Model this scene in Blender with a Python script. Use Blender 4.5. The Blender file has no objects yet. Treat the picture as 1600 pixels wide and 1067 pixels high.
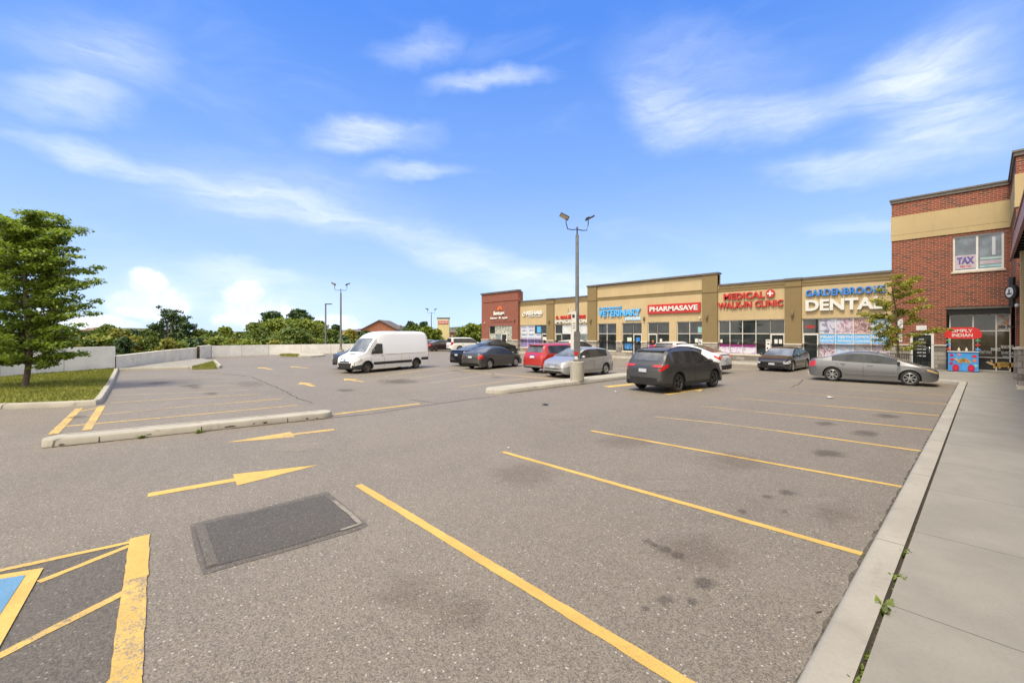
import bpy, bmesh, math, random
import numpy as np
from mathutils import Vector, Matrix

# ------------------------------------------------------------------ camera, world, sun, exposure
SC = bpy.context.scene
COL = SC.collection
R = math.radians
H = 2.25                       # eye height
FPX, HOR = 666.0, 521.5        # focal length and horizon row, in photo pixels
YAW = R(48)
cy_, sy_ = math.cos(YAW), math.sin(YAW)

cam_d = bpy.data.cameras.new('camera')
cam_d.sensor_width = 36
cam_d.lens = FPX / 1600 * 36
cam_d.shift_y = -(533.5 - HOR) / 1600
cam_d.clip_start = 0.05
cam_d.clip_end = 5000
cam = bpy.data.objects.new('camera', cam_d)
COL.objects.link(cam)
cam.location = (0, 0, H)
cam.rotation_euler = (R(90), 0, YAW)
SC.camera = cam
SC.render.resolution_x, SC.render.resolution_y = 1024, 682

SC.view_settings.view_transform = 'Standard'
SC.view_settings.look = 'None'
SC.view_settings.gamma = 1
SC.view_settings.exposure = 1.02

SUN_TO = Vector((0.03, -0.48, 0.86)).normalized()      # towards the sun
SUN_EL = math.asin(SUN_TO.z)
sun_d = bpy.data.lights.new('sun', 'SUN')
sun_d.energy = 2.5
sun_d.angle = R(20)
sun_d.color = (1.0, 0.91, 0.76)
sun = bpy.data.objects.new('sun', sun_d)
COL.objects.link(sun)
sun.rotation_euler = SUN_TO.to_track_quat('Z', 'Y').to_euler()
sun.location = (0, 0, 40)


class NT:
    """tiny helper to write node graphs as expressions"""
    def __init__(self, tree):
        self.t = tree
    def n(self, typ, **kw):
        nd = self.t.nodes.new(typ)
        for k, v in kw.items():
            setattr(nd, k, v)
        return nd
    def link(self, a, b):
        self.t.links.new(a, b)
    def inp(self, sock, v):
        if v is None:
            return
        if isinstance(v, bpy.types.NodeSocket):
            self.t.links.new(v, sock)
        elif isinstance(v, (tuple, list)) and len(v) == 3 and sock.type == 'RGBA':
            sock.default_value = (*v, 1)
        else:
            sock.default_value = v
    def m(self, op, a, b=None, c=None, clamp=False):
        nd = self.n('ShaderNodeMath', operation=op, use_clamp=clamp)
        self.inp(nd.inputs[0], a); self.inp(nd.inputs[1], b); self.inp(nd.inputs[2], c)
        return nd.outputs[0]
    def vm(self, op, a, b=None, scale=None):
        nd = self.n('ShaderNodeVectorMath', operation=op)
        self.inp(nd.inputs[0], a); self.inp(nd.inputs[1], b)
        if scale is not None:
            nd.inputs['Scale'].default_value = scale
        return nd.outputs[1] if op in ('DOT_PRODUCT', 'LENGTH') else nd.outputs[0]
    def mix(self, f, a, b, blend='MIX'):
        nd = self.n('ShaderNodeMix', data_type='RGBA', blend_type=blend)
        self.inp(nd.inputs[0], f); self.inp(nd.inputs[6], a); self.inp(nd.inputs[7], b)
        return nd.outputs[2]
    def noise(self, vec, scale, detail=2.0, rough=0.5, dist=0.0, out=0):
        nd = self.n('ShaderNodeTexNoise')
        self.inp(nd.inputs['Vector'], vec)
        nd.inputs['Scale'].default_value = scale
        nd.inputs['Detail'].default_value = detail
        nd.inputs['Roughness'].default_value = rough
        nd.inputs['Distortion'].default_value = dist
        return nd.outputs[out]
    def ramp(self, f, stops, interp='LINEAR'):
        nd = self.n('ShaderNodeValToRGB')
        cr = nd.color_ramp
        cr.interpolation = interp
        while len(cr.elements) > 1:
            cr.elements.remove(cr.elements[-1])
        for i, (p, c) in enumerate(stops):
            e = cr.elements[0] if i == 0 else cr.elements.new(p)
            e.position = p
            e.color = (c, c, c, 1) if isinstance(c, (int, float)) else (*c, 1)
        self.inp(nd.inputs[0], f)
        return nd.outputs[0]
    def step(self, v, a, b):
        nd = self.n('ShaderNodeMapRange', interpolation_type='SMOOTHSTEP')
        self.inp(nd.inputs['Value'], v)
        nd.inputs['From Min'].default_value = a
        nd.inputs['From Max'].default_value = b
        return nd.outputs[0]
    def comb(self, x, y, z):
        nd = self.n('ShaderNodeCombineXYZ')
        for i, v in enumerate((x, y, z)):
            self.inp(nd.inputs[i], v)
        return nd.outputs[0]
    def sep(self, v):
        nd = self.n('ShaderNodeSeparateXYZ')
        self.inp(nd.inputs[0], v)
        return nd.outputs
    def scale(self, v, s):
        nd = self.n('ShaderNodeVectorMath', operation='MULTIPLY')
        self.inp(nd.inputs[0], v)
        nd.inputs[1].default_value = s
        return nd.outputs[0]


def build_world():
    w = bpy.data.worlds.new('World')
    SC.world = w
    w.use_nodes = True
    t = w.node_tree
    t.nodes.clear()
    N = NT(t)
    out = N.n('ShaderNodeOutputWorld')
    bg = N.n('ShaderNodeBackground')
    N.link(bg.outputs[0], out.inputs[0])
    sky = N.n('ShaderNodeTexSky')
    sky.sky_type = 'NISHITA'
    sky.sun_disc = False
    sky.sun_elevation = SUN_EL
    sky.sun_rotation = math.atan2(SUN_TO.x, SUN_TO.y)
    sky.air_density = 1.0
    sky.dust_density = 0.15
    sky.ozone_density = 2.2
    bg.inputs['Strength'].default_value = SKY_STR
    hs = N.n('ShaderNodeHueSaturation')
    hs.inputs['Hue'].default_value = SKY_HUE
    hs.inputs['Saturation'].default_value = SKY_SAT
    hs.inputs['Value'].default_value = SKY_VAL
    N.link(N.mix(1.0, sky.outputs[0], SKY_TINT, 'MULTIPLY'), hs.inputs['Color'])
    co = N.n('ShaderNodeTexCoord')
    d = N.vm('NORMALIZE', co.outputs['Generated'])
    fx = N.vm('DOT_PRODUCT', d, (cy_, sy_, 0))
    fy = N.vm('DOT_PRODUCT', d, (-sy_, cy_, 0))
    az0 = N.m('ARCTAN2', fx, fy)
    el0 = N.m('ARCSINE', N.sep(d)[2])
    wn = N.sep(N.noise(N.comb(N.m('MULTIPLY', az0, 3.0), N.m('MULTIPLY', el0, 6.0), 0), 1.3, 4, 0.55, 0, 1))
    az = N.m('ADD', az0, N.m('MULTIPLY', N.m('SUBTRACT', wn[0], 0.5), 0.16))
    el = N.m('ADD', el0, N.m('MULTIPLY', N.m('SUBTRACT', wn[1], 0.5), 0.10))
    wn2 = N.sep(N.noise(N.comb(N.m('MULTIPLY', az0, 9.0), N.m('MULTIPLY', el0, 14.0), 3.7), 1.6, 5, 0.6, 0, 1))
    az = N.m('ADD', az, N.m('MULTIPLY', N.m('SUBTRACT', wn2[0], 0.5), 0.05))
    el = N.m('ADD', el, N.m('MULTIPLY', N.m('SUBTRACT', wn2[1], 0.5), 0.03))

    def ae(px, py):
        a = math.atan((px - 800) / FPX)
        return a, math.atan((HOR - py) / (FPX / math.cos(a)))

    def blob(p1, p2, wpx, s, azs, els, pw=1.0):
        a1, e1 = ae(*p1); a2, e2 = ae(*p2)
        ca, ce = (a1 + a2) / 2, (e1 + e2) / 2
        hl = math.hypot(a2 - a1, e2 - e1) / 2
        hw = wpx / FPX * math.cos(ca) ** 1.6 / 2
        th = math.atan2(e2 - e1, a2 - a1)
        c, s_ = math.cos(th), math.sin(th)
        u = N.m('ADD', N.m('MULTIPLY', azs, c / hl), N.m('MULTIPLY', els, s_ / hl))
        u = N.m('SUBTRACT', u, (ca * c + ce * s_) / hl)
        v = N.m('SUBTRACT', N.m('MULTIPLY', els, c / hw), N.m('MULTIPLY', azs, s_ / hw))
        v = N.m('SUBTRACT', v, (ce * c - ca * s_) / hw)
        r2 = N.m('ADD', N.m('MULTIPLY', u, u), N.m('MULTIPLY', v, v))
        f = N.m('SUBTRACT', 1.0, r2, clamp=True)
        return N.m('MULTIPLY', N.m('MULTIPLY', f, f), s)
    acc = None
    for p1, p2, wp, s in CIRRUS:
        b = blob(p1, p2, wp, s, az, el)
        acc = b if acc is None else N.m('ADD', acc, b)
    st = N.noise(N.comb(N.m('MULTIPLY', az, 3.0), N.m('MULTIPLY', el, 16.0), 0.0), 2.2, 6, 0.62, 0.6)
    st2 = N.noise(N.comb(N.m('MULTIPLY', az0, 14.0), N.m('MULTIPLY', el0, 70.0), 1.0), 1.4, 4, 0.6, 0.8)
    wisps = N.m('MULTIPLY', acc, N.m('ADD', -0.22, N.m('ADD', N.m('MULTIPLY', st, 1.55), N.m('MULTIPLY', st2, 0.55))), clamp=True)
    gen = N.m('MULTIPLY', N.step(N.noise(N.comb(N.m('MULTIPLY', az0, 1.5), N.m('MULTIPLY', el0, 5.0), 5.0), 1.6, 5, 0.6, 0.8), 0.48, 0.8), 0.10)
    hz = N.m('MULTIPLY', N.m('POWER', N.m('SUBTRACT', 1.0, N.m('DIVIDE', N.m('ABSOLUTE', el0), 0.62), clamp=True), 1.6), HORIZON_PALE)
    er = N.m('DIVIDE', el0, 1.2, clamp=True)
    base = N.mix(0.7, hs.outputs[0], N.vm('SCALE', N.ramp(er, [(0.0, (.62, .76, .94)), (0.12, (.50, .67, .92)), (0.28, (.27, .48, .90)), (0.52, (.115, .32, .92)), (1.0, (.08, .24, .8))]), None, 5.4))
    c1 = N.mix(hz, base, SKY_PALE)
    c2 = N.mix(N.m('MULTIPLY', N.m('MAXIMUM', wisps, gen), 1.0, clamp=True), c1, SKY_CLOUD)
    # cumulus banks near the horizon
    cz = N.noise(N.comb(N.m('MULTIPLY', az0, 26.0), N.m('MULTIPLY', el0, 30.0), 9.0), 0.75, 7, 0.58, 0.0)
    cum = None
    for p1, p2, wp, s in CUMULUS:
        b = blob(p1, p2, wp, s, az0, el0)
        cum = b if cum is None else N.m('MAXIMUM', cum, b)
    cm = N.step(N.m('ADD', cum, N.m('MULTIPLY', N.m('SUBTRACT', cz, 0.5), 1.15)), 0.26, 0.72)
    cm = N.m('MULTIPLY', cm, N.step(cum, 0.02, 0.25))
    soft = N.step(cum, 0.0, 0.9)
    cm = N.m('MAXIMUM', N.m('MULTIPLY', cm, 0.84), N.m('MULTIPLY', soft, 0.35))
    shade = N.mix(N.step(cz, 0.35, 0.65), (SKY_CLOUD[0] * .86, SKY_CLOUD[1] * .9, SKY_CLOUD[2] * .97), tuple(c * 1.06 for c in SKY_CLOUD))
    c3 = N.mix(cm, c2, shade)
    # unseen bright cloud added as neutral fill light, overhead and behind the camera
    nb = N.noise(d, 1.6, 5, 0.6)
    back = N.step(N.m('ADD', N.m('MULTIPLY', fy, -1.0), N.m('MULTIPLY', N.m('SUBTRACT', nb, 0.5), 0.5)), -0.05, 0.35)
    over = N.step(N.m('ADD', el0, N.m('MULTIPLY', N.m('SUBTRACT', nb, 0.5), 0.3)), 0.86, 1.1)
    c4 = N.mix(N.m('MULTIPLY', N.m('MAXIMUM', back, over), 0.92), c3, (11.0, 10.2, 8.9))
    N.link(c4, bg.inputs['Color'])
    w.cycles.sampling_method = 'MANUAL'
    w.cycles.sample_map_resolution = 1024


SKY_TINT = (0.60, 0.80, 1.35)
SKY_STR = 0.10
SKY_HUE, SKY_SAT, SKY_VAL = 0.5, 1.05, 1.0
HORIZON_PALE = 0.12
SKY_PALE = (4.2, 5.2, 6.4)
SKY_CLOUD = (5.6, 5.9, 6.4)
CIRRUS = [
    ((-80, 170), (330, 285), 75, 0.45), ((150, 235), (640, 360), 80, 0.42), ((480, 320), (960, 470), 100, 0.45), ((-80, 130), (260, 175), 90, 0.4),
    ((440, 210), (710, 194), 66, 0.42), ((470, 205), (620, 205), 60, 0.2), ((555, 264), (750, 252), 42, 0.4), ((640, 130), (890, 116), 42, 0.45),
    ((540, 75), (760, 62), 60, 0.28), ((930, 130), (1150, 205), 110, 0.38), ((1030, 195), (1400, 160), 100, 0.50), ((1250, 160), (1560, 60), 150, 0.36),
    ((1300, 140), (1700, 60), 260, 0.35), ((1150, 262), (1500, 275), 80, 0.42), ((1300, 245), (1720, 170), 190, 0.5),
    ((50, 230), (720, 330), 200, 0.22), ((900, 60), (1300, 120), 160, 0.22), ((1250, 362), (1440, 358), 45, 0.3),
    ((700, 420), (1200, 480), 110, 0.35), ((240, 415), (500, 435), 40, 0.35), ((-60, 60), (330, 100), 180, 0.3), ((-80, 400), (700, 480), 120, 0.3),
]
CUMULUS = [
    ((110, 472), (340, 472), 120, 1.0), ((165, 445), (290, 445), 95, 1.0), ((290, 490), (510, 490), 100, 1.0),
    ((325, 458), (440, 462), 95, 1.1), ((420, 505), (600, 508), 60, 1.0), ((60, 505), (260, 508), 60, 0.9),
    ((20, 492), (140, 498), 80, 0.8),
]
build_world()


# ------------------------------------------------------------------ where a photo point lies on the ground or a wall
def P(px, depth, z=0.0):
    lat = (px - 800) / FPX * depth
    return Vector((cy_ * lat - sy_ * depth, sy_ * lat + cy_ * depth, z))

def G(px, py, z=0.0):
    return P(px, FPX * (H - z) / (py - HOR), z)

YF = 35.3                       # plane of the shop fronts
def FD(px, Y=YF):
    return Y / (sy_ * (px - 800) / FPX + cy_)
def FX(px, Y=YF):
    d = FD(px, Y)
    return d * (cy_ * (px - 800) / FPX - sy_)
def FZ(px, py, Y=YF):
    return H - (py - HOR) / FPX * FD(px, Y)


# ------------------------------------------------------------------ mesh helpers
class MB:
    def __init__(self):
        self.v, self.f, self.mi, self.sm = [], [], [], []
    def face(self, pts, mi=0, sm=False):
        i = len(self.v)
        self.v += [tuple(p) for p in pts]
        self.f.append(tuple(range(i, i + len(pts))))
        self.mi.append(mi); self.sm.append(sm)
    def add(self, vs, fs, mi=0, sm=False):
        i = len(self.v)
        self.v += [tuple(p) for p in vs]
        for f in fs:
            self.f.append(tuple(i + k for k in f)); self.mi.append(mi); self.sm.append(sm)
    def box(self, x0, x1, y0, y1, z0, z1, mi=0, M=None):
        if x0 > x1: x0, x1 = x1, x0
        if y0 > y1: y0, y1 = y1, y0
        if z0 > z1: z0, z1 = z1, z0
        vs = [Vector(p) for p in ((x0, y0, z0), (x1, y0, z0), (x1, y1, z0), (x0, y1, z0), (x0, y0, z1), (x1, y0, z1), (x1, y1, z1), (x0, y1, z1))]
        if M is not None:
            vs = [M @ v for v in vs]
        self.add(vs, [(3, 2, 1, 0), (4, 5, 6, 7), (0, 1, 5, 4), (1, 2, 6, 5), (2, 3, 7, 6), (3, 0, 4, 7)], mi)
    def tube(self, pts, rad, n=8, mi=0, caps=True, sm=True):
        pts = [Vector(p) for p in pts]
        if not isinstance(rad, (list, tuple)):
            rad = [rad] * len(pts)
        rings = []
        up = Vector((0, 0, 1))
        for i, p in enumerate(pts):
            a = pts[max(i - 1, 0)]; b = pts[min(i + 1, len(pts) - 1)]
            d = (b - a).normalized()
            ref = up if abs(d.z) < 0.95 else Vector((1, 0, 0))
            s = d.cross(ref).normalized(); t = s.cross(d).normalized()
            rings.append([p + (s * math.cos(2 * math.pi * k / n) + t * math.sin(2 * math.pi * k / n)) * rad[i] for k in range(n)])
        vs = [q for r in rings for q in r]
        fs = []
        for i in range(len(pts) - 1):
            for k in range(n):
                k2 = (k + 1) % n
                fs.append((i * n + k, (i + 1) * n + k, (i + 1) * n + k2, i * n + k2))
        self.add(vs, fs, mi, sm)
        if caps:
            self.face(rings[0][::-1][::-1], mi); self.face(rings[-1][::-1], mi)
    def lathe(self, prof, n=24, axis='z', o=(0, 0, 0), mi=0, sm=True):
        """prof: (radius, along) pairs"""
        vs, fs = [], []
        for r, a in prof:
            for k in range(n):
                c, s = math.cos(2 * math.pi * k / n) * r, math.sin(2 * math.pi * k / n) * r
                p = {'z': (c, s, a), 'y': (c, a, s), 'x': (a, c, s)}[axis]
                vs.append((p[0] + o[0], p[1] + o[1], p[2] + o[2]))
        for i in range(len(prof) - 1):
            for k in range(n):
                k2 = (k + 1) % n
                fs.append((i * n + k, i * n + k2, (i + 1) * n + k2, (i + 1) * n + k))
        self.add(vs, fs, mi, sm)
    def prism(self, pts, z0, z1, mi=0):
        a = sum(pts[i][0] * pts[(i + 1) % len(pts)][1] - pts[(i + 1) % len(pts)][0] * pts[i][1] for i in range(len(pts)))
        if a < 0: pts = pts[::-1]
        n = len(pts)
        vs = [(p[0], p[1], z0) for p in pts] + [(p[0], p[1], z1) for p in pts]
        self.add(vs, [tuple(range(n - 1, -1, -1)), tuple(range(n, 2 * n))] + [(i, (i + 1) % n, n + (i + 1) % n, n + i) for i in range(n)], mi)
    def build(self, name, mats, parent=None, loc=None, rotz=None, weld=False, sharp=None):
        me = bpy.data.meshes.new(name)
        me.from_pydata(self.v, [], self.f)
        if not isinstance(mats, (list, tuple)):
            mats = [mats]
        for m_ in mats:
            me.materials.append(m_)
        me.polygons.foreach_set('material_index', self.mi)
        me.polygons.foreach_set('use_smooth', self.sm)
        if weld or sharp:
            bm = bmesh.new(); bm.from_mesh(me)
            bmesh.ops.remove_doubles(bm, verts=bm.verts, dist=0.0004)
            bmesh.ops.recalc_face_normals(bm, faces=bm.faces)
            if sharp:
                for e in bm.edges:
                    if len(e.link_faces) == 2 and e.calc_face_angle(0) > R(sharp):
                        e.smooth = False
                for f in bm.faces: f.smooth = True
            bm.to_mesh(me); bm.free()
        me.update()
        o = bpy.data.objects.new(name, me)
        COL.objects.link(o)
        if parent: o.parent = parent
        if loc is not None: o.location = loc
        if rotz is not None: o.rotation_euler = (0, 0, rotz)
        return o

def bevel(o, w=0.01, seg=2):
    md = o.modifiers.new('bevel', 'BEVEL'); md.width = w; md.segments = seg; md.limit_method = 'ANGLE'
    return o

def tag(o, label=None, cat=None, group=None, kind=None):
    if label: o['label'] = label
    if cat: o['category'] = cat
    if group: o['group'] = group
    if kind: o['kind'] = kind
    return o

def thing(name, loc, label, cat, group=None, rotz=0.0):
    o = bpy.data.objects.new(name, None)
    o.empty_display_size = 0.3
    COL.objects.link(o)
    o.location = loc; o.rotation_euler = (0, 0, rotz)
    return tag(o, label, cat, group)

def kids(o):
    return [c for c in bpy.data.objects if c.parent == o]

def copy_tree(o, parent=None):
    c = o.copy(); COL.objects.link(c)
    if parent: c.parent = parent
    for ch in kids(o): copy_tree(ch, c)
    return c


# ------------------------------------------------------------------ materials
MATS = {}
def pm(name, col=(0.5, 0.5, 0.5), rough=0.6, metal=0.0, spec=0.5, coat=0.0, var=0.0, vscale=3.0, bump=0.0, bscale=60.0, dirt=None):
    """procedural principled material: base colour varied by noise, optional bump"""
    if name in MATS: return MATS[name]
    m = bpy.data.materials.new(name); m.use_nodes = True
    t = m.node_tree; N = NT(t)
    b = t.nodes['Principled BSDF']
    b.inputs['Roughness'].default_value = rough
    b.inputs['Metallic'].default_value = metal
    b.inputs['Specular IOR Level'].default_value = spec
    b.inputs['Coat Weight'].default_value = coat
    b.inputs['Coat Roughness'].default_value = 0.04
    co = N.n('ShaderNodeTexCoord').outputs['Object']
    c = None
    if var > 0:
        f = N.noise(co, vscale, 5, 0.6)
        c = N.mix(N.step(f, 0.3, 0.7), tuple(x * (1 - var) for x in col), tuple(min(1, x * (1 + var)) for x in col))
    if dirt:
        f2 = N.step(N.noise(co, dirt[1], 6, 0.65, 0.4), dirt[2], dirt[2] + 0.25)
        c = N.mix(N.m('MULTIPLY', f2, dirt[3]), c if c is not None else col, dirt[0])
    if c is None: b.inputs['Base Color'].default_value = (*col, 1)
    else: N.link(c, b.inputs['Base Color'])
    if bump > 0:
        bp = N.n('ShaderNodeBump'); bp.inputs['Strength'].default_value = bump; bp.inputs['Distance'].default_value = 0.01
        N.link(N.noise(co, bscale, 4, 0.6), bp.inputs['Height']); N.link(bp.outputs[0], b.inputs['Normal'])
    MATS[name] = m
    return m

def newmat(name):
    m = bpy.data.materials.new(name); m.use_nodes = True
    MATS[name] = m
    return m, NT(m.node_tree), m.node_tree.nodes['Principled BSDF']

def geo_pos(N):
    return N.n('ShaderNodeNewGeometry').outputs['Position']

def asphalt_color(N, dark=1.0, warm=0.0):
    p = geo_pos(N)
    big = N.noise(p, 0.16, 5, 0.6)
    mid = N.noise(p, 1.1, 5, 0.65)
    c = N.mix(N.step(big, 0.3, 0.7), (0.142, 0.119, 0.086), (0.175, 0.148, 0.108))
    c = N.mix(N.m('MULTIPLY', N.step(mid, 0.35, 0.7), 0.35), c, (0.120, 0.099, 0.073))
    # pale rings and tyre drag
    lp = N.noise(N.scale(p, (0.5, 2.2, 1)), 0.9, 6, 0.7, 1.2)
    c = N.mix(N.m('MULTIPLY', N.step(lp, 0.56, 0.72), 0.28), c, (0.22, 0.195, 0.16))
    # oily blotches
    ob = N.noise(p, 0.75, 6, 0.7, 0.5)
    c = N.mix(N.m('MULTIPLY', N.step(ob, 0.60, 0.76), 0.32), c, (0.09, 0.075, 0.062))
    ln = N.noise(N.scale(p, (0.55, 0.06, 1)), 1.0, 3, 0.5, 0.4)
    c = N.mix(N.m('MULTIPLY', N.step(ln, 0.42, 0.62), 0.22), c, (0.20, 0.168, 0.125))
    c = N.mix(N.m('MULTIPLY', N.step(N.noise(N.scale(p, (0.22, 0.5, 1)), 0.7, 5, 0.6, 0.8), 0.52, 0.68), 0.20), c, (0.085, 0.070, 0.054))
    ch = N.noise(p, 6.0, 3, 0.6)
    c = N.mix(N.m('MULTIPLY', N.step(ch, 0.3, 0.7), 0.16), c, (0.22, 0.195, 0.175))
    # aggregate
    vo = N.n('ShaderNodeTexVoronoi'); N.inp(vo.inputs['Vector'], p); vo.inputs['Scale'].default_value = 95.0
    g = N.sep(vo.outputs['Color'])[0]
    n2 = N.noise(p, 260.0, 2, 0.7)
    c = N.mix(N.m('MULTIPLY', N.step(g, 0.55, 1.0), 0.45), c, (0.30, 0.265, 0.22))
    c = N.mix(N.m('MULTIPLY', N.step(g, 0.42, 0.1), 0.6), c, (0.055, 0.048, 0.044))
    c = N.mix(N.m('MULTIPLY', N.step(n2, 0.58, 0.75), 0.4), c, (0.40, 0.36, 0.31))
    vo2 = N.n('ShaderNodeTexVoronoi'); N.inp(vo2.inputs['Vector'], p); vo2.inputs['Scale'].default_value = 30.0
    g2 = N.sep(vo2.outputs['Color'])
    big_st = N.m('MULTIPLY', N.m('GREATER_THAN', g2[1], 0.86), N.m('LESS_THAN', vo2.outputs['Distance'], 0.26))
    c = N.mix(N.m('MULTIPLY', big_st, 0.6), c, (0.5, 0.46, 0.42))
    if dark != 1.0:
        c = N.mix(1.0, c, (dark, dark, dark * (1 - warm)), 'MULTIPLY')
    return c, p, g, n2

def asphalt_mat(name, dark=1.0):
    m, N, b = newmat(name)
    c, p, g, n2 = asphalt_color(N, dark)
    N.link(c, b.inputs['Base Color'])
    b.inputs['Roughness'].default_value = 0.62
    b.inputs['Specular IOR Level'].default_value = 0.5
    bp = N.n('ShaderNodeBump'); bp.inputs['Strength'].default_value = 0.55; bp.inputs['Distance'].default_value = 0.006
    N.link(N.m('ADD', g, N.m('MULTIPLY', n2, 0.5)), bp.inputs['Height']); N.link(bp.outputs[0], b.inputs['Normal'])
    return m

def paint_mat(name, col, wear=0.4, fade=0.0):
    """road paint worn through to the asphalt underneath"""
    m, N, b = newmat(name)
    ca, p, g, n2 = asphalt_color(N)
    w1 = N.noise(p, 7.0, 6, 0.75)
    w2 = N.noise(p, 0.9, 3, 0.5)
    w = N.m('ADD', N.m('MULTIPLY', w1, 0.6), N.m('ADD', N.m('MULTIPLY', w2, 0.35), N.m('MULTIPLY', g, 0.18)))
    k = N.step(w, 0.76 - wear * 0.42, 0.88 - wear * 0.42)
    k = N.m('MAXIMUM', k, fade)
    cp = N.mix(N.step(N.noise(p, 2.5, 4, 0.6), 0.3, 0.7), col, tuple(x * 0.82 for x in col))
    cp = N.mix(N.m('MULTIPLY', N.step(g, 0.4, 0.0), 0.35), cp, tuple(x * 0.5 for x in col))
    N.link(N.mix(k, cp, ca), b.inputs['Base Color'])
    b.inputs['Roughness'].default_value = 0.75
    bp = N.n('ShaderNodeBump'); bp.inputs['Strength'].default_value = 0.35; bp.inputs['Distance'].default_value = 0.005
    N.link(g, bp.inputs['Height']); N.link(bp.outputs[0], b.inputs['Normal'])
    return m

def concrete_mat(name, col, joint_axis=None, joint=1.5, stain=0.3, off=0.0, jw=0.006):
    m, N, b = newmat(name)
    p = geo_pos(N)
    a = N.noise(p, 1.2, 6, 0.65)
    f = N.noise(p, 40, 4, 0.7)
    c = N.mix(N.step(a, 0.3, 0.72), tuple(x * 0.88 for x in col), tuple(min(1, x * 1.08) for x in col))
    c = N.mix(N.m('MULTIPLY', N.step(f, 0.35, 0.7), 0.25), c, tuple(x * 0.72 for x in col))
    s = N.noise(p, 2.7, 7, 0.7, 0.6)
    c = N.mix(N.m('MULTIPLY', N.step(s, 0.52, 0.75), stain), c, (col[0] * .55, col[1] * .52, col[2] * .47))
    sp = N.noise(p, 180, 2, 0.5)
    c = N.mix(N.m('MULTIPLY', N.step(sp, 0.6, 0.75), 0.35), c, tuple(x * 0.45 for x in col))
    if joint_axis is not None:
        q = N.sep(p)[joint_axis]
        u = N.m('FRACT', N.m('DIVIDE', N.m('ADD', q, off + 1000 * joint), joint))
        d = N.m('MINIMUM', u, N.m('SUBTRACT', 1.0, u))
        k = N.m('LESS_THAN', N.m('ADD', d, N.m('MULTIPLY', N.m('SUBTRACT', N.noise(p, 25, 3, .6), 0.5), jw / joint)), jw / joint)
        c = N.mix(N.m('MULTIPLY', k, 0.8), c, (0.05, 0.045, 0.04))
    N.link(c, b.inputs['Base Color'])
    b.inputs['Roughness'].default_value = 0.85
    b.inputs['Specular IOR Level'].default_value = 0.3
    bp = N.n('ShaderNodeBump'); bp.inputs['Strength'].default_value = 0.3; bp.inputs['Distance'].default_value = 0.004
    N.link(f, bp.inputs['Height']); N.link(bp.outputs[0], b.inputs['Normal'])
    return m

def brick_mat(name, c1, c2, mortar, bw, bh, ms=0.012, bias=-0.1, dark=None, rough=0.85, bump=0.5):
    m, N, b = newmat(name)
    p = N.sep(geo_pos(N))
    nrm = N.sep(N.n('ShaderNodeNewGeometry').outputs['True Normal'])
    side = N.m('GREATER_THAN', N.m('ABSOLUTE', nrm[0]), 0.7)
    u = N.m('ADD', N.m('MULTIPLY', p[0], N.m('SUBTRACT', 1.0, side)), N.m('MULTIPLY', p[1], side))
    vec = N.comb(u, p[2], 0)
    bt = N.n('ShaderNodeTexBrick')
    N.inp(bt.inputs['Vector'], vec)
    for k, v in (('Color1', c1), ('Color2', c2), ('Mortar', mortar)):
        bt.inputs[k].default_value = (*v, 1)
    bt.inputs['Scale'].default_value = 1.0
    bt.inputs['Mortar Size'].default_value = ms
    bt.inputs['Mortar Smooth'].default_value = 0.2
    bt.inputs['Bias'].default_value = bias
    bt.inputs['Brick Width'].default_value = bw
    bt.inputs['Row Height'].default_value = bh
    c = bt.outputs['Color']
    if dark:
        # some bricks are much darker: a second brick pattern of the same size picks them
        b2 = N.n('ShaderNodeTexBrick'); N.inp(b2.inputs['Vector'], vec)
        b2.inputs['Color1'].default_value = (0, 0, 0, 1); b2.inputs['Color2'].default_value = (1, 1, 1, 1); b2.inputs['Mortar'].default_value = (0, 0, 0, 1)
        b2.inputs['Scale'].default_value = 1.0; b2.inputs['Mortar Size'].default_value = ms; b2.inputs['Brick Width'].default_value = bw; b2.inputs['Row Height'].default_value = bh
        b2.inputs['Bias'].default_value = 0.0
        k = N.m('ADD', N.sep(b2.outputs['Color'])[0], N.m('MULTIPLY', N.m('SUBTRACT', N.noise(N.comb(u, p[2], 0), 1.3, 3, .6), 0.5), 1.2))
        c = N.mix(N.m('MULTIPLY', N.step(k, 0.62, 0.85), 0.75), c, dark)
    n = N.noise(N.comb(u, p[2], 0), 6.0, 5, 0.7)
    c = N.mix(N.m('MULTIPLY', N.step(n, 0.3, 0.75), 0.3), c, tuple(x * 0.55 for x in c1))
    N.link(c, b.inputs['Base Color'])
    b.inputs['Roughness'].default_value = rough
    bp = N.n('ShaderNodeBump'); bp.inputs['Strength'].default_value = bump; bp.inputs['Distance'].default_value = 0.01; bp.invert = True
    N.link(bt.outputs['Fac'], bp.inputs['Height']); N.link(bp.outputs[0], b.inputs['Normal'])
    return m

def stucco_mat(name, col):
    m, N, b = newmat(name)
    p = geo_pos(N)
    big = N.noise(p, 0.5, 5, 0.6)
    c = N.mix(N.step(big, 0.3, 0.7), tuple(x * 0.93 for x in col), tuple(x * 1.04 for x in col))
    q = N.sep(p)
    dr = N.noise(N.comb(N.m('MULTIPLY', q[0], 3.0), N.m('MULTIPLY', q[1], 3.0), N.m('MULTIPLY', q[2], 0.35)), 1.6, 5, 0.65)
    c = N.mix(N.m('MULTIPLY', N.step(dr, 0.52, 0.72), 0.16), c, tuple(x * 0.5 for x in col))
    f = N.noise(p, 120, 3, 0.7)
    N.link(c, b.inputs['Base Color'])
    b.inputs['Roughness'].default_value = 0.9
    bp = N.n('ShaderNodeBump'); bp.inputs['Strength'].default_value = 0.4; bp.inputs['Distance'].default_value = 0.003
    N.link(f, bp.inputs['Height']); N.link(bp.outputs[0], b.inputs['Normal'])
    return m

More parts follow.
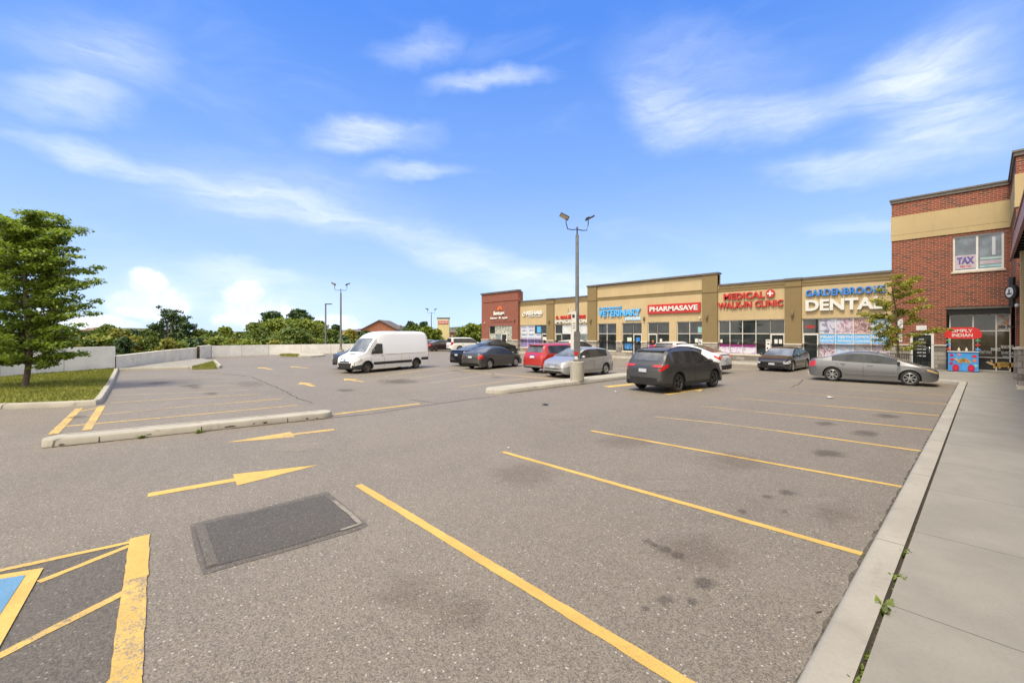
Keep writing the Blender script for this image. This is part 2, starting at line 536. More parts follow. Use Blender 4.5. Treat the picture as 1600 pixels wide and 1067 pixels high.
def leaf_mat(name, c1, c2, trans=0.35, sc=0.8):
    m = bpy.data.materials.new(name); m.use_nodes = True
    t = m.node_tree; N = NT(t)
    b = t.nodes['Principled BSDF']; out = t.nodes['Material Output']
    g = N.n('ShaderNodeNewGeometry')
    rnd = g.outputs['Random Per Island']
    p = g.outputs['Position']
    k = N.m('ADD', N.m('MULTIPLY', N.noise(p, sc, 3, 0.6), 0.7), N.m('MULTIPLY', rnd, 0.5))
    c = N.mix(N.step(k, 0.32, 0.88), c1, c2)
    N.link(c, b.inputs['Base Color'])
    b.inputs['Roughness'].default_value = 0.55
    b.inputs['Specular IOR Level'].default_value = 0.35
    tr = N.n('ShaderNodeBsdfTranslucent')
    N.link(N.mix(1.0, c, (1.25, 1.3, 0.6), 'MULTIPLY'), tr.inputs[0])
    mx = N.n('ShaderNodeMixShader'); mx.inputs[0].default_value = trans
    N.link(b.outputs[0], mx.inputs[1]); N.link(tr.outputs[0], mx.inputs[2]); N.link(mx.outputs[0], out.inputs[0])
    MATS[name] = m
    return m

def glass_mat(name, col=(0.02, 0.024, 0.024), rough=0.03, spec=0.6):
    m, N, b = newmat(name)
    p = geo_pos(N)
    c = N.mix(N.step(N.noise(p, 0.9, 4, 0.6), 0.35, 0.7), tuple(x * 0.6 for x in col), tuple(x * 1.7 for x in col))
    N.link(c, b.inputs['Base Color'])
    b.inputs['Roughness'].default_value = rough
    b.inputs['Specular IOR Level'].default_value = spec
    bp = N.n('ShaderNodeBump'); bp.inputs['Strength'].default_value = 0.03; bp.inputs['Distance'].default_value = 0.02
    N.link(N.noise(p, 1.5, 2, 0.5), bp.inputs['Height']); N.link(bp.outputs[0], b.inputs['Normal'])
    return m

def car_paint(name, col, metal=0.0, rough=0.35, flake=0.0):
    m, N, b = newmat(name)
    co = N.n('ShaderNodeTexCoord').outputs['Object']
    z = N.sep(co)[2]
    dust = N.m('MULTIPLY', N.step(N.m('ADD', z, N.m('MULTIPLY', N.noise(co, 3, 4, .6), 0.25)), 0.62, 0.2), 0.3)
    c = N.mix(dust, col, (0.16, 0.145, 0.125))
    N.link(c, b.inputs['Base Color'])
    N.link(N.m('ADD', rough, N.m('MULTIPLY', dust, 0.5)), b.inputs['Roughness'])
    b.inputs['Metallic'].default_value = metal
    b.inputs['Coat Weight'].default_value = 0.75 if max(col) > 0.12 else 0.4
    b.inputs['Coat Roughness'].default_value = 0.05
    return m

YEL = (0.53, 0.35, 0.09)
M_asph = asphalt_mat('asphalt')
M_asph_new = asphalt_mat('asphalt_new', 0.58)
M_patch = asphalt_mat('asphalt_patch', 0.42)
M_yel = paint_mat('paint_yellow', YEL, 0.16)
M_yel_worn = paint_mat('paint_yellow_worn', YEL, 0.5)
M_yel_faint = paint_mat('paint_yellow_faint', (0.55, 0.39, 0.14), 0.55, 0.32)
M_white_faint = paint_mat('paint_pale_faint', (0.48, 0.40, 0.26), 0.45, 0.42)
M_blue_paint = paint_mat('paint_blue', (0.10, 0.24, 0.40), 0.3)
M_kerb = concrete_mat('concrete_kerb', (0.32, 0.297, 0.250), 1, 3.05, 0.45, 0.4)
M_kerb_dirty = concrete_mat('concrete_kerb_dirty', (0.35, 0.325, 0.27), 0, 2.4, 0.75, 0.4, 0.008)
M_walk = concrete_mat('concrete_walk', (0.242, 0.228, 0.196), 1, 1.83, 0.16, 1.1, 0.005)
M_wallc = concrete_mat('concrete_wall_pale', (0.76, 0.74, 0.68), None, 1, 0.2)
M_walld = concrete_mat('concrete_wall_stained', (0.72, 0.67, 0.56), None, 1, 0.5)
M_soil = pm('soil', (0.045, 0.035, 0.025), 0.95, var=0.5, vscale=30, bump=0.6, bscale=80)
M_cream = stucco_mat('stucco_cream', (0.43, 0.325, 0.175))
M_cream2 = stucco_mat('stucco_cream_dull', (0.40, 0.305, 0.155))
M_brown = stucco_mat('stucco_brown', (0.19, 0.135, 0.058))
M_brownd = stucco_mat('stucco_brown_dark', (0.17, 0.125, 0.07))
M_cap = pm('metal_flashing', (0.12, 0.105, 0.085), 0.5, 0.3, var=0.15)
M_brick = brick_mat('brick_red', (0.225, 0.050, 0.024), (0.135, 0.028, 0.016), (0.34, 0.215, 0.135), 0.30, 0.105, 0.012, dark=(0.07, 0.028, 0.02))
M_brick2 = brick_mat('brick_anchor', (0.225, 0.062, 0.038), (0.18, 0.052, 0.032), (0.26, 0.14, 0.09), 0.4, 0.14, 0.012)
M_stone = brick_mat('stone_base', (0.33, 0.29, 0.24), (0.22, 0.19, 0.16), (0.12, 0.11, 0.09), 0.62, 0.24, 0.012, dark=(0.12, 0.105, 0.09), bump=0.8)
M_sill = pm('sill_stone', (0.52, 0.46, 0.36), 0.8, var=0.1, bump=0.2)
M_alu = pm('frame_aluminium', (0.55, 0.52, 0.47), 0.4, 0.2, var=0.05)
M_glass = glass_mat('shop_glass')
M_glass2 = glass_mat('shop_glass_pale', (0.16, 0.19, 0.19), 0.06)
M_carglass = glass_mat('car_glass', (0.035, 0.037, 0.037), 0.06, 0.35)
M_windscreen = glass_mat('car_windscreen', (0.12, 0.13, 0.135), 0.05, 0.7)  # pale base colour stands in for the bright sky reflected in windscreens
M_rubber = pm('rubber', (0.018, 0.017, 0.016), 0.8, var=0.3, vscale=12)
M_black = pm('black_plastic', (0.02, 0.02, 0.02), 0.55, var=0.3, vscale=8)
M_blackmetal = pm('black_metal', (0.025, 0.025, 0.025), 0.4, 0.3)
M_rim = pm('alloy_rim', (0.34, 0.34, 0.33), 0.4, 0.6, var=0.1)
M_rimdark = pm('alloy_rim_dark', (0.10, 0.10, 0.10), 0.35, 0.7)
M_steelrim = pm('steel_rim', (0.10, 0.085, 0.07), 0.6, 0.3, var=0.3)
M_chrome = pm('chrome', (0.7, 0.7, 0.7), 0.15, 1.0)
M_redlens = pm('red_lens', (0.42, 0.012, 0.012), 0.12, coat=0.6)
M_clearlens = pm('clear_lens', (0.55, 0.56, 0.56), 0.08, 0.3, coat=1.0)
M_amber = pm('amber_lens', (0.55, 0.26, 0.05), 0.15, coat=0.6)
M_plate = pm('plate_white', (0.40, 0.42, 0.46), 0.5, var=0.25, vscale=20)
M_bark = pm('bark', (0.10, 0.075, 0.055), 0.95, var=0.4, vscale=14, bump=0.8, bscale=30)
M_barkg = pm('bark_grey', (0.15, 0.13, 0.11), 0.95, var=0.4, vscale=14, bump=0.8, bscale=30)
M_white = pm('white_paint', (0.58, 0.57, 0.53), 0.5, var=0.04)
M_red = pm('sign_red', (0.42, 0.018, 0.014), 0.4, var=0.06)
M_signblue = pm('sign_blue', (0.02, 0.17, 0.50), 0.4, var=0.06)
M_signlblue = pm('sign_light_blue', (0.07, 0.36, 0.72), 0.4, var=0.06)
M_pole = pm('pole_grey', (0.16, 0.155, 0.15), 0.5, 0.4, var=0.15, vscale=5)

# ------------------------------------------------------------------ the setting
def struct(o):
    o['kind'] = 'structure'; return o

def sheet(name, pts, z, mat):
    mb = MB(); a = sum(pts[i][0] * pts[(i + 1) % len(pts)][1] - pts[(i + 1) % len(pts)][0] * pts[i][1] for i in range(len(pts)))
    if a < 0: pts = pts[::-1]
    mb.face([(p[0], p[1], z) for p in pts])
    return struct(mb.build(name, mat))

def sweep(name, path, prof, mat, closed=False):
    """profile (offset to the left of the path, z) swept along the path"""
    mb = MB(); n = len(path); rings = []
    P2 = [Vector((p[0], p[1])) for p in path]
    for i in range(n):
        a = P2[i - 1] if (i > 0 or closed) else P2[i]
        b = P2[(i + 1) % n] if (i < n - 1 or closed) else P2[i]
        d1 = (P2[i] - a); d2 = (b - P2[i])
        d1 = d1.normalized() if d1.length > 1e-6 else d2.normalized()
        d2 = d2.normalized() if d2.length > 1e-6 else d1
        t = (d1 + d2).normalized(); nrm = Vector((-t.y, t.x))
        k = 1 / max(0.5, nrm.dot(Vector((-d1.y, d1.x))))
        rings.append([(P2[i].x + nrm.x * o * k, P2[i].y + nrm.y * o * k, z) for o, z in prof])
    m = len(prof)
    vs = [q for r in rings for q in r]
    fs = []
    for i in range(n if closed else n - 1):
        j = (i + 1) % n
        for k in range(m - 1):
            fs.append((i * m + k, i * m + k + 1, j * m + k + 1, j * m + k))
    mb.add(vs, fs, 0, False)
    if not closed:
        mb.face(rings[0]); mb.face(rings[-1][::-1])
    return mb.build(name, mat, weld=True, sharp=40)

M_land = pm('land_grass', (0.06, 0.075, 0.02), 0.95, var=0.45, vscale=0.6, bump=0.5, bscale=12, dirt=((0.14, 0.12, 0.05), 0.4, 0.5, 0.6))
gm = MB()
gm.face([(-1500, -1500, -0.05), (1500, -1500, -0.05), (1500, 1500, -0.05), (-1500, 1500, -0.05)])
struct(gm.build('ground', M_land))

LOT = [(-0.78, -40), (-0.78, 27.8), (-6.6, 27.9), (-6.7, 33.4), (-75, 33.4), (-75, 24), (-51.2, 22), (-51.6, 6.3), (-35.2, -0.4), (-31.5, -5), (-20, -40)]
sheet('parking_lot', LOT, 0.0, M_asph)

# kerb along the pavement on the right, round the inner corner and along the bay in front of the brick building
KP = [(-0.80, -12.0), (-0.80, -4), (-0.80, 6), (-0.80, 16), (-0.80, 26.9)]
for k in range(1, 8):
    a = math.pi / 2 * k / 8
    KP.append((-1.5 + 0.7 * math.cos(a), 26.9 + 0.75 * math.sin(a)))
KP += [(-1.5, 27.65), (-3.5, 27.65), (-6.0, 27.65)]
for k in range(1, 6):
    a = math.pi / 2 * k / 6
    KP.append((-6.0 - 0.7 * math.sin(a), 28.35 - 0.7 * math.cos(a)))
KP += [(-6.7, 28.35), (-6.7, 33.3), (-62, 33.3)]
kprof = [(0.0, -0.02), (-0.015, 0.06), (-0.03, 0.125), (-0.05, 0.15), (-0.08, 0.16), (-0.265, 0.16), (-0.27, 0.09)]
struct(sweep('kerb', KP, kprof, M_kerb))
# pavement slabs behind it, the earth-filled gap between
def inset(path, d):
    out = []
    for i, p in enumerate(path):
        a = Vector(path[max(i - 1, 0)]); b = Vector(path[min(i + 1, len(path) - 1)])
        t = (b - a).normalized(); out.append((p[0] + t.y * d, p[1] - t.x * d))
    return out
ip = inset(KP, 0.294)
walk = ip + [(-62, 36.5), (6, 36.5), (6, -12)]
mb = MB()
mb.prism(walk, -0.02, 0.152)
struct(mb.build('pavement', M_walk))
gp = inset(KP, 0.24)
mb = MB(); mb.prism(gp + [(-62, 36.4), (5.9, 36.4), (5.9, -12)], -0.03, 0.105)
struct(mb.build('soil_gap', M_soil))

# traffic islands
def island(name, outline, h=0.15, mat=M_kerb_dirty, inner=None, label=None):
    mb = MB(); n = len(outline)
    a = sum(outline[i][0] * outline[(i + 1) % n][1] - outline[(i + 1) % n][0] * outline[i][1] for i in range(n))
    if a < 0: outline = outline[::-1]
    prof = [(0, -0.02), (0.012, h * 0.8), (0.035, h)]
    rings = []
    P2 = [Vector((p[0], p[1])) for p in outline]
    for o, z in prof:
        r = []
        for i in range(n):
            t = (P2[(i + 1) % n] - P2[i - 1]).normalized()
            r.append((P2[i].x - t.y * o, P2[i].y + t.x * o, z))
        rings.append(r)
    for k in range(2):
        for i in range(n):
            j = (i + 1) % n
            mb.face([rings[k][i], rings[k][j], rings[k + 1][j], rings[k + 1][i]])
    mb.face(rings[2])
    return struct(mb.build(name, mat, weld=True, sharp=40))

def ends(a, b, w, nseg=6, ra=True, rb=True):
    """rounded strip from a to b"""
    a, b = Vector(a[:2]), Vector(b[:2]); t = (b - a).normalized(); n = Vector((-t.y, t.x)); out = []
    for k in range(nseg + 1):
        th = math.pi / 2 + math.pi * k / nseg
        out.append(a + (t * math.cos(th) + n * math.sin(th)) * w / 2)
    for k in range(nseg + 1):
        th = -math.pi / 2 + math.pi * k / nseg
        out.append(b + (t * math.cos(th) + n * math.sin(th)) * w / 2)
    return [tuple(p) for p in out]

f1, f2 = G(66, 700.5), G(519, 653)          # front edge of the near-left island
tI = (f2 - f1).normalized(); nI = Vector((-tI.y, tI.x, 0))
if nI.dot(G(360, 640) - G(360, 680)) < 0: nI = -nI
WI = 0.62
c1 = f1 + nI * WI / 2 + tI * 0.22; c2 = f2 + nI * WI / 2 - tI * 0.25
island('traffic_island', ends(c1, c2, WI))
# the joint that runs near its back edge
mb = MB(); q1 = c1 + nI * 0.16; q2 = c2 + nI * 0.16
mb.face([tuple(q1 + nI * .012)[:2] + (0.154,), tuple(q1 - nI * .008)[:2] + (0.154,), tuple(q2 - nI * .008)[:2] + (0.154,), tuple(q2 + nI * .012)[:2] + (0.154,)])
struct(mb.build('island_joint', M_soil))

# chips, joints and dirt on the kerbed island's front face
def face_mark(s0, pts, name='kerb_chip'):
    mb_ = MB(); q = []
    for s_, z in pts:
        p = f1 + tI * (s0 + s_) - nI * 0.003 + nI * (max(0, z) / .12 * .012); q.append((p.x, p.y, z))
    mb_.face(q); struct(mb_.build(name, M_soil))
LI = (f2 - f1).length
for k, u in enumerate((.15, .47, .80)): face_mark(LI * u, [(0, 0), (.022, 0), (.018, .118), (.004, .118)], 'kerb_joint')
rj = random.Random(12)
for u, w_, h_ in ((.58, .22, .045), (.56, .10, .03), (.71, .12, .05), (.885, .10, .04), (.93, .06, .03), (.30, .12, .02), (.05, .1, .03), (.665, .05, .03)):
    z0 = rj.uniform(.03, .08)
    face_mark(LI * u, [(w_ * .5 * math.cos(t) * rj.uniform(.6, 1.1), min(.115, max(.004, z0 + h_ * .5 * math.sin(t) * rj.uniform(.5, 1.1)))) for t in [k * math.pi / 5 for k in range(10)]])
def dirt_line(pts, w, seed):
    r_ = random.Random(seed); pts = [Vector((p[0], p[1])) for p in pts]; q = []
    for i in range(len(pts) - 1):
        n_ = max(1, int((pts[i + 1] - pts[i]).length / .12)); q += [pts[i].lerp(pts[i + 1], k / n_) for k in range(n_)]
    q.append(pts[-1]); mb_ = MB(); prev = None
    for i, p in enumerate(q):
        t = (q[min(i + 1, len(q) - 1)] - q[max(i - 1, 0)]).normalized(); n = Vector((-t.y, t.x)); ww = w * r_.uniform(.15, 1.0)
        c = ((p.x - n.x * .02, p.y - n.y * .02, .0135), (p.x + n.x * ww, p.y + n.y * ww, .0135))
        if prev: mb_.face([prev[0], c[0], c[1], prev[1]])
        prev = c
    struct(mb_.build('kerb_dirt', M_dirt))
M_dirt = pm('kerb_dirt', (0.075, 0.062, 0.045), .95, var=.5, vscale=14)
dirt_line([f2 + tI * 0, f1 - tI * 0], .035, 1)
dirt_line([(-.80, 1.0), (-.80, 14), (-.80, 26.5)], .05, 2)
dirt_line([G(980, 591.5), G(795, 614.5)], .05, 3)
j1, j2 = G(795, 614.5), G(980, 591.5)
tJ = (j2 - j1).normalized(); nJ = Vector((-tJ.y, tJ.x, 0))
if nJ.dot(G(880, 590) - G(880, 610)) < 0: nJ = -nJ
k1 = j1 + nJ * 0.55; k2 = j2 + nJ * 0.55 + tJ * 1.0
island('traffic_island', ends(k1, k2, 1.1))

# lawn with kerb at the left, with the maple on it
M_lawnsoil = pm('lawn_base', (0.14, 0.14, 0.028), 0.95, var=0.4, vscale=1.2, bump=0.6, bscale=40, dirt=((0.17, 0.14, 0.06), 1.0, 0.52, 0.6))
La, Lb, Lc = G(-330, 652), G(158, 632), G(184, 585)
Ld = G(186, 579); Le = G(-200, 607)
lp = [tuple(La)[:2], tuple(G(100, 636.0))[:2], tuple(G(150, 633.2))[:2], tuple(G(159.5, 631))[:2], tuple(G(163, 627))[:2], tuple(G(178, 601))[:2], tuple(Lc)[:2], tuple(Ld)[:2]]
struct(sweep('kerb', lp, [(0, -0.02), (0.015, 0.12), (0.05, 0.16), (0.20, 0.16), (0.21, 0.1)], M_kerb_dirty))
lin = inset(lp, -0.195)
lawn = lin + [tuple(G(181, 577.5))[:2], tuple(G(60, 588))[:2], tuple(G(-20, 596))[:2], tuple(Le)[:2]]
mb = MB(); mb.prism(lawn, -0.03, 0.15)
struct(mb.build('lawn', M_lawnsoil))

def poly_sample(poly, n, rng):
    xs = [p[0] for p in poly]; ys = [p[1] for p in poly]; out = []
    while len(out) < n:
        x = rng.uniform(min(xs), max(xs)); y = rng.uniform(min(ys), max(ys)); c = False
        for i in range(len(poly)):
            x1, y1 = poly[i]; x2, y2 = poly[i - 1]
            if (y1 > y) != (y2 > y) and x < (x2 - x1) * (y - y1) / (y2 - y1) + x1: c = not c
        if c: out.append((x, y))
    return out

M_blade = leaf_mat('grass_blades', (0.13, 0.145, 0.020), (0.26, 0.26, 0.05), 0.3, 0.9)
def grass(name, poly, n, z, h, label, seed=1):
    rng = random.Random(seed); mb = MB()
    for x, y in poly_sample(poly, n, rng):
        a = rng.uniform(0, 6.28); hh = h * rng.uniform(0.5, 1.3); w = 0.012 * rng.uniform(0.7, 1.6) * (1 + h * 3)
        dx, dy = math.cos(a) * w, math.sin(a) * w; lx, ly = rng.uniform(-.6, .6) * hh, rng.uniform(-.6, .6) * hh
        mb.face([(x - dx, y - dy, z), (x + dx, y + dy, z), (x + lx, y + ly, z + hh)])
    return tag(mb.build(name, M_blade), label, 'grass', kind='stuff')
grass('grass', lawn, 30000, 0.15, 0.07, 'mown green lawn round the leafy tree inside the left kerb')

# narrow paved verge and grass corner in front of the stained wall
vp = [tuple(G(186, 579))[:2], tuple(G(240, 577.0))[:2], tuple(G(345, 574.8))[:2], tuple(G(337, 566))[:2], tuple(G(314, 562))[:2], tuple(G(190, 577.5))[:2]]
mb = MB(); mb.prism(vp, -0.02, 0.13); struct(mb.build('verge', M_walk))
struct(sweep('kerb', [tuple(G(186, 580))[:2], tuple(G(240, 577.8))[:2], tuple(G(343, 575.6))[:2], tuple(G(347, 574.2))[:2], tuple(G(338, 565.5))[:2]], [(0, -0.02), (0.01, 0.13), (0.04, 0.17), (0.2, 0.17), (0.21, 0.1)], M_kerb_dirty))
gc = [tuple(G(300, 573.8, .15))[:2], tuple(G(338, 573, .15))[:2], tuple(G(333, 565.5, .15))[:2]]
mb = MB(); mb.prism(gc, 0.0, 0.15); struct(mb.build('lawn', M_lawnsoil))
grass('grass', gc, 1800, 0.15, 0.12, 'small triangle of grass by the kerb in front of the long low wall', 4)
gi = [tuple(G(436 + 36 + 36 * math.cos(a), 555.8 + 2.6 * math.sin(a)))[:2] for a in [k * math.pi / 8 for k in range(16)]]
mb = MB(); mb.prism(gi, -.02, 0.13); struct(mb.build('traffic_island', M_kerb_dirty))
gi2 = [tuple(G(452 + 16 * math.cos(a), 555.3 + 1.5 * math.sin(a), .13))[:2] for a in [k * math.pi / 6 for k in range(12)]]
grass('grass', gi2, 1200, 0.13, 0.16, 'tufts of grass on the small far island left of the lamp posts', 5)

# concrete walls
def wall(pxs, zt, mat, label, th=0.25, joints=2.4):
    pts = [G(*p) for p in pxs]
    o = thing('concrete_wall', (pts[0].x, pts[0].y, 0), label, 'wall')
    mb = MB(); jb = MB(); cp = MB()
    for i in range(len(pts) - 1):
        a, b = pts[i], pts[i + 1]; t = (b - a).normalized(); n = Vector((-t.y, t.x, 0))
        if n.dot(Vector((0, 0, 0)) - a) > 0: n = -n
        z0, z1 = zt[i], zt[i + 1]
        L = (b - a).length; k = max(1, round(L / joints))
        for s in range(k):
            p = a + (b - a) * (s / k) + t * 0.012; q = a + (b - a) * ((s + 1) / k) - t * 0.012
            za = z0 + (z1 - z0) * s / k; zb = z0 + (z1 - z0) * (s + 1) / k
            vs = [p, q, q + n * th, p + n * th]
            top = [za, zb, zb, za]
            mb.add([(v.x, v.y, -0.04) for v in vs] + [(v.x, v.y, z) for v, z in zip(vs, top)], [(3, 2, 1, 0), (4, 5, 6, 7), (0, 1, 5, 4), (1, 2, 6, 5), (2, 3, 7, 6), (3, 0, 4, 7)])
        p, q = a + n * 0.02, b + n * 0.02
        vs = [p, q, q + n * (th - 0.04), p + n * (th - 0.04)]
        jb.add([(v.x, v.y, 0) for v in vs] + [(v.x, v.y, z - 0.02) for v, z in zip(vs, (z0, z1, z1, z0))], [(3, 2, 1, 0), (4, 5, 6, 7), (0, 1, 5, 4), (1, 2, 6, 5), (2, 3, 7, 6), (3, 0, 4, 7)])
    loc = Vector(o.location)
    for m_, nm, mt in ((mb, 'panel', mat), (jb, 'joint', M_soil)):
        m_.v = [(v[0] - loc.x, v[1] - loc.y, v[2]) for v in m_.v]
        m_.build(nm, mt, o)
    return o
wall([(-160, 604), (0, 593), (180.5, 579)], [1.5, 1.48, 1.48], M_wallc, 'pale smooth concrete wall behind the lawn and leafy tree at the left')
wall([(182, 579.0), (250, 568.5), (312, 561)], [0.90, 0.97, 1.05], M_walld, 'stained low concrete wall running from the pale wall to the bend')
wall([(312.5, 561.5), (330, 558.2)], [1.17, 1.17], M_walld, 'short raised concrete wall block at the bend of the low walls', joints=3)
wall([(330.5, 558.2), (420, 554.5), (560, 550.8), (640, 547.5)], [1.1, 1.08, 1.05, 1.0], M_wallc, 'long low pale concrete wall behind the lamp posts and the white van', joints=3.2)

# ---- painted markings
def strip(pts, w, mat, z=0.004, name='parking_line'):
    pts = [Vector((p[0], p[1])) for p in pts]; L, Rr = [], []
    if mat.name.startswith('paint'):
        q = []
        for i in range(len(pts) - 1):
            n_ = max(1, min(60, int((pts[i + 1] - pts[i]).length / 0.10)))
            q += [pts[i].lerp(pts[i + 1], k / n_) for k in range(n_)]
        pts = q + [pts[-1]]
    je = random.Random(int(abs(pts[0].x * 100)))
    for i, p in enumerate(pts):
        t = (pts[min(i + 1, len(pts) - 1)] - pts[max(i - 1, 0)]).normalized(); n = Vector((-t.y, t.x))
        j1, j2 = w / 2 + je.uniform(-.005, .005), w / 2 + je.uniform(-.005, .005)
        L.append((p.x + n.x * j1, p.y + n.y * j1)); Rr.append((p.x - n.x * j2, p.y - n.y * j2))
    mb = MB()
    for i in range(len(pts) - 1):
        mb.face([(*Rr[i], z), (*Rr[i + 1], z), (*L[i + 1], z), (*L[i], z)])
    return struct(mb.build(name, mat))
def line(p1, p2, w, mat, z=0.004, name='parking_line', sub=1):
    a, b = G(*p1), G(*p2)
    return strip([a + (b - a) * k / sub for k in range(sub + 1)], w, mat, z, name)
line((560, 757.5), (1210, 1152), 0.115, M_yel)
line((786, 706), (1351, 866.5), 0.105, M_yel)
line((924, 673), (1412, 761), 0.105, M_yel)
line((1024, 651), (1130, 662), 0.10, M_yel_faint); line((1130, 662), (1215, 673.2), 0.10, M_yel_faint); line((1215, 673.2), (1441, 705), 0.105, M_yel)
line((1095, 634.5), (1260, 651), 0.10, M_yel_faint); line((1260, 651), (1459, 672), 0.105, M_yel)
line((1150, 622), (1290, 634), 0.10, M_yel_faint); line((1290, 634), (1474, 650), 0.105, M_yel)
line((1193, 610), (1350, 621.5), 0.10, M_yel_faint); line((1350, 621.5), (1487, 632), 0.10, M_yel_worn)
line((1228, 603), (1370, 611), 0.10, M_yel_faint); line((1370, 611), (1499, 619), 0.10, M_yel_worn)
# left field of bays
line((101, 666), (250, 653), 0.10, M_yel); line((250, 653), (466, 633), 0.10, M_yel_worn)
line((124, 642.5), (152, 637.5), 0.10, M_yel)
line((135, 650), (300, 634.5), 0.10, M_yel_faint); line((300, 634.5), (440, 623), 0.10, M_yel_worn)
for a, b, m_ in (((172, 629), (408, 616), M_yel_faint), ((177, 618), (391, 609), M_white_faint), ((182, 608), (375, 602), M_white_faint),
                 ((186, 600), (362, 595), M_white_faint), ((189, 592.5), (352, 589.2), M_white_faint), ((190, 586.3), (346, 583.5), M_white_faint)):
    line(a, b, 0.11, m_)
line((83, 678.5), (124, 638), 0.17, M_yel_worn, 0.008); line((135, 672.5), (159, 634.5), 0.17, M_yel_worn, 0.008)
line((521, 647.5), (655, 630.7), 0.2, M_yel_worn)
# middle field of bays
for a, b, m_ in (((713, 605.5), (820, 591.5), M_yel_faint), ((671, 598.5), (775, 583.5), M_white_faint), ((640, 592), (735, 578), M_white_faint), ((600, 588), (690, 574), M_white_faint),
                 ((706, 579), (860, 591.8), M_yel_worn), ((560, 583), (640, 576), M_white_faint), ((680, 577), (900, 594), M_white_faint)):
    line(a, b, 0.12, m_)
line((690, 556), (745, 551), 0.12, M_white_faint); line((640, 566), (700, 561), 0.12, M_white_faint)
line((950, 577), (1010, 572), 0.12, M_white_faint); line((1143, 577), (1195, 577), 0.3, M_white_faint)
line((1180, 598), (1250, 594), 0.1, M_white_faint)

def arrow(tail, tip, w, head_len, head_w, mat, name='painted_arrow'):
    a, b = G(*tail), G(*tip); t = (b - a).normalized(); n = Vector((-t.y, t.x, 0)); h = b - t * head_len
    mb = MB(); z = 0.004
    def q(v): return (v.x, v.y, z)
    mb.face([q(a - n * w / 2), q(h - n * w / 2), q(h + n * w / 2), q(a + n * w / 2)])
    mb.face([q(h - n * head_w / 2), q(b), q(h + n * head_w / 2)])
    return struct(mb.build(name, mat))
arrow((231, 773.5), (497, 726.5), 0.18, 1.2, 0.64, M_yel)
arrow((522, 671), (352, 691.5), 0.19, 1.25, 0.62, M_yel_worn)
for a, b, m_ in (((426, 577.4), (404, 574), M_yel_worn), ((482, 575.2), (453, 572.6), M_yel_worn), ((490, 603.5), (469, 597.5), M_yel_worn), ((569, 597), (537, 591.5), M_yel_worn)):
    arrow(a, b, 0.22, 0.9, 0.75, m_)
line((947, 604.5), (990, 600), 0.42, M_yel); arrow((1040, 616), (1100, 606), 0.3, 1.1, 0.8, M_yel)

# accessible bay in the near left corner: newer asphalt, hatching and the blue square
nz = [tuple(G(*p))[:2] for p in ((208, 843), (-40, 901), (-420, 1000), (-420, 1600), (120, 1600), (172, 1120), (188, 1000))]
sheet('asphalt_patch', nz, 0.004, M_asph_new)
line((218, 839.5), (196, 1067), 0.165, M_yel_worn, 0.012, 'bay_line'); line((218, 839.5), (213, 905), 0.168, M_yel, 0.013, 'bay_line')
line((196, 1067), (150, 1500), 0.165, M_yel, 0.012, 'bay_line')
line((206, 847), (-60, 905), 0.075, M_yel_worn, 0.008, 'hatching'); line((203, 853), (60, 910), 0.075, M_yel_worn, 0.008, 'hatching')
line((197, 925), (-60, 1055), 0.085, M_yel_worn, 0.008, 'hatching'); line((196, 1048), (60, 1200), 0.10, M_yel, 0.008, 'hatching')
by = [tuple(G(*p))[:2] for p in ((68, 889), (2, 1008), (-90, 1180), (-420, 1180), (-420, 1010), (-30, 905))]
sheet('bay_square', by, 0.016, M_yel)
bb = [tuple(G(*p))[:2] for p in ((40, 901), (-8, 975), (-110, 1120), (-420, 1120), (-420, 1040), (-40, 914))]
sheet('bay_square_blue', bb, 0.020, M_blue_paint)

# the rectangular repair patch in the lane
pp = [(296, 822), (300, 819), (350, 806), (392, 799), (440, 786), (476, 777), (507, 768.5), (513, 769), (545, 795), (576, 821), (560, 828), (450, 861), (380, 880), (318, 898), (308, 874)]
sheet('asphalt_patch', [tuple(G(*p))[:2] for p in pp], 0.004, M_asph_new)
pin = [(303, 824), (352, 811), (442, 790), (505, 774), (538, 797), (563, 820), (450, 855), (322, 889)]
sheet('asphalt_patch', [tuple(G(*p))[:2] for p in pin], 0.008, M_patch)
M_scuff = paint_mat('paint_scuffed_edge', (0.34, 0.33, 0.31), 0.66, 0.35)
strip([G(*p) for p in ((522, 783), (543, 800), (563, 819), (532, 829))], 0.05, M_scuff, 0.012, 'patch_edge')
strip([G(*p) for p in ((312, 819), (333, 884))], 0.09, asphalt_mat('asphalt_band', 0.62), 0.012, 'patch_edge')

# cracks
rng = random.Random(3)
M_crack = pm('crack_filler', (0.07, 0.06, 0.052), 0.9, var=0.3)
def crack(pxs, w):
    pts = []
    for i in range(len(pxs) - 1):
        a, b = G(*pxs[i]), G(*pxs[i + 1]); n = max(2, int((b - a).length / 0.22))
        for k in range(n):
            p = a + (b - a) * k / n; pts.append((p.x + rng.uniform(-.03, .03), p.y + rng.uniform(-.03, .03)))
    strip(pts, w, M_crack, 0.006, 'asphalt_crack')
crack([(394, 589), (410, 596), (447, 612), (462, 621), (492, 631)], 0.05)
crack([(520, 652.5), (585, 646), (645, 636), (690, 630), (740, 623), (785, 618)], 0.035)
crack([(640, 624), (690, 630.5)], 0.03); crack([(300, 582), (352, 584), (396, 589)], 0.05)
crack([(1255, 593), (1248, 600), (1235, 606)], 0.05); crack([(1185, 597), (1225, 596.5)], 0.05)

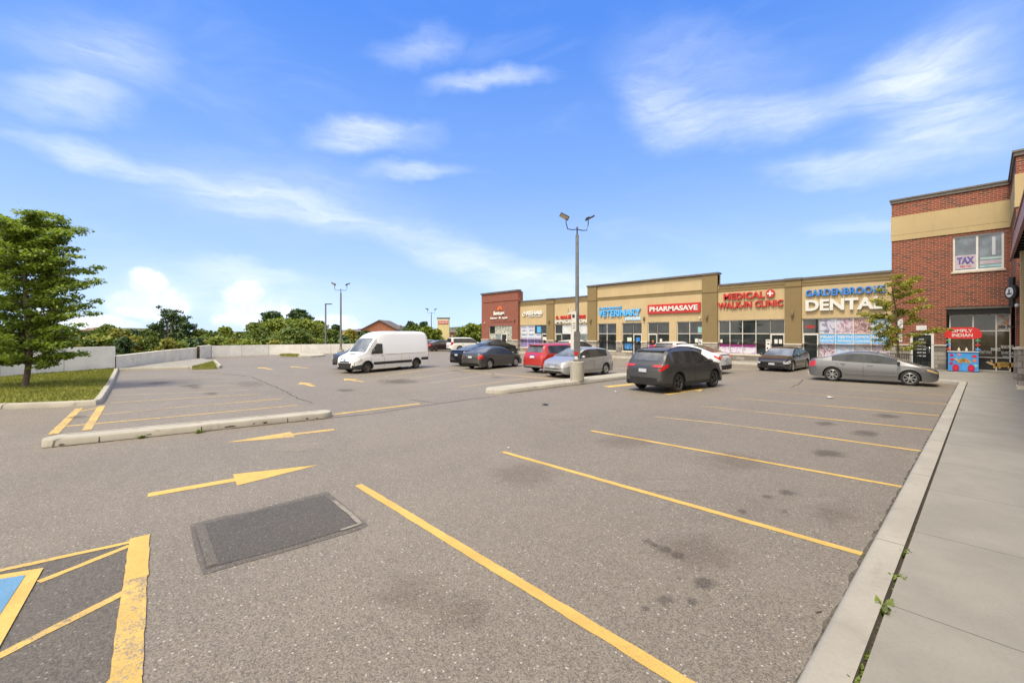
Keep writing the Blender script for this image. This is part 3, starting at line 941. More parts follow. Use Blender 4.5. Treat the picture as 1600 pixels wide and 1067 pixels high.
# oil stains and scuffs with a shape of their own
def stain_mat(name, col, amt):
    m = bpy.data.materials.new(name); m.use_nodes = True
    N = NT(m.node_tree); b = m.node_tree.nodes['Principled BSDF']
    co = N.n('ShaderNodeTexCoord'); p = geo_pos(N)
    g = N.vm('SUBTRACT', co.outputs['Generated'], (0.5, 0.5, 0.5))
    s = N.sep(g); r = N.m('SQRT', N.m('ADD', N.m('MULTIPLY', s[0], s[0]), N.m('MULTIPLY', s[1], s[1])))
    n = N.noise(p, 4.5, 6, 0.7)
    n2 = N.noise(p, 1.3, 4, 0.6, 1.0)
    k = N.m('SUBTRACT', 0.74, N.m('ADD', r, N.m('ADD', N.m('MULTIPLY', n, 0.55), N.m('MULTIPLY', n2, 0.35))))
    al = N.m('MULTIPLY', N.step(k, -0.06, 0.22), amt)
    b.inputs['Base Color'].default_value = (*col, 1); b.inputs['Roughness'].default_value = 0.8
    N.link(al, b.inputs['Alpha'])
    return m
M_oil = stain_mat('oil_stain', (0.05, 0.042, 0.036), 0.34)
M_oilfaint = stain_mat('oil_stain_faint', (0.10, 0.072, 0.05), 0.18)
M_pale = stain_mat('pale_scuff', (0.34, 0.30, 0.26), 0.16)
def stain(px, py, wpx, hpx, m_, z=0.007):
    a, b_, c, d = G(px - wpx / 2, py), G(px + wpx / 2, py), G(px, py - hpx / 2), G(px, py + hpx / 2)
    u = (b_ - a) / 2; v = (c - d) / 2; o = G(px, py); mb = MB()
    mb.face([(o.x + u.x * math.cos(t) + v.x * math.sin(t), o.y + u.y * math.cos(t) + v.y * math.sin(t), z) for t in [k * math.pi / 10 for k in range(20)]])
    struct(mb.build('oil_stain', m_))
for i, s in enumerate([(1200, 665, 0, 0), (1350, 677, 90, 14), (1295, 709, 100, 18), (1290, 662, 70, 9), (1385, 650, 80, 9), (1040, 858, 50, 14), (1058, 868, 46, 12),
          (1100, 912, 80, 26), (1040, 938, 60, 24), (1008, 951, 26, 12), (1082, 940, 40, 16), (1010, 846, 34, 12), (1022, 852, 22, 8), (1160, 800, 40, 10), (1230, 770, 60, 10),
          (1200, 776, 40, 8), (300, 603, 70, 6), (250, 598, 90, 5), (330, 615, 50, 6), (620, 596, 130, 12), (540, 610, 60, 8), (775, 590, 30, 4), (120, 652, 50, 6), (305, 606, 40, 4), (1225, 800, 30, 9), (1060, 905, 24, 9)]):
    if s[2]: stain(*s, M_oil, 0.0065 + 0.0004 * i)
for i, s in enumerate([(640, 930, 220, 110), (1090, 860, 330, 60), (1300, 800, 160, 60), (820, 740, 260, 40), (980, 690, 200, 26), (390, 600, 100, 16), (1150, 720, 260, 30), (720, 960, 200, 80)]):
    stain(*s, M_oilfaint, 0.0062 - 0.0002 * i)
for i, s in enumerate([(1235, 905, 330, 70), (1290, 790, 170, 26), (1040, 760, 200, 16), (470, 700, 200, 12), (880, 650, 180, 14)]):
    stain(*s, M_pale, 0.0170 + 0.0003 * i)

# ------------------------------------------------------------------ buildings
def wall_grid(mb, x0, x1, z0, z1, ops, y, rev, mi=0):
    """a wall facing -Y with openings (xa, xb, za, zb), reveals going back by rev"""
    xs = sorted({x0, x1} | {v for o in ops for v in o[:2]}); zs = sorted({z0, z1} | {v for o in ops for v in o[2:]})
    for i in range(len(xs) - 1):
        for j in range(len(zs) - 1):
            cx, cz = (xs[i] + xs[i + 1]) / 2, (zs[j] + zs[j + 1]) / 2
            if any(o[0] < cx < o[1] and o[2] < cz < o[3] for o in ops): continue
            mb.face([(xs[i], y, zs[j]), (xs[i + 1], y, zs[j]), (xs[i + 1], y, zs[j + 1]), (xs[i], y, zs[j + 1])], mi)
    for a, b, c, d in ops:
        mb.face([(a, y, c), (a, y, d), (a, y + rev, d), (a, y + rev, c)], mi); mb.face([(b, y, d), (b, y, c), (b, y + rev, c), (b, y + rev, d)], mi)
        mb.face([(a, y, d), (b, y, d), (b, y + rev, d), (a, y + rev, d)], mi); mb.face([(b, y, c), (a, y, c), (a, y + rev, c), (b, y + rev, c)], mi)

REV = 0.16
def glazing(parent, xs, zs, y, name='window', mats=None, door=None, fw=0.055, label=None):
    """a shop window: one frame part, with a pane sub-part per light; xs and zs are the mullion lines; door = index of the bay that is a door"""
    mb = MB(); y1 = y + REV - 0.03
    n = len(xs)
    for i, x in enumerate(xs):
        mb.box(x - fw / 2 if i not in (0, n - 1) else (x if i == 0 else x - fw), x + fw / 2 if i not in (0, n - 1) else (x + fw if i == 0 else x), y1 - 0.05, y1 + 0.03, zs[0], zs[-1])
    for i in range(n - 1):
        for j, z in enumerate(zs):
            if door == i and j == 0: continue
            za, zb = (z, z + fw) if j == 0 else ((z - fw, z) if j == len(zs) - 1 else (z - fw / 2, z + fw / 2))
            mb.box(xs[i] + fw * .4, xs[i + 1] - fw * .4, y1 - 0.047, y1 + 0.027, za, zb)
    fr = mb.build(name, M_alu, parent)
    k = 0
    for i in range(n - 1):
        for j in range(len(zs) - 1):
            z0 = zs[j]
            if door == i and j == 0: continue
            g = MB(); g.box(xs[i] + fw * .4, xs[i + 1] - fw * .4, y1 - 0.012, y1 + 0.01, z0, zs[j + 1])
            g.build('pane', (mats or {}).get((i, j), M_glass), fr)
    return fr

def shop_door(parent, x0, x1, y, z0, z1, glass=None, label=None):
    y1 = y + REV - 0.03; w = 0.085
    mb = MB()
    mb.box(x0, x0 + w, y1 - 0.06, y1 + 0.02, z0, z1); mb.box(x1 - w, x1, y1 - 0.06, y1 + 0.02, z0, z1)
    mb.box(x0 + w, x1 - w, y1 - 0.057, y1 + 0.017, z1 - w, z1); mb.box(x0 + w, x1 - w, y1 - 0.057, y1 + 0.017, z0, z0 + 0.22)
    d = mb.build('door', M_alu, parent)
    g = MB(); g.box(x0 + w, x1 - w, y1 - 0.01, y1 + 0.008, z0 + 0.22, z1 - w); g.build('pane', glass or M_glass, d)
    h = MB(); h.tube([(x1 - w * .5, y1 - 0.06, 1.0), (x1 - w * .5, y1 - 0.12, 1.02), (x1 - w * .5, y1 - 0.12, 1.38), (x1 - w * .5, y1 - 0.06, 1.40)], 0.018, 6); h.build('handle', M_chrome, d)
    if label: d['label'] = label
    return d

def lamp_part(parent, x, z, y, mat=None):
    mb = MB(); mb.lathe([(0.0, 0), (0.07, 0), (0.085, 0.03), (0.085, 0.33), (0.07, 0.36), (0, 0.36)], 12, 'z', (x, y - 0.12, z - 0.18)); mb.box(x - 0.04, x + 0.04, y - 0.06, y, z - 0.06, z + 0.06)
    mb.build('wall_lamp', M_brownd if mat is None else mat, parent)

ZT = 2.26
X_A0, X_A1 = FX(755.7), FX(812.5)       # brick end unit
X_B, X_C, X_D = FX(918.7), FX(1121.8), FX(1393)
# --- the beige strip of shops
strip_b = thing('strip_mall', ((X_A1 + X_D) / 2, YF, 0.15), 'long single storey beige stucco strip of shops with brown pilasters', 'building')
O_ = Vector(strip_b.location)
class LB(MB):
    """mesh builder in world coordinates for a part of a building whose root is not at the origin"""
    def build(self, name, mats, parent, **kw):
        off = Vector(parent.matrix_basis.translation) if parent.parent is None else Vector(parent.parent.location)
        self.v = [(v[0] - off.x, v[1] - off.y, v[2] - off.z) for v in self.v]
        return MB.build(self, name, mats, parent, **kw)
_MB = MB
def use_local():
    pass
MBG = MB
def part(name, fn, mat, parent):
    mb = LB(); fn(mb); return mb.build(name, mat, parent)

# openings (xa, xb, za, zb), with their mullions
def xs_(*p): return [FX(q) for q in p]
WIN = [
    dict(p=(812.6, 823.7, 834.4, 845.6, 854.4), z0=0.62, door=3, zt=3.28),
    dict(p=(867.0, 877.6, 891.2, 905.2, 918.2), z0=0.35, door=0, zt=3.28),
    dict(p=(934.3, 947.8, 962.8), z0=0.58, door=None, zt=3.28),
    dict(p=(971.8, 988.6, 1002.7), z0=0.58, door=1, zt=3.3),
    dict(p=(1011.9, 1026.6, 1045.8), z0=0.58, door=0, zt=3.3),
    dict(p=(1057.4, 1077.0, 1097.5), z0=0.58, door=None, zt=3.3),
    dict(p=(1122.3, 1139.9, 1159.6, 1180.6, 1202.7, 1226.3), z0=0.66, door=4, zt=3.32),
    dict(p=(1253, 1279.3, 1305.3, 1332.8, 1361, 1390.4), z0=0.6, door=0, zt=3.32),
]
ops = []
for w in WIN:
    xs = xs_(*w['p'])
    if w['door'] is None: ops.append((xs[0], xs[-1], w['z0'], w['zt']))
    else:
        d = w['door']
        if d == 0: ops += [(xs[0], xs[1], 0.15, w['zt']), (xs[1], xs[-1], w['z0'], w['zt'])]
        else: ops += [(xs[0], xs[d], w['z0'], w['zt']), (xs[d], xs[d + 1], 0.15, w['zt'])] + ([(xs[d + 1], xs[-1], w['z0'], w['zt'])] if d + 2 < len(xs) else [])
ZS = 1.55
TOP1, TOP2 = 6.06, 7.0
def f(mb):
    wall_grid(mb, X_A1, X_D, ZS, TOP1, [(a, b, max(c, ZS), d) for a, b, c, d in ops], YF, REV)
    mb.box(X_B, X_C, YF, YF + 0.5, TOP1, TOP2)
    mb.face([(X_A1, YF + .5, TOP1), (X_A1, YF + .5, 0), (X_A1, YF + 18, 0), (X_A1, YF + 18, TOP1)])
    mb.box(X_A1, X_D, YF + 17.8, YF + 18, 0.1, TOP1 - .3)
part('stucco_wall', f, M_cream, strip_b)
def f(mb):
    mb.box(X_A1, X_D, YF + 0.9, YF + 17.7, 0.16, 5.6)
part('interior', f, pm('dark_interior', (0.03, 0.03, 0.028), 0.9), strip_b)
def f(mb):
    wall_grid(mb, X_A1, X_D, 0.0, ZS - 0.09, [(a, b, c if c > 0.2 else 0.0, ZS - 0.09) for a, b, c, d in ops], YF - 0.045, REV + 0.04)
part('stone_base', f, M_stone, strip_b)
xs = sorted({X_A1, X_D} | {v for o in ops for v in o[:2]})
for i in range(len(xs) - 1):
    cx = (xs[i] + xs[i + 1]) / 2
    o = next((o for o in ops if o[0] < cx < o[1]), None)
    if xs[i + 1] - xs[i] < .02: continue
    if o is None: part('stone_cap', lambda mb: mb.box(xs[i], xs[i + 1], YF - 0.09, YF + 0.02, ZS - 0.09, ZS), M_sill, strip_b)
    elif o[2] > 0.2: part('sill', lambda mb: mb.box(xs[i] + .003, xs[i + 1] - .003, YF - 0.08, YF + REV - .09, o[2] - 0.08, o[2] + 0.004), M_sill, strip_b)
PIL = [(854.9, 866.4, TOP1 + .05, 0.0), (918.9, 933.2, TOP2 + .05, .004), (1097.8, 1121.8, TOP2 + .05, .004), (1226.8, 1252.7, TOP1 + 0.05, 0.0)]
for a, b, zt, e in PIL:
    def f(mb, a=a, b=b, zt=zt):
        mb.box(FX(a), FX(b), YF - 0.13, YF + 0.3, ZS + .002, zt)
        mb.box(FX(a) - 0.03, FX(b) + 0.03, YF - 0.17, YF - 0.131, 5.60, 5.63)
    p = part('pilaster', f, M_brown, strip_b)
    def f(mb, a=a, b=b): mb.box(FX(a) - .02, FX(b) + .02, YF - 0.17, YF - .01, 0.0, ZS - 0.09)
    s = part('stone_base', f, M_stone, strip_b)
    def f(mb, a=a, b=b): mb.box(FX(a) - .05, FX(b) + .05, YF - 0.21, YF - .095, ZS - 0.09, ZS + 0.003)
    part('sill', f, M_sill, strip_b)
spans = [(X_A1, FX(854.9)), (FX(866.4), FX(918.9)), (FX(933.2), FX(1097.8)), (FX(1121.8), FX(1226.8)), (FX(1252.7), X_D)]
for i, (a, b) in enumerate(spans):
    zb = 5.62
    part('cornice_band', lambda mb: (mb.box(a, b, YF - 0.05, YF - .002, zb, zb + .26), mb.box(a, b, YF - 0.075, YF - .052, zb + .2, zb + .26)), M_brown, strip_b)
def f(mb):
    mb.box(X_A1, X_B - .06, YF - 0.14, YF + 0.4, TOP1, TOP1 + 0.14); mb.box(X_C + .08, X_D, YF - 0.14, YF + 0.4, TOP1, TOP1 + 0.14)
    mb.box(X_B - 0.06, X_C + 0.06, YF - 0.2, YF + 0.56, TOP2 + 0.05, TOP2 + 0.2)
    mb.box(FX(854.9) - .04, FX(866.4) + .04, YF - 0.2, YF - 0.142, TOP1, TOP1 + 0.16); mb.box(FX(1226.8) - .04, FX(1252.7) + .04, YF - 0.2, YF - 0.142, TOP1, TOP1 + 0.16)
part('parapet_cap', f, M_cap, strip_b)
part('roof', lambda mb: mb.box(X_A1 + .05, X_D - .05, YF + 0.41, YF + 17.79, TOP1 - 0.6, TOP1 - 0.35), M_cap, strip_b)
part('roof', lambda mb: mb.box(X_B + .02, X_C - .02, YF + 0.501, YF + .55, TOP1 - 0.3, TOP2 - .01), M_cream2, strip_b)

# posters and panes seen in the glass
def collage_mat(name, cols, scale, seed=0):
    """a printed photograph: soft blobs of a few colours"""
    m, N, b = newmat(name)
    co = N.n('ShaderNodeTexCoord').outputs['Object']
    co2 = N.vm('ADD', co, (seed * 3.1, seed * 1.7, seed * 0.9))
    a = N.noise(co2, scale, 3, 0.5, 1.5)
    c = N.ramp(a, [(0.0, cols[0]), (0.40, cols[0]), (0.46, cols[1]), (0.53, cols[2]), (0.58, cols[3]), (0.66, cols[1]), (0.8, cols[0])])
    N.link(c, b.inputs['Base Color']); b.inputs['Roughness'].default_value = 0.25
    return m
PK = [(0.42, 0.45, 0.54), (0.48, 0.36, 0.42), (0.20, 0.10, 0.13), (0.50, 0.50, 0.55)]
M_ph = [collage_mat('dental_print_a', [(0.42, 0.47, 0.58), (0.42, 0.36, 0.44), (0.08, 0.10, 0.16), (0.5, 0.52, 0.6)], 1.7, 1), collage_mat('dental_print_b', PK, 1.5, 2),
        collage_mat('dental_print_c', [(0.16, 0.10, 0.10), (0.5, 0.3, 0.32), (0.09, .05, .05), (0.35, 0.25, 0.2)], 2.0, 3), collage_mat('dental_print_d', [(0.42, 0.46, 0.55), (0.12, 0.3, 0.42), (0.06, 0.08, 0.1), (0.55, 0.55, 0.6)], 1.6, 4),
        collage_mat('dental_print_e', PK, 1.9, 5), collage_mat('dental_print_f', [(0.45, 0.5, 0.62), (0.25, 0.42, 0.62), (0.5, 0.42, 0.42), (0.55, 0.55, 0.62)], 1.8, 6),
        collage_mat('dental_print_g', [(0.5, 0.5, 0.58), (0.42, 0.4, 0.42), (0.3, 0.22, 0.2), (0.55, 0.53, 0.6)], 1.6, 7), collage_mat('dental_print_h', PK, 2.2, 8)]
M_frost = pm('frosted_film', (0.50, 0.53, 0.56), 0.3, var=0.1, vscale=4)
M_blind = pm('white_blind', (0.48, 0.50, 0.49), 0.5, var=0.12, vscale=2.0)
M_purple = pm('purple_film', (0.11, 0.06, 0.30), 0.35, var=0.1)
M_magenta = pm('magenta_film', (0.42, 0.03, 0.26), 0.35, var=0.1)
M_lilac = collage_mat('lilac_film', [(0.55, 0.52, 0.58), (0.62, 0.6, 0.64), (0.36, 0.2, 0.42), (0.6, 0.58, 0.62)], 1.5, 9)
M_dkbrown = glass_mat('glass_brownish', (0.05, 0.035, 0.025))
WMATS = {7: {(1, 1): M_ph[0], (2, 1): M_ph[1], (3, 1): M_ph[2], (4, 1): M_ph[3], (1, 0): M_ph[4], (2, 0): M_ph[5], (3, 0): M_ph[6], (4, 0): M_ph[7]},
         1: {(1, 1): M_blind, (2, 1): M_blind, (3, 1): M_blind, (3, 0): M_glass2, (1, 0): M_glass, (2, 0): M_glass},
         0: {(0, 1): M_frost, (1, 1): M_frost, (0, 0): M_frost, (1, 0): M_frost, (2, 0): M_frost},
         2: {(0, 0): M_glass, (1, 0): M_glass}}
def local(o, parent):
    pass
GL = []
for i, w in enumerate(WIN):
    xs = [x - O_.x for x in xs_(*w['p'])]
    zz = [w['z0'] - O_.z, ZT - O_.z, w['zt'] - O_.z]
    fr = glazing(strip_b, xs, zz, 0.0, 'window', WMATS.get(i), w['door'])
    d = w['door']
    if d is not None:
        shop_door(strip_b, xs[d] + 0.03, xs[d + 1] - 0.03, 0.0, 0.005, ZT - O_.z - 0.02, M_glass)
    GL.append((xs, zz))
for px, py in ((859.5, 502.5), (924.5, 501), (1007, 498), (1106, 495), (1239.5, 490.5)):
    lamp_part(strip_b, FX(px) - O_.x, FZ(px, py) - O_.z, -0.13 if px != 1007 else 0.0)
# cameras
def cam_part(parent, x, y, z):
    mb = MB(); mb.tube([(x, y, z), (x, y - 0.12, z - 0.02)], 0.05, 8); mb.lathe([(0, -.09), (.05, -.07), (.07, 0), (.05, .04), (0, .05)], 10, 'z', (x, y - 0.16, z - 0.02)); mb.build('security_camera', M_white, parent)
cam_part(strip_b, FX(1094.5) - O_.x, -0.02, FZ(1094.5, 496.5) - O_.z)

# ---- lettering
def text_mb(s, x0, x1, z0, z1, y0, depth, bold=0.0, shear=0.0, spacing=1.0, fitx=True):
    cu = bpy.data.curves.new('t', 'FONT'); cu.body = s; cu.size = 1; cu.extrude = 0.5; cu.offset = bold; cu.shear = shear; cu.space_character = spacing
    cu.resolution_u = 3
    o = bpy.data.objects.new('t', cu); COL.objects.link(o)
    dg = bpy.context.evaluated_depsgraph_get()
    me = bpy.data.meshes.new_from_object(o.evaluated_get(dg))
    vs = np.array([v.co[:] for v in me.vertices]); fs = [tuple(p.vertices) for p in me.polygons]
    bpy.data.objects.remove(o); bpy.data.curves.remove(cu); bpy.data.meshes.remove(me)
    lo, hi = vs.min(0), vs.max(0)
    sx = (x1 - x0) / (hi[0] - lo[0]); sz = (z1 - z0) / (hi[1] - lo[1])
    if not fitx: sx = sz * fitx if fitx else sz
    out = [(x0 + (v[0] - lo[0]) * sx, y0 - (v[2] + 0.5) * depth, z0 + (v[1] - lo[1]) * sz) for v in vs]
    mb = MB(); mb.add(out, fs); return mb
def letters(parent, s, x0, x1, z0, z1, y0, depth, mat, bold=0.03, name='lettering', **kw):
    mb = text_mb(s, x0, x1, z0, z1, y0, depth, bold, **kw)
    # front cap is at y0-depth; make a slightly larger backing outline by the extrusion itself
    return mb.build(name, mat, parent)

def sign(label, px0, px1, zc, group=None, cat='sign'):
    return thing('shop_sign', ((FX(px0) + FX(px1)) / 2, YF, zc), label, cat, group)
def lt(sg, s, p0, p1, z0, z1, mat, depth=0.12, bold=0.03, y=0.0, **kw):
    return letters(sg, s, FX(p0) - sg.location.x, FX(p1) - sg.location.x, z0 - sg.location.z, z1 - sg.location.z, y, depth, mat, bold, **kw)
s = sign('raised blue upper word over big raised white DENTAL letters above the printed windows', 1259, 1384, 4.6)
lt(s, 'GARDENBROOKE', 1259.5, 1384, 4.83, 5.30, M_signblue, 0.14, 0.022); lt(s, 'DENTAL', 1259.5, 1383, 3.83, 4.60, M_white, 0.16, 0.035)
s = sign('raised red MEDICAL WALK-IN CLINIC letters with a round white cross', 1121, 1225, 4.8)
lt(s, 'MEDICAL', 1131.5, 1195.5, 4.93, 5.43, M_red, 0.14, 0.025); lt(s, 'WALK-IN CLINIC', 1122.5, 1224.3, 4.25, 4.74, M_red, 0.14, 0.022)
mb = MB(); cx, cz = FX(1204.3) - s.location.x, 5.22 - s.location.z
mb.lathe([(0, -0.14), (0.30, -0.14), (0.30, 0)], 28, 'y', (cx, 0, cz)); mb.build('emblem_disc', M_red, s, sharp=30)
mb = MB(); mb.box(cx - .055, cx + .055, -.165, -.141, cz - .2, cz + .2); mb.box(cx - .2, cx - .056, -.165, -.141, cz - .055, cz + .055); mb.box(cx + .056, cx + .2, -.165, -.141, cz - .055, cz + .055); mb.build('emblem_cross', M_white, s)
s = sign('red rectangular board with white capital letters', 1013, 1095, 4.4)
mb = MB(); mb.box(FX(1013.2) - s.location.x, FX(1095) - s.location.x, -0.15, 0, 4.05 - s.location.z, 4.86 - s.location.z); mb.build('board', M_red, s)
lt(s, 'PHARMASAVE', 1016.5, 1091.5, 4.24, 4.68, M_white, 0.04, 0.03, y=-0.15)
s = sign('light blue raised VETERINARY letters with a small line above and a small line below', 935, 1002, 4.2)
lt(s, 'GARDENBROOKE', 936.5, 972, 4.68, 4.88, M_signlblue, 0.08, 0.02); lt(s, 'VETERINARY', 935.8, 1001.8, 3.94, 4.58, M_signlblue, 0.14, 0.03)
mb = MB(); mb.box(FX(977) - s.location.x, FX(1001.5) - s.location.x, -0.08, 0, 3.52 - s.location.z, 3.83 - s.location.z); mb.build('board', pm('sign_pale_blue', (0.35, 0.55, 0.72), 0.4), s)
lt(s, 'HOSPITAL', 978.5, 1000, 3.59, 3.77, M_white, 0.03, 0.02, y=-0.08)
s = sign('small red letter row over white IMMIGRATION letters, partly behind the lamp post', 868, 918, 3.9)
lt(s, 'IMMIGRATION', 868, 917.8, 3.40, 3.76, M_white, 0.10, 0.03); lt(s, 'S. SAUNDERS', 869, 915.5, 3.86, 4.22, M_red, 0.10, 0.05)
mb = MB(); x0 = FX(891.3) - s.location.x
mb.prism([(x0 - .33, 0), (x0 - .26, 0), (x0 - .26, .1), (x0 - .33, .1)], 4.45 - 3.9, 4.95 - 3.9); mb.prism([(x0 + .26, 0), (x0 + .33, 0), (x0 + .33, -.1), (x0 + .26, -.1)], 4.45 - 3.9, 4.95 - 3.9)
mb.box(x0 - .03, x0 + .03, -.1, 0, 4.5 - 3.9, 5.35 - 3.9); mb.box(x0 - .25, x0 + .25, -.1, 0, 4.36 - 3.9, 4.49 - 3.9); mb.box(x0 - .17, x0 - .10, -.1, 0, 4.5 - 3.9, 4.8 - 3.9); mb.box(x0 + .10, x0 + .17, -.1, 0, 4.5 - 3.9, 4.8 - 3.9)
mb.build('emblem', pm('sign_ivory', (0.62, 0.55, 0.42), 0.4), s)
s = sign('white REHAB letters with a thin line under them and a small curled emblem', 817, 848, 4.5)
lt(s, 'REHAB', 823.5, 848, 4.46, 4.92, M_white, 0.12, 0.05); lt(s, 'PHYSIOTHERAPY', 826, 847.5, 4.22, 4.36, M_white, 0.08, 0.03)
mb = MB(); x0 = FX(819.6) - s.location.x
pts = [(x0 + .30 * math.cos(a) * (1 - .05 * i), -.06, .30 * math.sin(a) * (1 - .05 * i) + .05) for i, a in enumerate([k * 0.45 + 2.4 for k in range(11)])]
mb.tube(pts, 0.055, 6); mb.lathe([(0, -.12), (.13, -.12), (.13, 0)], 14, 'y', (x0 + .02, 0, .2)); mb.build('emblem', M_white, s)

# window films, notices
def film(parent_thing, p0, p1, z0, z1, mat, name='film', y=REV - 0.055, th=0.006, off=None):
    mb = MB(); o = parent_thing.location
    mb.box(FX(p0) - o.x, FX(p1) - o.x, y - th, y, z0 - o.z, z1 - o.z)
    return mb.build(name, mat, parent_thing)
YG = REV - 0.043
for a, b in ((1280.2, 1304.4), (1306.2, 1331.9), (1333.7, 1360.1), (1361.9, 1389.5)):
    film(strip_b, a, b, 1.62, 2.2, M_signlblue, 'window_banner', YG)
for a, b, t1, t2 in ((1281.2, 1303.6, 'IMPLANT', 'DENTISTRY'), (1307.6, 1330.6, 'TEETH', 'WHITENING'), (1334.6, 1359.4, 'COSMETIC', 'CLEANING'), (1363, 1388.5, 'BRACES', 'INVISIBLE')):
    o = O_
    letters(strip_b, t1, FX(a) - o.x, FX(b) - o.x, 1.94 - o.z, 2.13 - o.z, YG - .007, 0.006, M_white, 0.03, 'banner_text')
    letters(strip_b, t2, FX(a) - o.x, FX(b) - o.x, 1.69 - o.z, 1.86 - o.z, YG - .007, 0.006, M_white, 0.02, 'banner_text')
for a, b in ((1123.4, 1139), (1140.8, 1158.8), (1160.5, 1179.8)):
    film(strip_b, a, b, 0.74, 1.22, M_lilac, 'window_film', YG); film(strip_b, a, b, 1.225, 1.43, M_magenta, 'window_film', YG)
for a, b, z in ((1058.4, 1076.2, .66), (1077.8, 1096.6, .66), (1027.5, 1045, .66)):
    film(strip_b, a, b, z, z + 0.48, M_magenta if b < 1050 else M_lilac, 'window_film', YG); 
    film(strip_b, a, b, 1.15, 1.28, M_magenta, 'window_film', YG)
film(strip_b, 1013.3, 1025, 0.8, 1.22, M_magenta, 'window_film', YG - 0.02)
film(strip_b, 1205.5, 1215, 0.8, 1.3, M_magenta, 'window_film', YG - 0.02)
for (a, b, z0, z1, c) in ((1085, 1089.5, 1.45, 1.85, M_white), (1124.5, 1128, 1.5, 1.8, M_white), (1209.5, 1214.5, 1.5, 1.85, M_white), (1216.5, 1221.5, 1.5, 1.85, M_white), (1089.5, 1096.8, 2.35, 2.82, pm('notice_teal', (0.22, 0.42, 0.40), .5)),
                      (1030, 1033.5, 1.5, 1.8, M_white), (1018, 1021, 1.4, 1.65, pm('notice_orange', (.5, .2, .08), .5)), (979, 986, 1.5, 1.9, pm('notice_pale', (.5, .55, .42), .5)), (993.5, 999, 1.55, 1.9, M_signblue), (975, 987, 0.8, 1.35, pm('notice_blue_car', (0.05, 0.2, 0.45), .4, var=.6, vscale=5))):
    film(strip_b, a, b, z0, z1, c, 'notice', YG - 0.03 if a in (1209.5, 1216.5, 1018, 993.5) else YG)
o = O_
letters(strip_b, 'OPEN', FX(1258) - o.x, FX(1272) - o.x, 2.62 - o.z, 2.86 - o.z, YG, .02, M_red, .03, 'open_sign')
for (a, b) in ((813.4, 823), (824.4, 833.8), (835, 845)):
    film(strip_b, a, b, 0.7, 1.75, M_purple, 'window_film', YG)
for k, (a, b) in enumerate(((814.5, 822.2), (825.2, 833), (836, 844.4))):
    for j, z in enumerate((0.82, 1.08, 1.34, 1.58)):
        letters(strip_b, ('MASSAGE', 'ORTHOTICS', 'THERAPY')[k] if j % 2 == 0 else 'ACUPUNCTURE', FX(a) - o.x, FX(b) - o.x, z - o.z, z + .1 - o.z, YG - .007, .005, M_white, .02, 'film_text')
for a, b, z in ((814.5, 822, 2.85), (814.5, 822, 2.5), (825.5, 833, 2.9), (825.5, 833, 2.55), (825.5, 833, 2.0), (814.5, 822, 2.0), (836.5, 844, 2.0)):
    letters(strip_b, 'PHYSIO' if z > 2.7 else 'THERAPY', FX(a) - o.x, FX(b) - o.x, z - o.z, z + .22 - o.z, YG, .005, M_purple if z > 2.3 else M_signblue, .01, 'film_text')
film(strip_b, 838, 844, 2.4, 3.1, M_signlblue, 'notice', YG); film(strip_b, 847.5, 853.5, 0.6, 1.9, M_white, 'notice', YG - 0.03)
mb = MB(); mb.lathe([(0, 0), (.25, 0), (.25, -.005)], 20, 'y', (FX(850.5) - o.x, YG - .037, 1.3 - o.z)); mb.build('notice', M_black, strip_b)

# --- brick end unit at the far left
anchor = thing('brick_shop', ((X_A0 + X_A1) / 2, YF, 0.15), 'tall red brick shop unit at the far end of the beige strip', 'building')
ax0, ax1, AY = X_A0, X_A1 - .005, YF - 0.35
aop = [(FX(764, AY), FX(799.7, AY), 0.15, 3.28)]
ZA = 7.4
def f(mb):
    wall_grid(mb, ax0, ax1, 1.47, ZA, [(aop[0][0], aop[0][1], 1.47, 3.28)], AY, 0.3)
    mb.face([(ax1, AY, 1.47), (ax1, YF + .5, 1.47), (ax1, YF + .5, ZA), (ax1, AY, ZA)]); mb.face([(ax0, YF + 12, 0), (ax0, YF + .5, 0), (ax0, YF + .5, 6.0), (ax0, YF + 12, 6.0)]); mb.face([(ax0, YF + .5, 0), (ax0, AY, 0), (ax0, AY, ZA), (ax0, YF + .5, ZA)])
    mb.face([(ax0, YF + .5, 5.5), (ax0, YF + .5, ZA), (ax1, YF + .5, ZA), (ax1, YF + .5, 5.5)])
    mb.face([(ax0, YF + 12, 0), (ax0, YF + 12, 6), (ax1, YF + 12, 6), (ax1, YF + 12, 0)])
    mb.box(FX(756, AY), FX(812, AY), AY - 0.06, AY - .001, 6.35, 6.5); mb.box(FX(768, AY), FX(800, AY), AY - 0.05, AY - .001, 3.75, 3.86)
part('brick_wall', f, M_brick2, anchor)
part('stone_base', lambda mb: (mb.box(ax0 - .03, aop[0][0], AY - .05, AY + .3, 0, 1.46), mb.box(aop[0][1], ax1 + .02, AY - .05, AY + .3, 0, 1.46)), M_stone, anchor)
part('sill', lambda mb: (mb.box(ax0 - .06, aop[0][0], AY - .09, AY + .1, 1.461, 1.55), mb.box(aop[0][1], ax1 + .04, AY - .09, AY + .1, 1.461, 1.55)), M_sill, anchor)
part('parapet_cap', lambda mb: mb.box(ax0 - .1, ax1 + .1, AY - .12, AY + .5, ZA, ZA + 0.2), M_cap, anchor)
part('roof', lambda mb: mb.box(ax0 + .02, ax1 - .02, YF + .51, YF + 11.9, 5.5, 5.7), M_cap, anchor)
part('interior', lambda mb: mb.box(ax0 + .1, ax1 - .1, AY + 1.2, YF + 10, 0.2, 5.4), MATS['dark_interior'], anchor)
xs = [v - anchor.location.x for v in (aop[0][0], FX(773, AY), FX(782.5, AY), FX(791.5, AY), aop[0][1])]
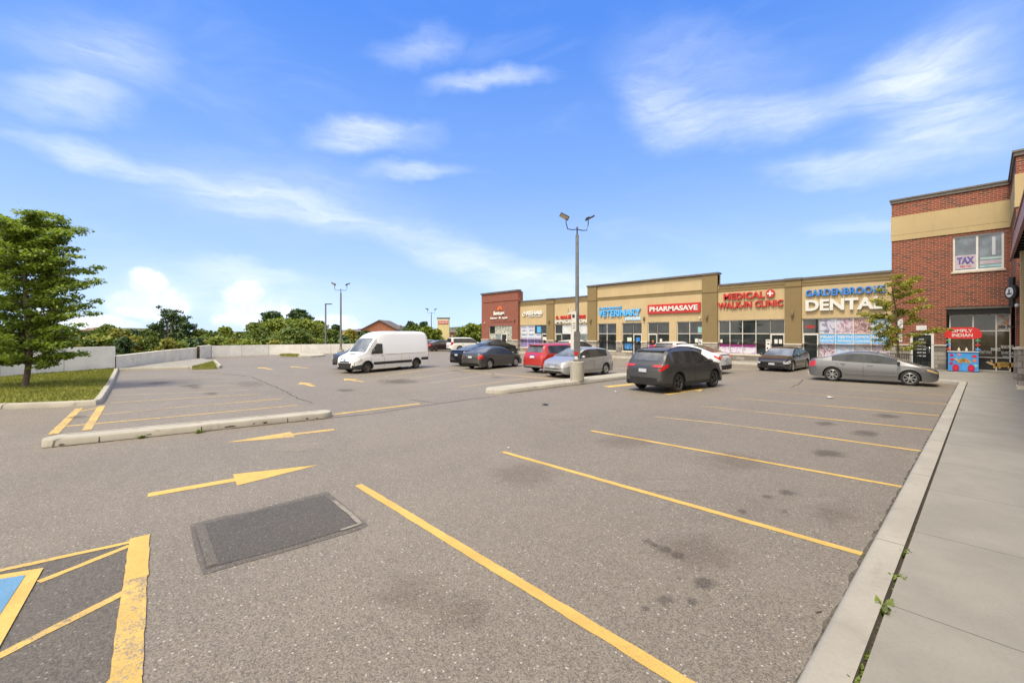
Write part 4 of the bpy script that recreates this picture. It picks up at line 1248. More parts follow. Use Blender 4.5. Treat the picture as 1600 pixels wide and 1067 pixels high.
m_w = collage_mat('window_goods', [(0.45, 0.45, 0.42), (0.3, 0.34, 0.2), (0.1, 0.1, 0.09), (0.55, 0.52, 0.5)], 2.2, 11)
glazing(anchor, xs, [0.35 - .15, ZT - .15, 3.28 - .15], AY - YF, 'window', {(1, 1): m_w, (2, 1): m_w, (3, 1): m_w, (1, 0): M_glass2, (3, 0): m_w, (0, 0): m_w}, 2)
shop_door(anchor, xs[2] + .03, xs[3] - .03, AY - YF, 0.005, ZT - .17)
lamp_part(anchor, FX(804, AY) - anchor.location.x, 3.75, AY - YF); cam_part(anchor, FX(758, AY) - anchor.location.x, AY - YF, 3.55)
s = thing('shop_sign', (FX(781, AY), AY, 4.5), 'white letters on the far brick unit under an orange petal arc', 'sign')
def lt2(t, a, b, z0, z1, mat, **kw): return letters(s, t, FX(a, AY) - s.location.x, FX(b, AY) - s.location.x, z0 - 4.5, z1 - 4.5, 0, .1, mat, **kw)
lt2('lotus', 772, 788.5, 4.62, 5.12, M_white, bold=0.06); lt2('laser & spa', 767, 793.5, 4.05, 4.42, M_white, bold=0.03)
mb = MB(); M_or = pm('sign_orange', (0.65, 0.16, 0.04), .4); x0 = 0.0
for k in range(5):
    a = math.pi * (0.12 + 0.19 * k); mb.tube([(x0 + .18 * math.cos(a), -.05, .72 + .14 * math.sin(a)), (x0 + .34 * math.cos(a), -.05, .72 + .42 * math.sin(a))], [.05, .09], 6)
mb.tube([(x0 + .4 * math.cos(t), -.05, .72 + .48 * math.sin(t)) for t in [math.pi * k / 10 for k in range(11)]], .045, 6)
mb.build('emblem', M_or, s)

# --- two storey brick building on the right
bb_ = thing('brick_building', (X_D, YF, 0.15), 'tall two storey red brick building with a cream band and a grey parapet cap', 'building')
BX1 = 0.93; BZ = 10.45; BY0 = 29.9
c_lo, c_hi, c_gr = 7.98, 9.47, 8.30
wx0, wx1, wz0, wz1 = FX(1488.7), FX(1568.9), 5.80, 7.83
dx0, dx1 = FX(1421.9), FX(1459.4)
rx0, rx1, rz = FX(1478.5), BX1 - 0.02, 3.80
def f(mb):
    wall_grid(mb, X_D, BX1, 1.62, c_lo - .002, [(wx0, wx1, wz0, wz1), (dx0, dx1, 1.62, 2.30), (rx0, rx1, 1.62, rz)], YF, 0.22)
    mb.face([(X_D, YF, c_hi), (BX1, YF, c_hi), (BX1, YF, BZ), (X_D, YF, BZ)])
    # side wall towards the camera, then the front of the wing
    mb.face([(BX1, BY0, rz), (BX1, BY0, c_lo), (BX1, YF, c_lo), (BX1, YF, rz)]); mb.face([(BX1, BY0, 1.62), (BX1, BY0, rz), (BX1, BY0 + .9, rz), (BX1, BY0 + .9, 1.62)])
    mb.face([(BX1, BY0, c_hi), (BX1, BY0, BZ), (BX1, YF, BZ), (BX1, YF, c_hi)])
    mb.face([(BX1, BY0, 1.62), (7, BY0, 1.62), (7, BY0, c_lo), (BX1, BY0, c_lo)]); mb.face([(BX1, BY0, c_hi), (7, BY0, c_hi), (7, BY0, BZ), (BX1, BY0, BZ)])
    mb.face([(X_D, YF + 14, 1), (X_D, YF, 1), (X_D, YF, BZ), (X_D, YF + 14, BZ)])
    mb.face([(7, BY0, 0), (7, YF + 14, 0), (7, YF + 14, BZ), (7, BY0, BZ)]); mb.face([(X_D, YF + 14, 0), (X_D, YF + 14, BZ), (7, YF + 14, BZ), (7, YF + 14, 0)])
LBP = lambda nm, fn, mt: part(nm, fn, mt, bb_)
LBP('brick_wall', f, M_brick)
def f(mb):
    mb.box(X_D - .03, BX1 - .04, YF - 0.04, YF + .1, c_gr + .02, c_hi); mb.box(X_D - .03, BX1 - .04, YF - 0.03, YF + .1, c_gr - .005, c_gr + .018); mb.box(X_D - .03, BX1 - .04, YF - 0.05, YF + .1, c_lo, c_gr - .008)
    mb.box(BX1 - .04, 7, BY0 - .04, BY0 + .1, c_gr, c_hi); mb.box(BX1 - .05, 7, BY0 - .05, BY0 + .1, c_lo, c_gr - .004)
    mb.box(BX1 - .039, BX1 + .06, BY0 + .1, YF + .1, c_gr, c_hi - .001); mb.box(BX1 - .049, BX1 + .06, BY0 + .1, YF + .1, c_lo + .001, c_gr - .004)
LBP('cream_band', f, M_cream2)
def f(mb):
    mb.box(X_D - .09, BX1 - .12, YF - 0.12, YF + .4, BZ, BZ + .09); mb.box(X_D - .05, BX1 - .07, YF - 0.07, YF + .3, BZ - .16, BZ - .001)
    mb.box(BX1 - .12, BX1 + .3, BY0 - .12, YF + .4, BZ, BZ + .091); mb.box(BX1 - .07, BX1 + .2, BY0 - .07, YF + .3, BZ - .16, BZ - .002)
    mb.box(BX1 + .3, 7.1, BY0 - .12, BY0 + .4, BZ, BZ + .09); mb.box(BX1 + .2, 7.05, BY0 - .07, BY0 + .3, BZ - .16, BZ - .001)
LBP('parapet_cap', f, M_cap)
LBP('roof', lambda mb: mb.box(X_D + .1, 6.9, YF + .45, YF + 13.9, BZ - .6, BZ - .4), M_cap)
LBP('roof', lambda mb: mb.box(BX1 + .35, 6.9, BY0 + .45, YF + .44, BZ - .6, BZ - .4), M_cap)
def f(mb):
    mb.box(BX1 - .05, BX1 + .5, BY0 - .05, BY0 + .9, 0, 1.54)
LBP('stone_base', f, M_stone)
for a, b in ((X_D - .02, dx0), (dx1, rx0)): LBP('stone_base', lambda mb: mb.box(a, b, YF - .05, YF + .25, 0, 1.54), M_stone)
def f(mb):
    mb.box(BX1 - .09, BX1 + .52, BY0 - .09, BY0 + .91, 1.541, 1.625)
    pass
LBP('sill', f, M_sill)
LBP('window_sill', lambda mb: mb.box(wx0 - .06, wx1 + .06, YF - .06, YF + .1, wz0 - .1, wz0 + .004), M_sill)
for a, b in ((X_D - .03, dx0), (dx1, rx0 + .02)): LBP('sill', lambda mb: mb.box(a, b, YF - .09, YF + .24, 1.541, 1.625), M_sill)
LBP('brick_wall', lambda mb: mb.box(BX1, 7, BY0 + .9, BY0 + 1.1, 0.1, 1.6), M_brick)
LBP('interior', lambda mb: mb.box(X_D + .2, 6.8, YF + 1.4, YF + 13, 0.2, BZ - 1), MATS['dark_interior'])
# upstairs window
ox = bb_.location.x; oz = 0.15
M_upg = glass_mat('upper_glass', (0.12, 0.15, 0.18), 0.04, 0.7)
fr = glazing(bb_, [wx0 - ox, (wx0 + wx1) / 2 - ox - .02, wx1 - ox], [wz0 - oz, wz1 - oz], 0.0, 'window', {(0, 0): M_upg, (1, 0): M_upg}, None, 0.085)
for a in fr.data.materials: pass
fr.data.materials[0] = M_white
M_taxb = pm('tax_banner', (0.40, 0.34, 0.37), .5, var=.1, vscale=4); M_taxt = pm('tax_text', (0.10, 0.08, 0.26), .5)
film(bb_, 1491.5, 1525.5, 5.95, 6.72, M_taxb, 'window_banner', YG + .0)
letters(bb_, 'TAX', FX(1495) - ox, FX(1522.5) - ox, 6.22 - oz, 6.62 - oz, YG - .007, .008, M_taxt, .06, 'banner_text')
letters(bb_, '905 123', FX(1500) - ox, FX(1517) - ox, 6.02 - oz, 6.14 - oz, YG - .007, .006, M_red, .02, 'banner_text')
M_gb = pm('green_banner', (0.25, 0.42, 0.42), .5, var=.2, vscale=3)
film(bb_, 1531, 1566, 6.37, 6.5, M_gb, 'window_banner', YG); film(bb_, 1531, 1566, 5.95, 6.08, M_gb, 'window_banner', YG); film(bb_, 1531, 1566, 6.12, 6.33, M_taxb, 'window_banner', YG)
film(bb_, 1550, 1555.5, 6.6, 7.6, pm('dull_white', (.45, .47, .5), .5), 'window_banner', YG)
letters(bb_, 'ACCOUNTING', FX(1532) - ox, FX(1565) - ox, 6.39 - oz, 6.48 - oz, YG - .007, .005, M_white, .01, 'banner_text')
# side door with the list of tenants
mb = MB(); z1 = 2.30 - oz; a, b = dx0 - ox, dx1 - ox; y1 = .1
mb.box(a, a + .12, y1 - .08, y1 + .05, 0, z1); mb.box(b - .12, b, y1 - .08, y1 + .05, 0, z1); mb.box(a + .12, b - .12, y1 - .077, y1 + .047, z1 - .12, z1); mb.box(a + .12, b - .12, y1 - .077, y1 + .047, 0, .1)
fr = mb.build('door', pm('frame_white', (.62, .6, .55), .5), bb_)
mb = MB(); mb.box(a + .12, b - .12, y1 - .03, y1 + .01, .1, z1 - .12); mb.build('pane', M_glass, fr)
mb = MB(); mb.tube([(b - .2, y1 - .03, .95), (b - .2, y1 - .1, .97), (b - .2, y1 - .1, 1.3), (b - .2, y1 - .03, 1.32)], .02, 6); mb.build('handle', M_chrome, fr)
for k, t in enumerate(('OFFICES', 'UNIT 201', 'UNIT 202', 'UNIT 203', 'UNIT 204', 'UNIT 205')):
    z = z1 - .42 - k * .2
    letters(fr, t, a + .3 + (.08 if k == 0 else 0), b - .35 - (.08 if k == 0 else 0), z, z + .085, y1 - .031, .005, M_white, .03, 'door_lettering')
part('brick_wall', lambda mb: mb.box(dx0, dx1, YF + .005, YF + .2, 2.3, 2.32), M_sill, bb_)
# notices on the brick
film(bb_, 1431.5, 1448, 2.46, 2.75, M_white, 'notice', -.004, .02)
film(bb_, 1401, 1411, 2.55, 3.15, pm('notice_grey', (.5, .5, .48), .5, var=.5, vscale=6), 'notice', -.004, .02)
film(bb_, 1400.5, 1410, 1.75, 2.25, pm('notice_grey2', (.45, .43, .4), .5, var=.5, vscale=6), 'notice', -.004, .02)
# recessed restaurant front
RY = 0.45
def f(mb):
    mb.box(rx0, rx1 - .001, YF + .225, YF + .5, 3.35, rz - .003)
    mb.box(rx0 - .002, rx0 + .04, YF + .225, YF + .6, .15, 3.35)
LBP('fascia_panel', f, M_blackmetal)
part('lintel', lambda mb: mb.box(rx0, rx1, YF + .02, YF + .2, rz - .14, rz - .002), M_cap, bb_)
rxs = [FX(1483.2, YF + RY) - ox, FX(1520.5, YF + RY) - ox, FX(1556.6, YF + RY) - ox, BX1 - ox]
M_rest = glass_mat('restaurant_glass', (0.045, 0.035, 0.022), .04, .6)
M_rest2 = collage_mat('restaurant_film', [(0.30, 0.30, 0.28), (0.33, 0.33, 0.3), (0.3, 0.13, 0.05), (0.25, 0.25, 0.24)], 0.8, 3)
fr = glazing(bb_, rxs, [.02, .78, ZT + .0, 3.2], RY - REV + .06, 'window', {(0, 0): M_black, (1, 0): M_black, (2, 0): M_black, (0, 1): M_rest, (1, 1): M_rest, (2, 1): M_rest, (2, 2): M_rest2}, None)
yy = RY + .0
def rt(t, a, b, z0, z1, m_=M_white, bold=.02): return letters(bb_, t, FX(a, YF + yy) - ox, FX(b, YF + yy) - ox, z0 - oz, z1 - oz, yy - .05 + .033, .006, m_, bold, 'window_lettering')
rt('905 794', 1560, 1584, 2.55, 2.72, M_black, .04)
rt('SNACKS', 1548, 1563, 1.30, 1.48); rt('INDIAN SWEETS', 1564, 1584, 1.44, 1.62); rt('SAMOSA', 1564.5, 1583.5, 1.12, 1.28); rt('KACHORI', 1567, 1583, .95, 1.08); rt('CHAAT & PAAN', 1531, 1549, 1.12, 1.30)
# a plain animal silhouette on the lower panel
def animal(parent, x, z, y, s, mats, flip=1, name='animal_picture'):
    mb = MB()
    def pl(pts, mi, dy=0.0):
        q = [(x + px * s * flip, y - dy, z + pz * s) for px, pz in pts]
        mb.add(q + [(a, b + .01, c) for a, b, c in q], [tuple(range(len(q)))] + [(i, (i + 1) % len(q), len(q) + (i + 1) % len(q), len(q) + i) for i in range(len(q))], mi)
    body = [(-.48, .18), (-.40, .36), (-.2, .44), (.1, .40), (.3, .43), (.46, .36), (.52, .16), (.50, 0), (.42, 0), (.40, .16), (.28, .15), (.24, 0), (.16, 0), (.14, .14), (-.12, .12), (-.16, 0), (-.24, 0), (-.26, .14), (-.34, .14), (-.38, 0), (-.46, 0)]
    pl(body, 0)
    pl([(-.44, .30), (-.56, .42), (-.72, .46), (-.80, .38), (-.70, .32), (-.58, .24), (-.46, .2)], 1, .012)
    pl([(-.56, .44), (-.6, .6), (-.5, .52), (-.48, .42)], 1, .014)
    pl([(-.2, .43), (-.05, .47), (.2, .44), (.22, .28), (-.18, .26)], 2, .024)
    pl([(.5, .3), (.6, .2), (.62, .05), (.57, .05), (.54, .18), (.48, .24)], 1, .016)
    return mb.build(name, mats, parent)
M_an = [pm('picture_ochre', (0.40, 0.22, 0.05), .5, var=.5, vscale=14), pm('picture_tan', (0.5, 0.36, 0.2), .5), pm('picture_green', (0.25, .17, .03), .5, var=.6, vscale=20)]
animal(bb_, FX(1569, YF + yy) - ox, .17, yy - .02, .85, M_an)
# wing coming towards the camera along the pavement: shop wall, canopy, pier
def f(mb):
    X = 1.62
    mb.box(X, 7, 26.0, BY0 - .01, .1, 7.4); mb.box(X, 7, -12, 25.99, 3.4, 7.4); mb.box(X, 7, -12, 25.99, .1, .7)
    for y in range(-12, 26, 6): mb.box(X + .003, 6.9, y, y + .9, .69, 3.41)
LBP('wing_wall', f, M_brick)
def f(mb):
    mb.box(1.74, 1.78, -11.5, 25.9, .69, 3.41)
LBP('wing_glass', f, M_glass)
# canopy: tapering fascia with slats underneath
M_fascia = pm('canopy_fascia', (0.27, 0.13, 0.115), .5, var=.15)
def f(mb):
    mb.add([(.70, 9, 5.42), (.70, 28.6, 5.42), (.86, 28.6, 6.78), (.86, 9, 6.78), (.78, 9, 5.42), (.78, 28.6, 5.42), (.94, 28.6, 6.78), (.94, 9, 6.78)], [(0, 3, 2, 1), (4, 5, 6, 7), (0, 1, 5, 4), (1, 2, 6, 5), (3, 7, 6, 2), (0, 4, 7, 3)]); mb.box(.82, 1.62, 8.9, 28.7, 6.781, 6.86)
LBP('canopy_fascia', f, M_fascia)
def f(mb):
    mb.box(.79, 1.6, 9, 28.44, 5.9, 5.96)
    for k in range(26): mb.box(.79, 1.6, 9.3 + k * .75, 9.42 + k * .75, 5.46, 5.88)
LBP('canopy_slats', f, M_blackmetal)
LBP('canopy_brace', lambda mb: (mb.tube([(1.0, 28.9, 5.3), (1.35, 29.8, 4.4)], .05, 6), mb.tube([(1.25, 28.9, 5.3), (1.55, 29.8, 4.4)], .05, 6)), M_blackmetal)
def f(mb): mb.box(.89, 1.4, 25.15, 25.65, 1.76, 5.4)
LBP('pier', f, M_cream2)
def f(mb): mb.box(.83, 1.46, 25.1, 25.72, .1, 1.66)
LBP('pier', f, M_stone)
LBP('pier_cap', lambda mb: mb.box(.79, 1.5, 25.06, 25.76, 1.661, 1.76), M_sill)
LBP('pier_foot', lambda mb: mb.box(.80, 1.49, 25.05, 25.77, .1, .28), M_sill)
# projecting sign and camera
s = thing('projecting_sign', (.80, 29.3, 3.95), 'black round-faced projecting sign on a bracket by the brick corner', 'sign', None, R(-62))
mb = MB(); mb.lathe([(0, -.08), (.32, -.08), (.34, -.06), (.34, .06), (.32, .08), (0, .08)], 28, 'y', (0, 0, .15)); mb.box(-.12, .12, -.05, .05, .48, .82); mb.box(-.12, .12, -.05, .05, -.5, -.18); mb.build('case', M_blackmetal, s, sharp=30)
mb = MB(); mb.lathe([(0, -.10), (.22, -.10), (.22, -.081)], 28, 'y', (0, 0, .15)); mb.build('face', M_white, s, sharp=30)
mb = MB(); mb.box(.1, .6, .081, .14, .05, .25); mb.build('bracket', M_blackmetal, s)
mb = MB(); mb.box(-.14, .14, -.112, -.101, .06, .11); mb.box(-.03, .03, -.112, -.101, .115, .28); mb.build('face_mark', M_black, s)
s = thing('security_camera', (.93, 29.1, 3.5), 'white security camera just below the black projecting sign', 'camera')
mb = MB(); mb.lathe([(0, -.08), (.05, -.06), (.07, 0), (.06, .06), (0, .07)], 14, 'z', (0, 0, 0)); mb.build('housing', M_white, s); mb = MB(); mb.tube([(0, 0, .05), (.1, .5, .06), (.1, .85, .06)], .035, 8); mb.build('bracket', M_white, s)

# --- snack cart in front of the restaurant
ct = thing('snack_cart', (FX(1505, 34.6), 34.55, 0.152), 'bright blue painted snack cart with red wheels and a red sign board on posts', 'cart')
W2 = .80
M_cblue = pm('cart_blue', (0.05, 0.27, 0.62), .4, var=.1); M_cred = pm('cart_red', (0.55, 0.02, 0.02), .4); M_crim = pm('cart_crimson', (0.38, 0.01, 0.09), .4)
mb = MB(); mb.box(-W2, W2, -.35, .35, 0.03, 1.02); bevel(mb.build('body', M_cblue, ct), .01)
mb = MB(); mb.box(-W2 - .04, W2 + .04, -.4, .4, 1.021, 1.07); mb.build('counter', pm('counter_grey', (.45, .47, .5), .4), ct)
for x in (-.38, .42):
    mb = MB(); mb.lathe([(0, -.385), (.19, -.385), (.19, -.352)], 24, 'y', (x, 0, .2)); w = mb.build('painted_wheel', M_crim, ct, sharp=30)
    mb = MB(); mb.lathe([(.0, -.40), (.1, -.40), (.1, -.386)], 24, 'y', (x, 0, .2)); mb.build('hub', M_cred, w, sharp=30)
for x in (-W2 + .04, W2 - .04):
    mb = MB(); mb.tube([(x, -.3, 1.07), (x, -.3, 1.78)], .035, 8); pz = mb.build('post', M_white, ct)
    for k, (z, c) in enumerate(((1.17, M_signlblue if x > 0 else M_cred), (1.40, M_cred if x > 0 else M_signblue), (1.63, pm('cart_green', (.08, .35, .15), .4)))):
        mb = MB(); mb.lathe([(0, -.33), (.055, -.33), (.055, -.27), (0, -.27)], 12, 'y', (x, -.04, z))
        for q in range(4): mb.tube([(x, -.345, z), (x + .12 * math.cos(q * math.pi / 2), -.345, z + .12 * math.sin(q * math.pi / 2))], .03, 6)
        mb.build('flower', c, pz)
mb = MB()
pts = [(-.95, 1.80), (-.98, 2.0), (-.86, 2.24), (-.6, 2.34), (.55, 2.34), (.82, 2.24), (.98, 2.02), (.95, 1.80), (.6, 1.74), (-.6, 1.74)]
pts = [(a, b - .02) for a, b in pts]
n = len(pts); mb.add([(a, -.36, b) for a, b in pts] + [(a, -.30, b) for a, b in pts], [tuple(range(n)), tuple(range(2 * n - 1, n - 1, -1))] + [((i + 1) % n, i, n + i, n + (i + 1) % n) for i in range(n)])
sb = mb.build('sign_board', M_cred, ct)
letters(sb, 'SIMPLY', -.58, .5, 2.05, 2.22, -.361, .012, M_white, .02, 'lettering'); letters(sb, 'INDIAN', -.58, .5, 1.82, 1.99, -.361, .012, M_white, .02, 'lettering')
animal(ct, .02, .42, -.368, .62, M_an, 1, 'animal_picture')
rr = random.Random(5)
for k, (x, z, c) in enumerate(((-.6, .86, M_crim), (-.58, .62, M_cred), (-.62, .42, M_crim), (.58, .82, M_cred), (.6, .6, M_or), (.66, .34, pm('cart_teal', (.2, .5, .5), .4)), (-.2, .9, pm('cart_pink', (.5, .2, .3), .4)))):
    mb = MB(); mb.add([(x + (.13 if i % 2 else .09) * math.cos(i * math.pi / 6) * (1.2 if k == 3 else 1), -.362, z + (.09 if i % 2 else .06) * math.sin(i * math.pi / 6)) for i in range(12)], [tuple(range(12))]); mb.build('painted_motif', c, ct)
for x in (-.16, .13):
    t = thing('bottle', (ct.location.x + x, ct.location.y - .1, ct.location.z + 1.135), 'small cream bottle at the %s on the counter of the snack cart' % ('left' if x < 0 else 'right'), 'bottle', 'bottles on the snack cart')
    mb = MB(); mb.lathe([(0, 0), (.05, 0), (.055, .01), (.055, .1), (.025, .15), (0, .15)], 12); mb.build('body', pm('bottle_cream', (.6, .5, .3), .3), t)
    mb = MB(); mb.lathe([(0, .15), (.022, .15), (.022, .2), (0, .2)], 10); mb.build('cap', M_white, t)

ct.scale = (.73, .8, 1.06)
# railing on the pavement in front of the side door
rl = thing('railing', (FX(1385, 33.2), 33.2, 0.15), 'black metal railing with upright bars behind the grey saloon', 'railing')
x1 = FX(1438, 33.2) - rl.location.x
mb = MB(); mb.tube([(0, 0, .95), (x1 * .5, 0, .95), (x1 - .1, 0, .88), (x1, 0, .75), (x1, 0, 0)], .025, 6); mb.tube([(0, 0, .15), (x1, 0, .15)], .02, 6); mb.build('rail', M_blackmetal, rl)
mb = MB()
for k in range(15): mb.tube([(x1 * k / 15, 0, 0 if k % 7 == 0 else .15), (x1 * k / 15, 0, .95 if k < 12 else .9)], .014, 5)
mb.build('bars', M_blackmetal, rl)
# accessible-parking posts on the pavement
for k, (px, z0, z1, lab) in enumerate(((1200.3, 1.0, 1.85, 'white upright parking sign on a post in front of the clinic door'), (1094.5, 1.35, 1.82, 'small white parking sign on a post by the pharmacy windows'), (1005, 1.3, 1.7, None))):
    if lab is None: continue
    Y = 33.7; t = thing('parking_sign', (FX(px, Y), Y, .15), lab, 'sign')
    mb = MB(); mb.tube([(0, 0.02, 0), (0, 0.02, z1 - .2)], .025, 6); mb.build('post', M_pole, t)
    mb = MB(); mb.box(-.15, .15, -.02, 0, z0 - .15, z1 - .15); mb.build('sign_plate', M_white, t)
    mb = MB(); mb.box(-.09, .0, -.026, -.021, z0 + .02, z0 + .14); mb.box(-.05, .08, -.026, -.021, z1 - .5, z1 - .42); mb.box(-.1, .1, -.026, -.021, z1 - .25, z1 - .22); mb.build('sign_symbol', M_black, t)

# ------------------------------------------------------------------ vehicles
def interp(keys, x, smooth=True):
    if x <= keys[0][0]: return keys[0][1]
    for i in range(len(keys) - 1):
        a, b = keys[i], keys[i + 1]
        if x <= b[0]:
            t = (x - a[0]) / (b[0] - a[0])
            if smooth and len(keys) > 2:
                # catmull-like slopes, limited
                def sl(k):
                    if k <= 0 or k >= len(keys) - 1: return None
                    d0 = (keys[k][1] - keys[k - 1][1]) / (keys[k][0] - keys[k - 1][0]); d1 = (keys[k + 1][1] - keys[k][1]) / (keys[k + 1][0] - keys[k][0])
                    if d0 * d1 <= 0: return 0.0
                    return 2 * d0 * d1 / (d0 + d1)
                d = (b[1] - a[1]) / (b[0] - a[0]); m0 = sl(i); m1 = sl(i + 1)
                m0 = d if m0 is None else m0; m1 = d if m1 is None else m1
                h = b[0] - a[0]
                return (2 * t**3 - 3 * t**2 + 1) * a[1] + (t**3 - 2 * t**2 + t) * h * m0 + (-2 * t**3 + 3 * t**2) * b[1] + (t**3 - t**2) * h * m1
            return a[1] + (b[1] - a[1]) * t
    return keys[-1][1]

M_rearglass = glass_mat('car_rear_glass', (0.085, 0.09, 0.092), 0.08, 0.6)  # base lightened to imitate a white reflection in the rear window
WHEEL_CACHE = {}
def wheel_meshes(r, w, style):
    key = (round(r, 3), round(w, 3), style)
    if key in WHEEL_CACHE: return WHEEL_CACHE[key]
    rr = r * (0.69 if style in ('spoke5', 'spoke7', 'spoke10', 'dark5') else 0.62)
    t = MB()
    t.lathe([(rr, -w / 2 + .01), (rr + .02, -w / 2), (r - .03, -w / 2), (r - .008, -w / 2 + .02), (r, -w / 2 + .05), (r, w / 2 - .05), (r - .008, w / 2 - .02), (r - .03, w / 2), (rr + .02, w / 2), (rr, w / 2 - .01)], 36, 'y')
    m = MB(); y = w / 2
    m.lathe([(rr + .004, y - .015), (rr - .015, y - .004), (rr - .028, y - .02), (rr - .035, y - .09)], 36, 'y')
    d = MB(); d.lathe([(rr - .03, y - .10), (0, y - .10)], 24, 'y'); d.lathe([(rr * .55, y - .075), (0, y - .075)], 20, 'y')
    ns = {'spoke5': 5, 'spoke7': 7, 'spoke10': 10, 'dark5': 5, 'steel': 0, 'cover': 9}[style]
    for k in range(ns):
        a = 2 * math.pi * k / ns
        M_ = Matrix.Rotation(a, 4, 'Y')
        wd = {5: .05, 7: .032, 10: .018, 9: .03}[ns]
        for off in ((-.09, .09) if ns == 5 else (0,)):
            M2 = Matrix.Rotation(a + off * 1.3, 4, 'Y')
            m.box(.02, rr - .022, y - .045, y - .012, -wd * .55, wd * .55, 0, M2)
    m.lathe([(0, y - .006), (.05, y - .008), (.062, y - .03)], 18, 'y')
    if style in ('steel',):
        m.lathe([(rr - .03, y - .05), (rr * .72, y - .02), (rr * .5, y - .06), (rr * .38, y - .015), (.0, y - .012)], 28, 'y')
    if style == 'cover':
        m.lathe([(rr - .02, y - .03), (rr * .5, y - .018), (0, y - .02)], 28, 'y')
    rimm = {'dark5': M_rimdark, 'steel': M_steelrim}.get(style, M_rim)
    o1 = t.build('tyre', M_rubber); o2 = m.build('rim', rimm, sharp=35); o3 = d.build('brake', M_black)
    res = (o1.data, o2.data, o3.data)
    for o in (o1, o2, o3): bpy.data.objects.remove(o)
    WHEEL_CACHE[key] = res
    return res

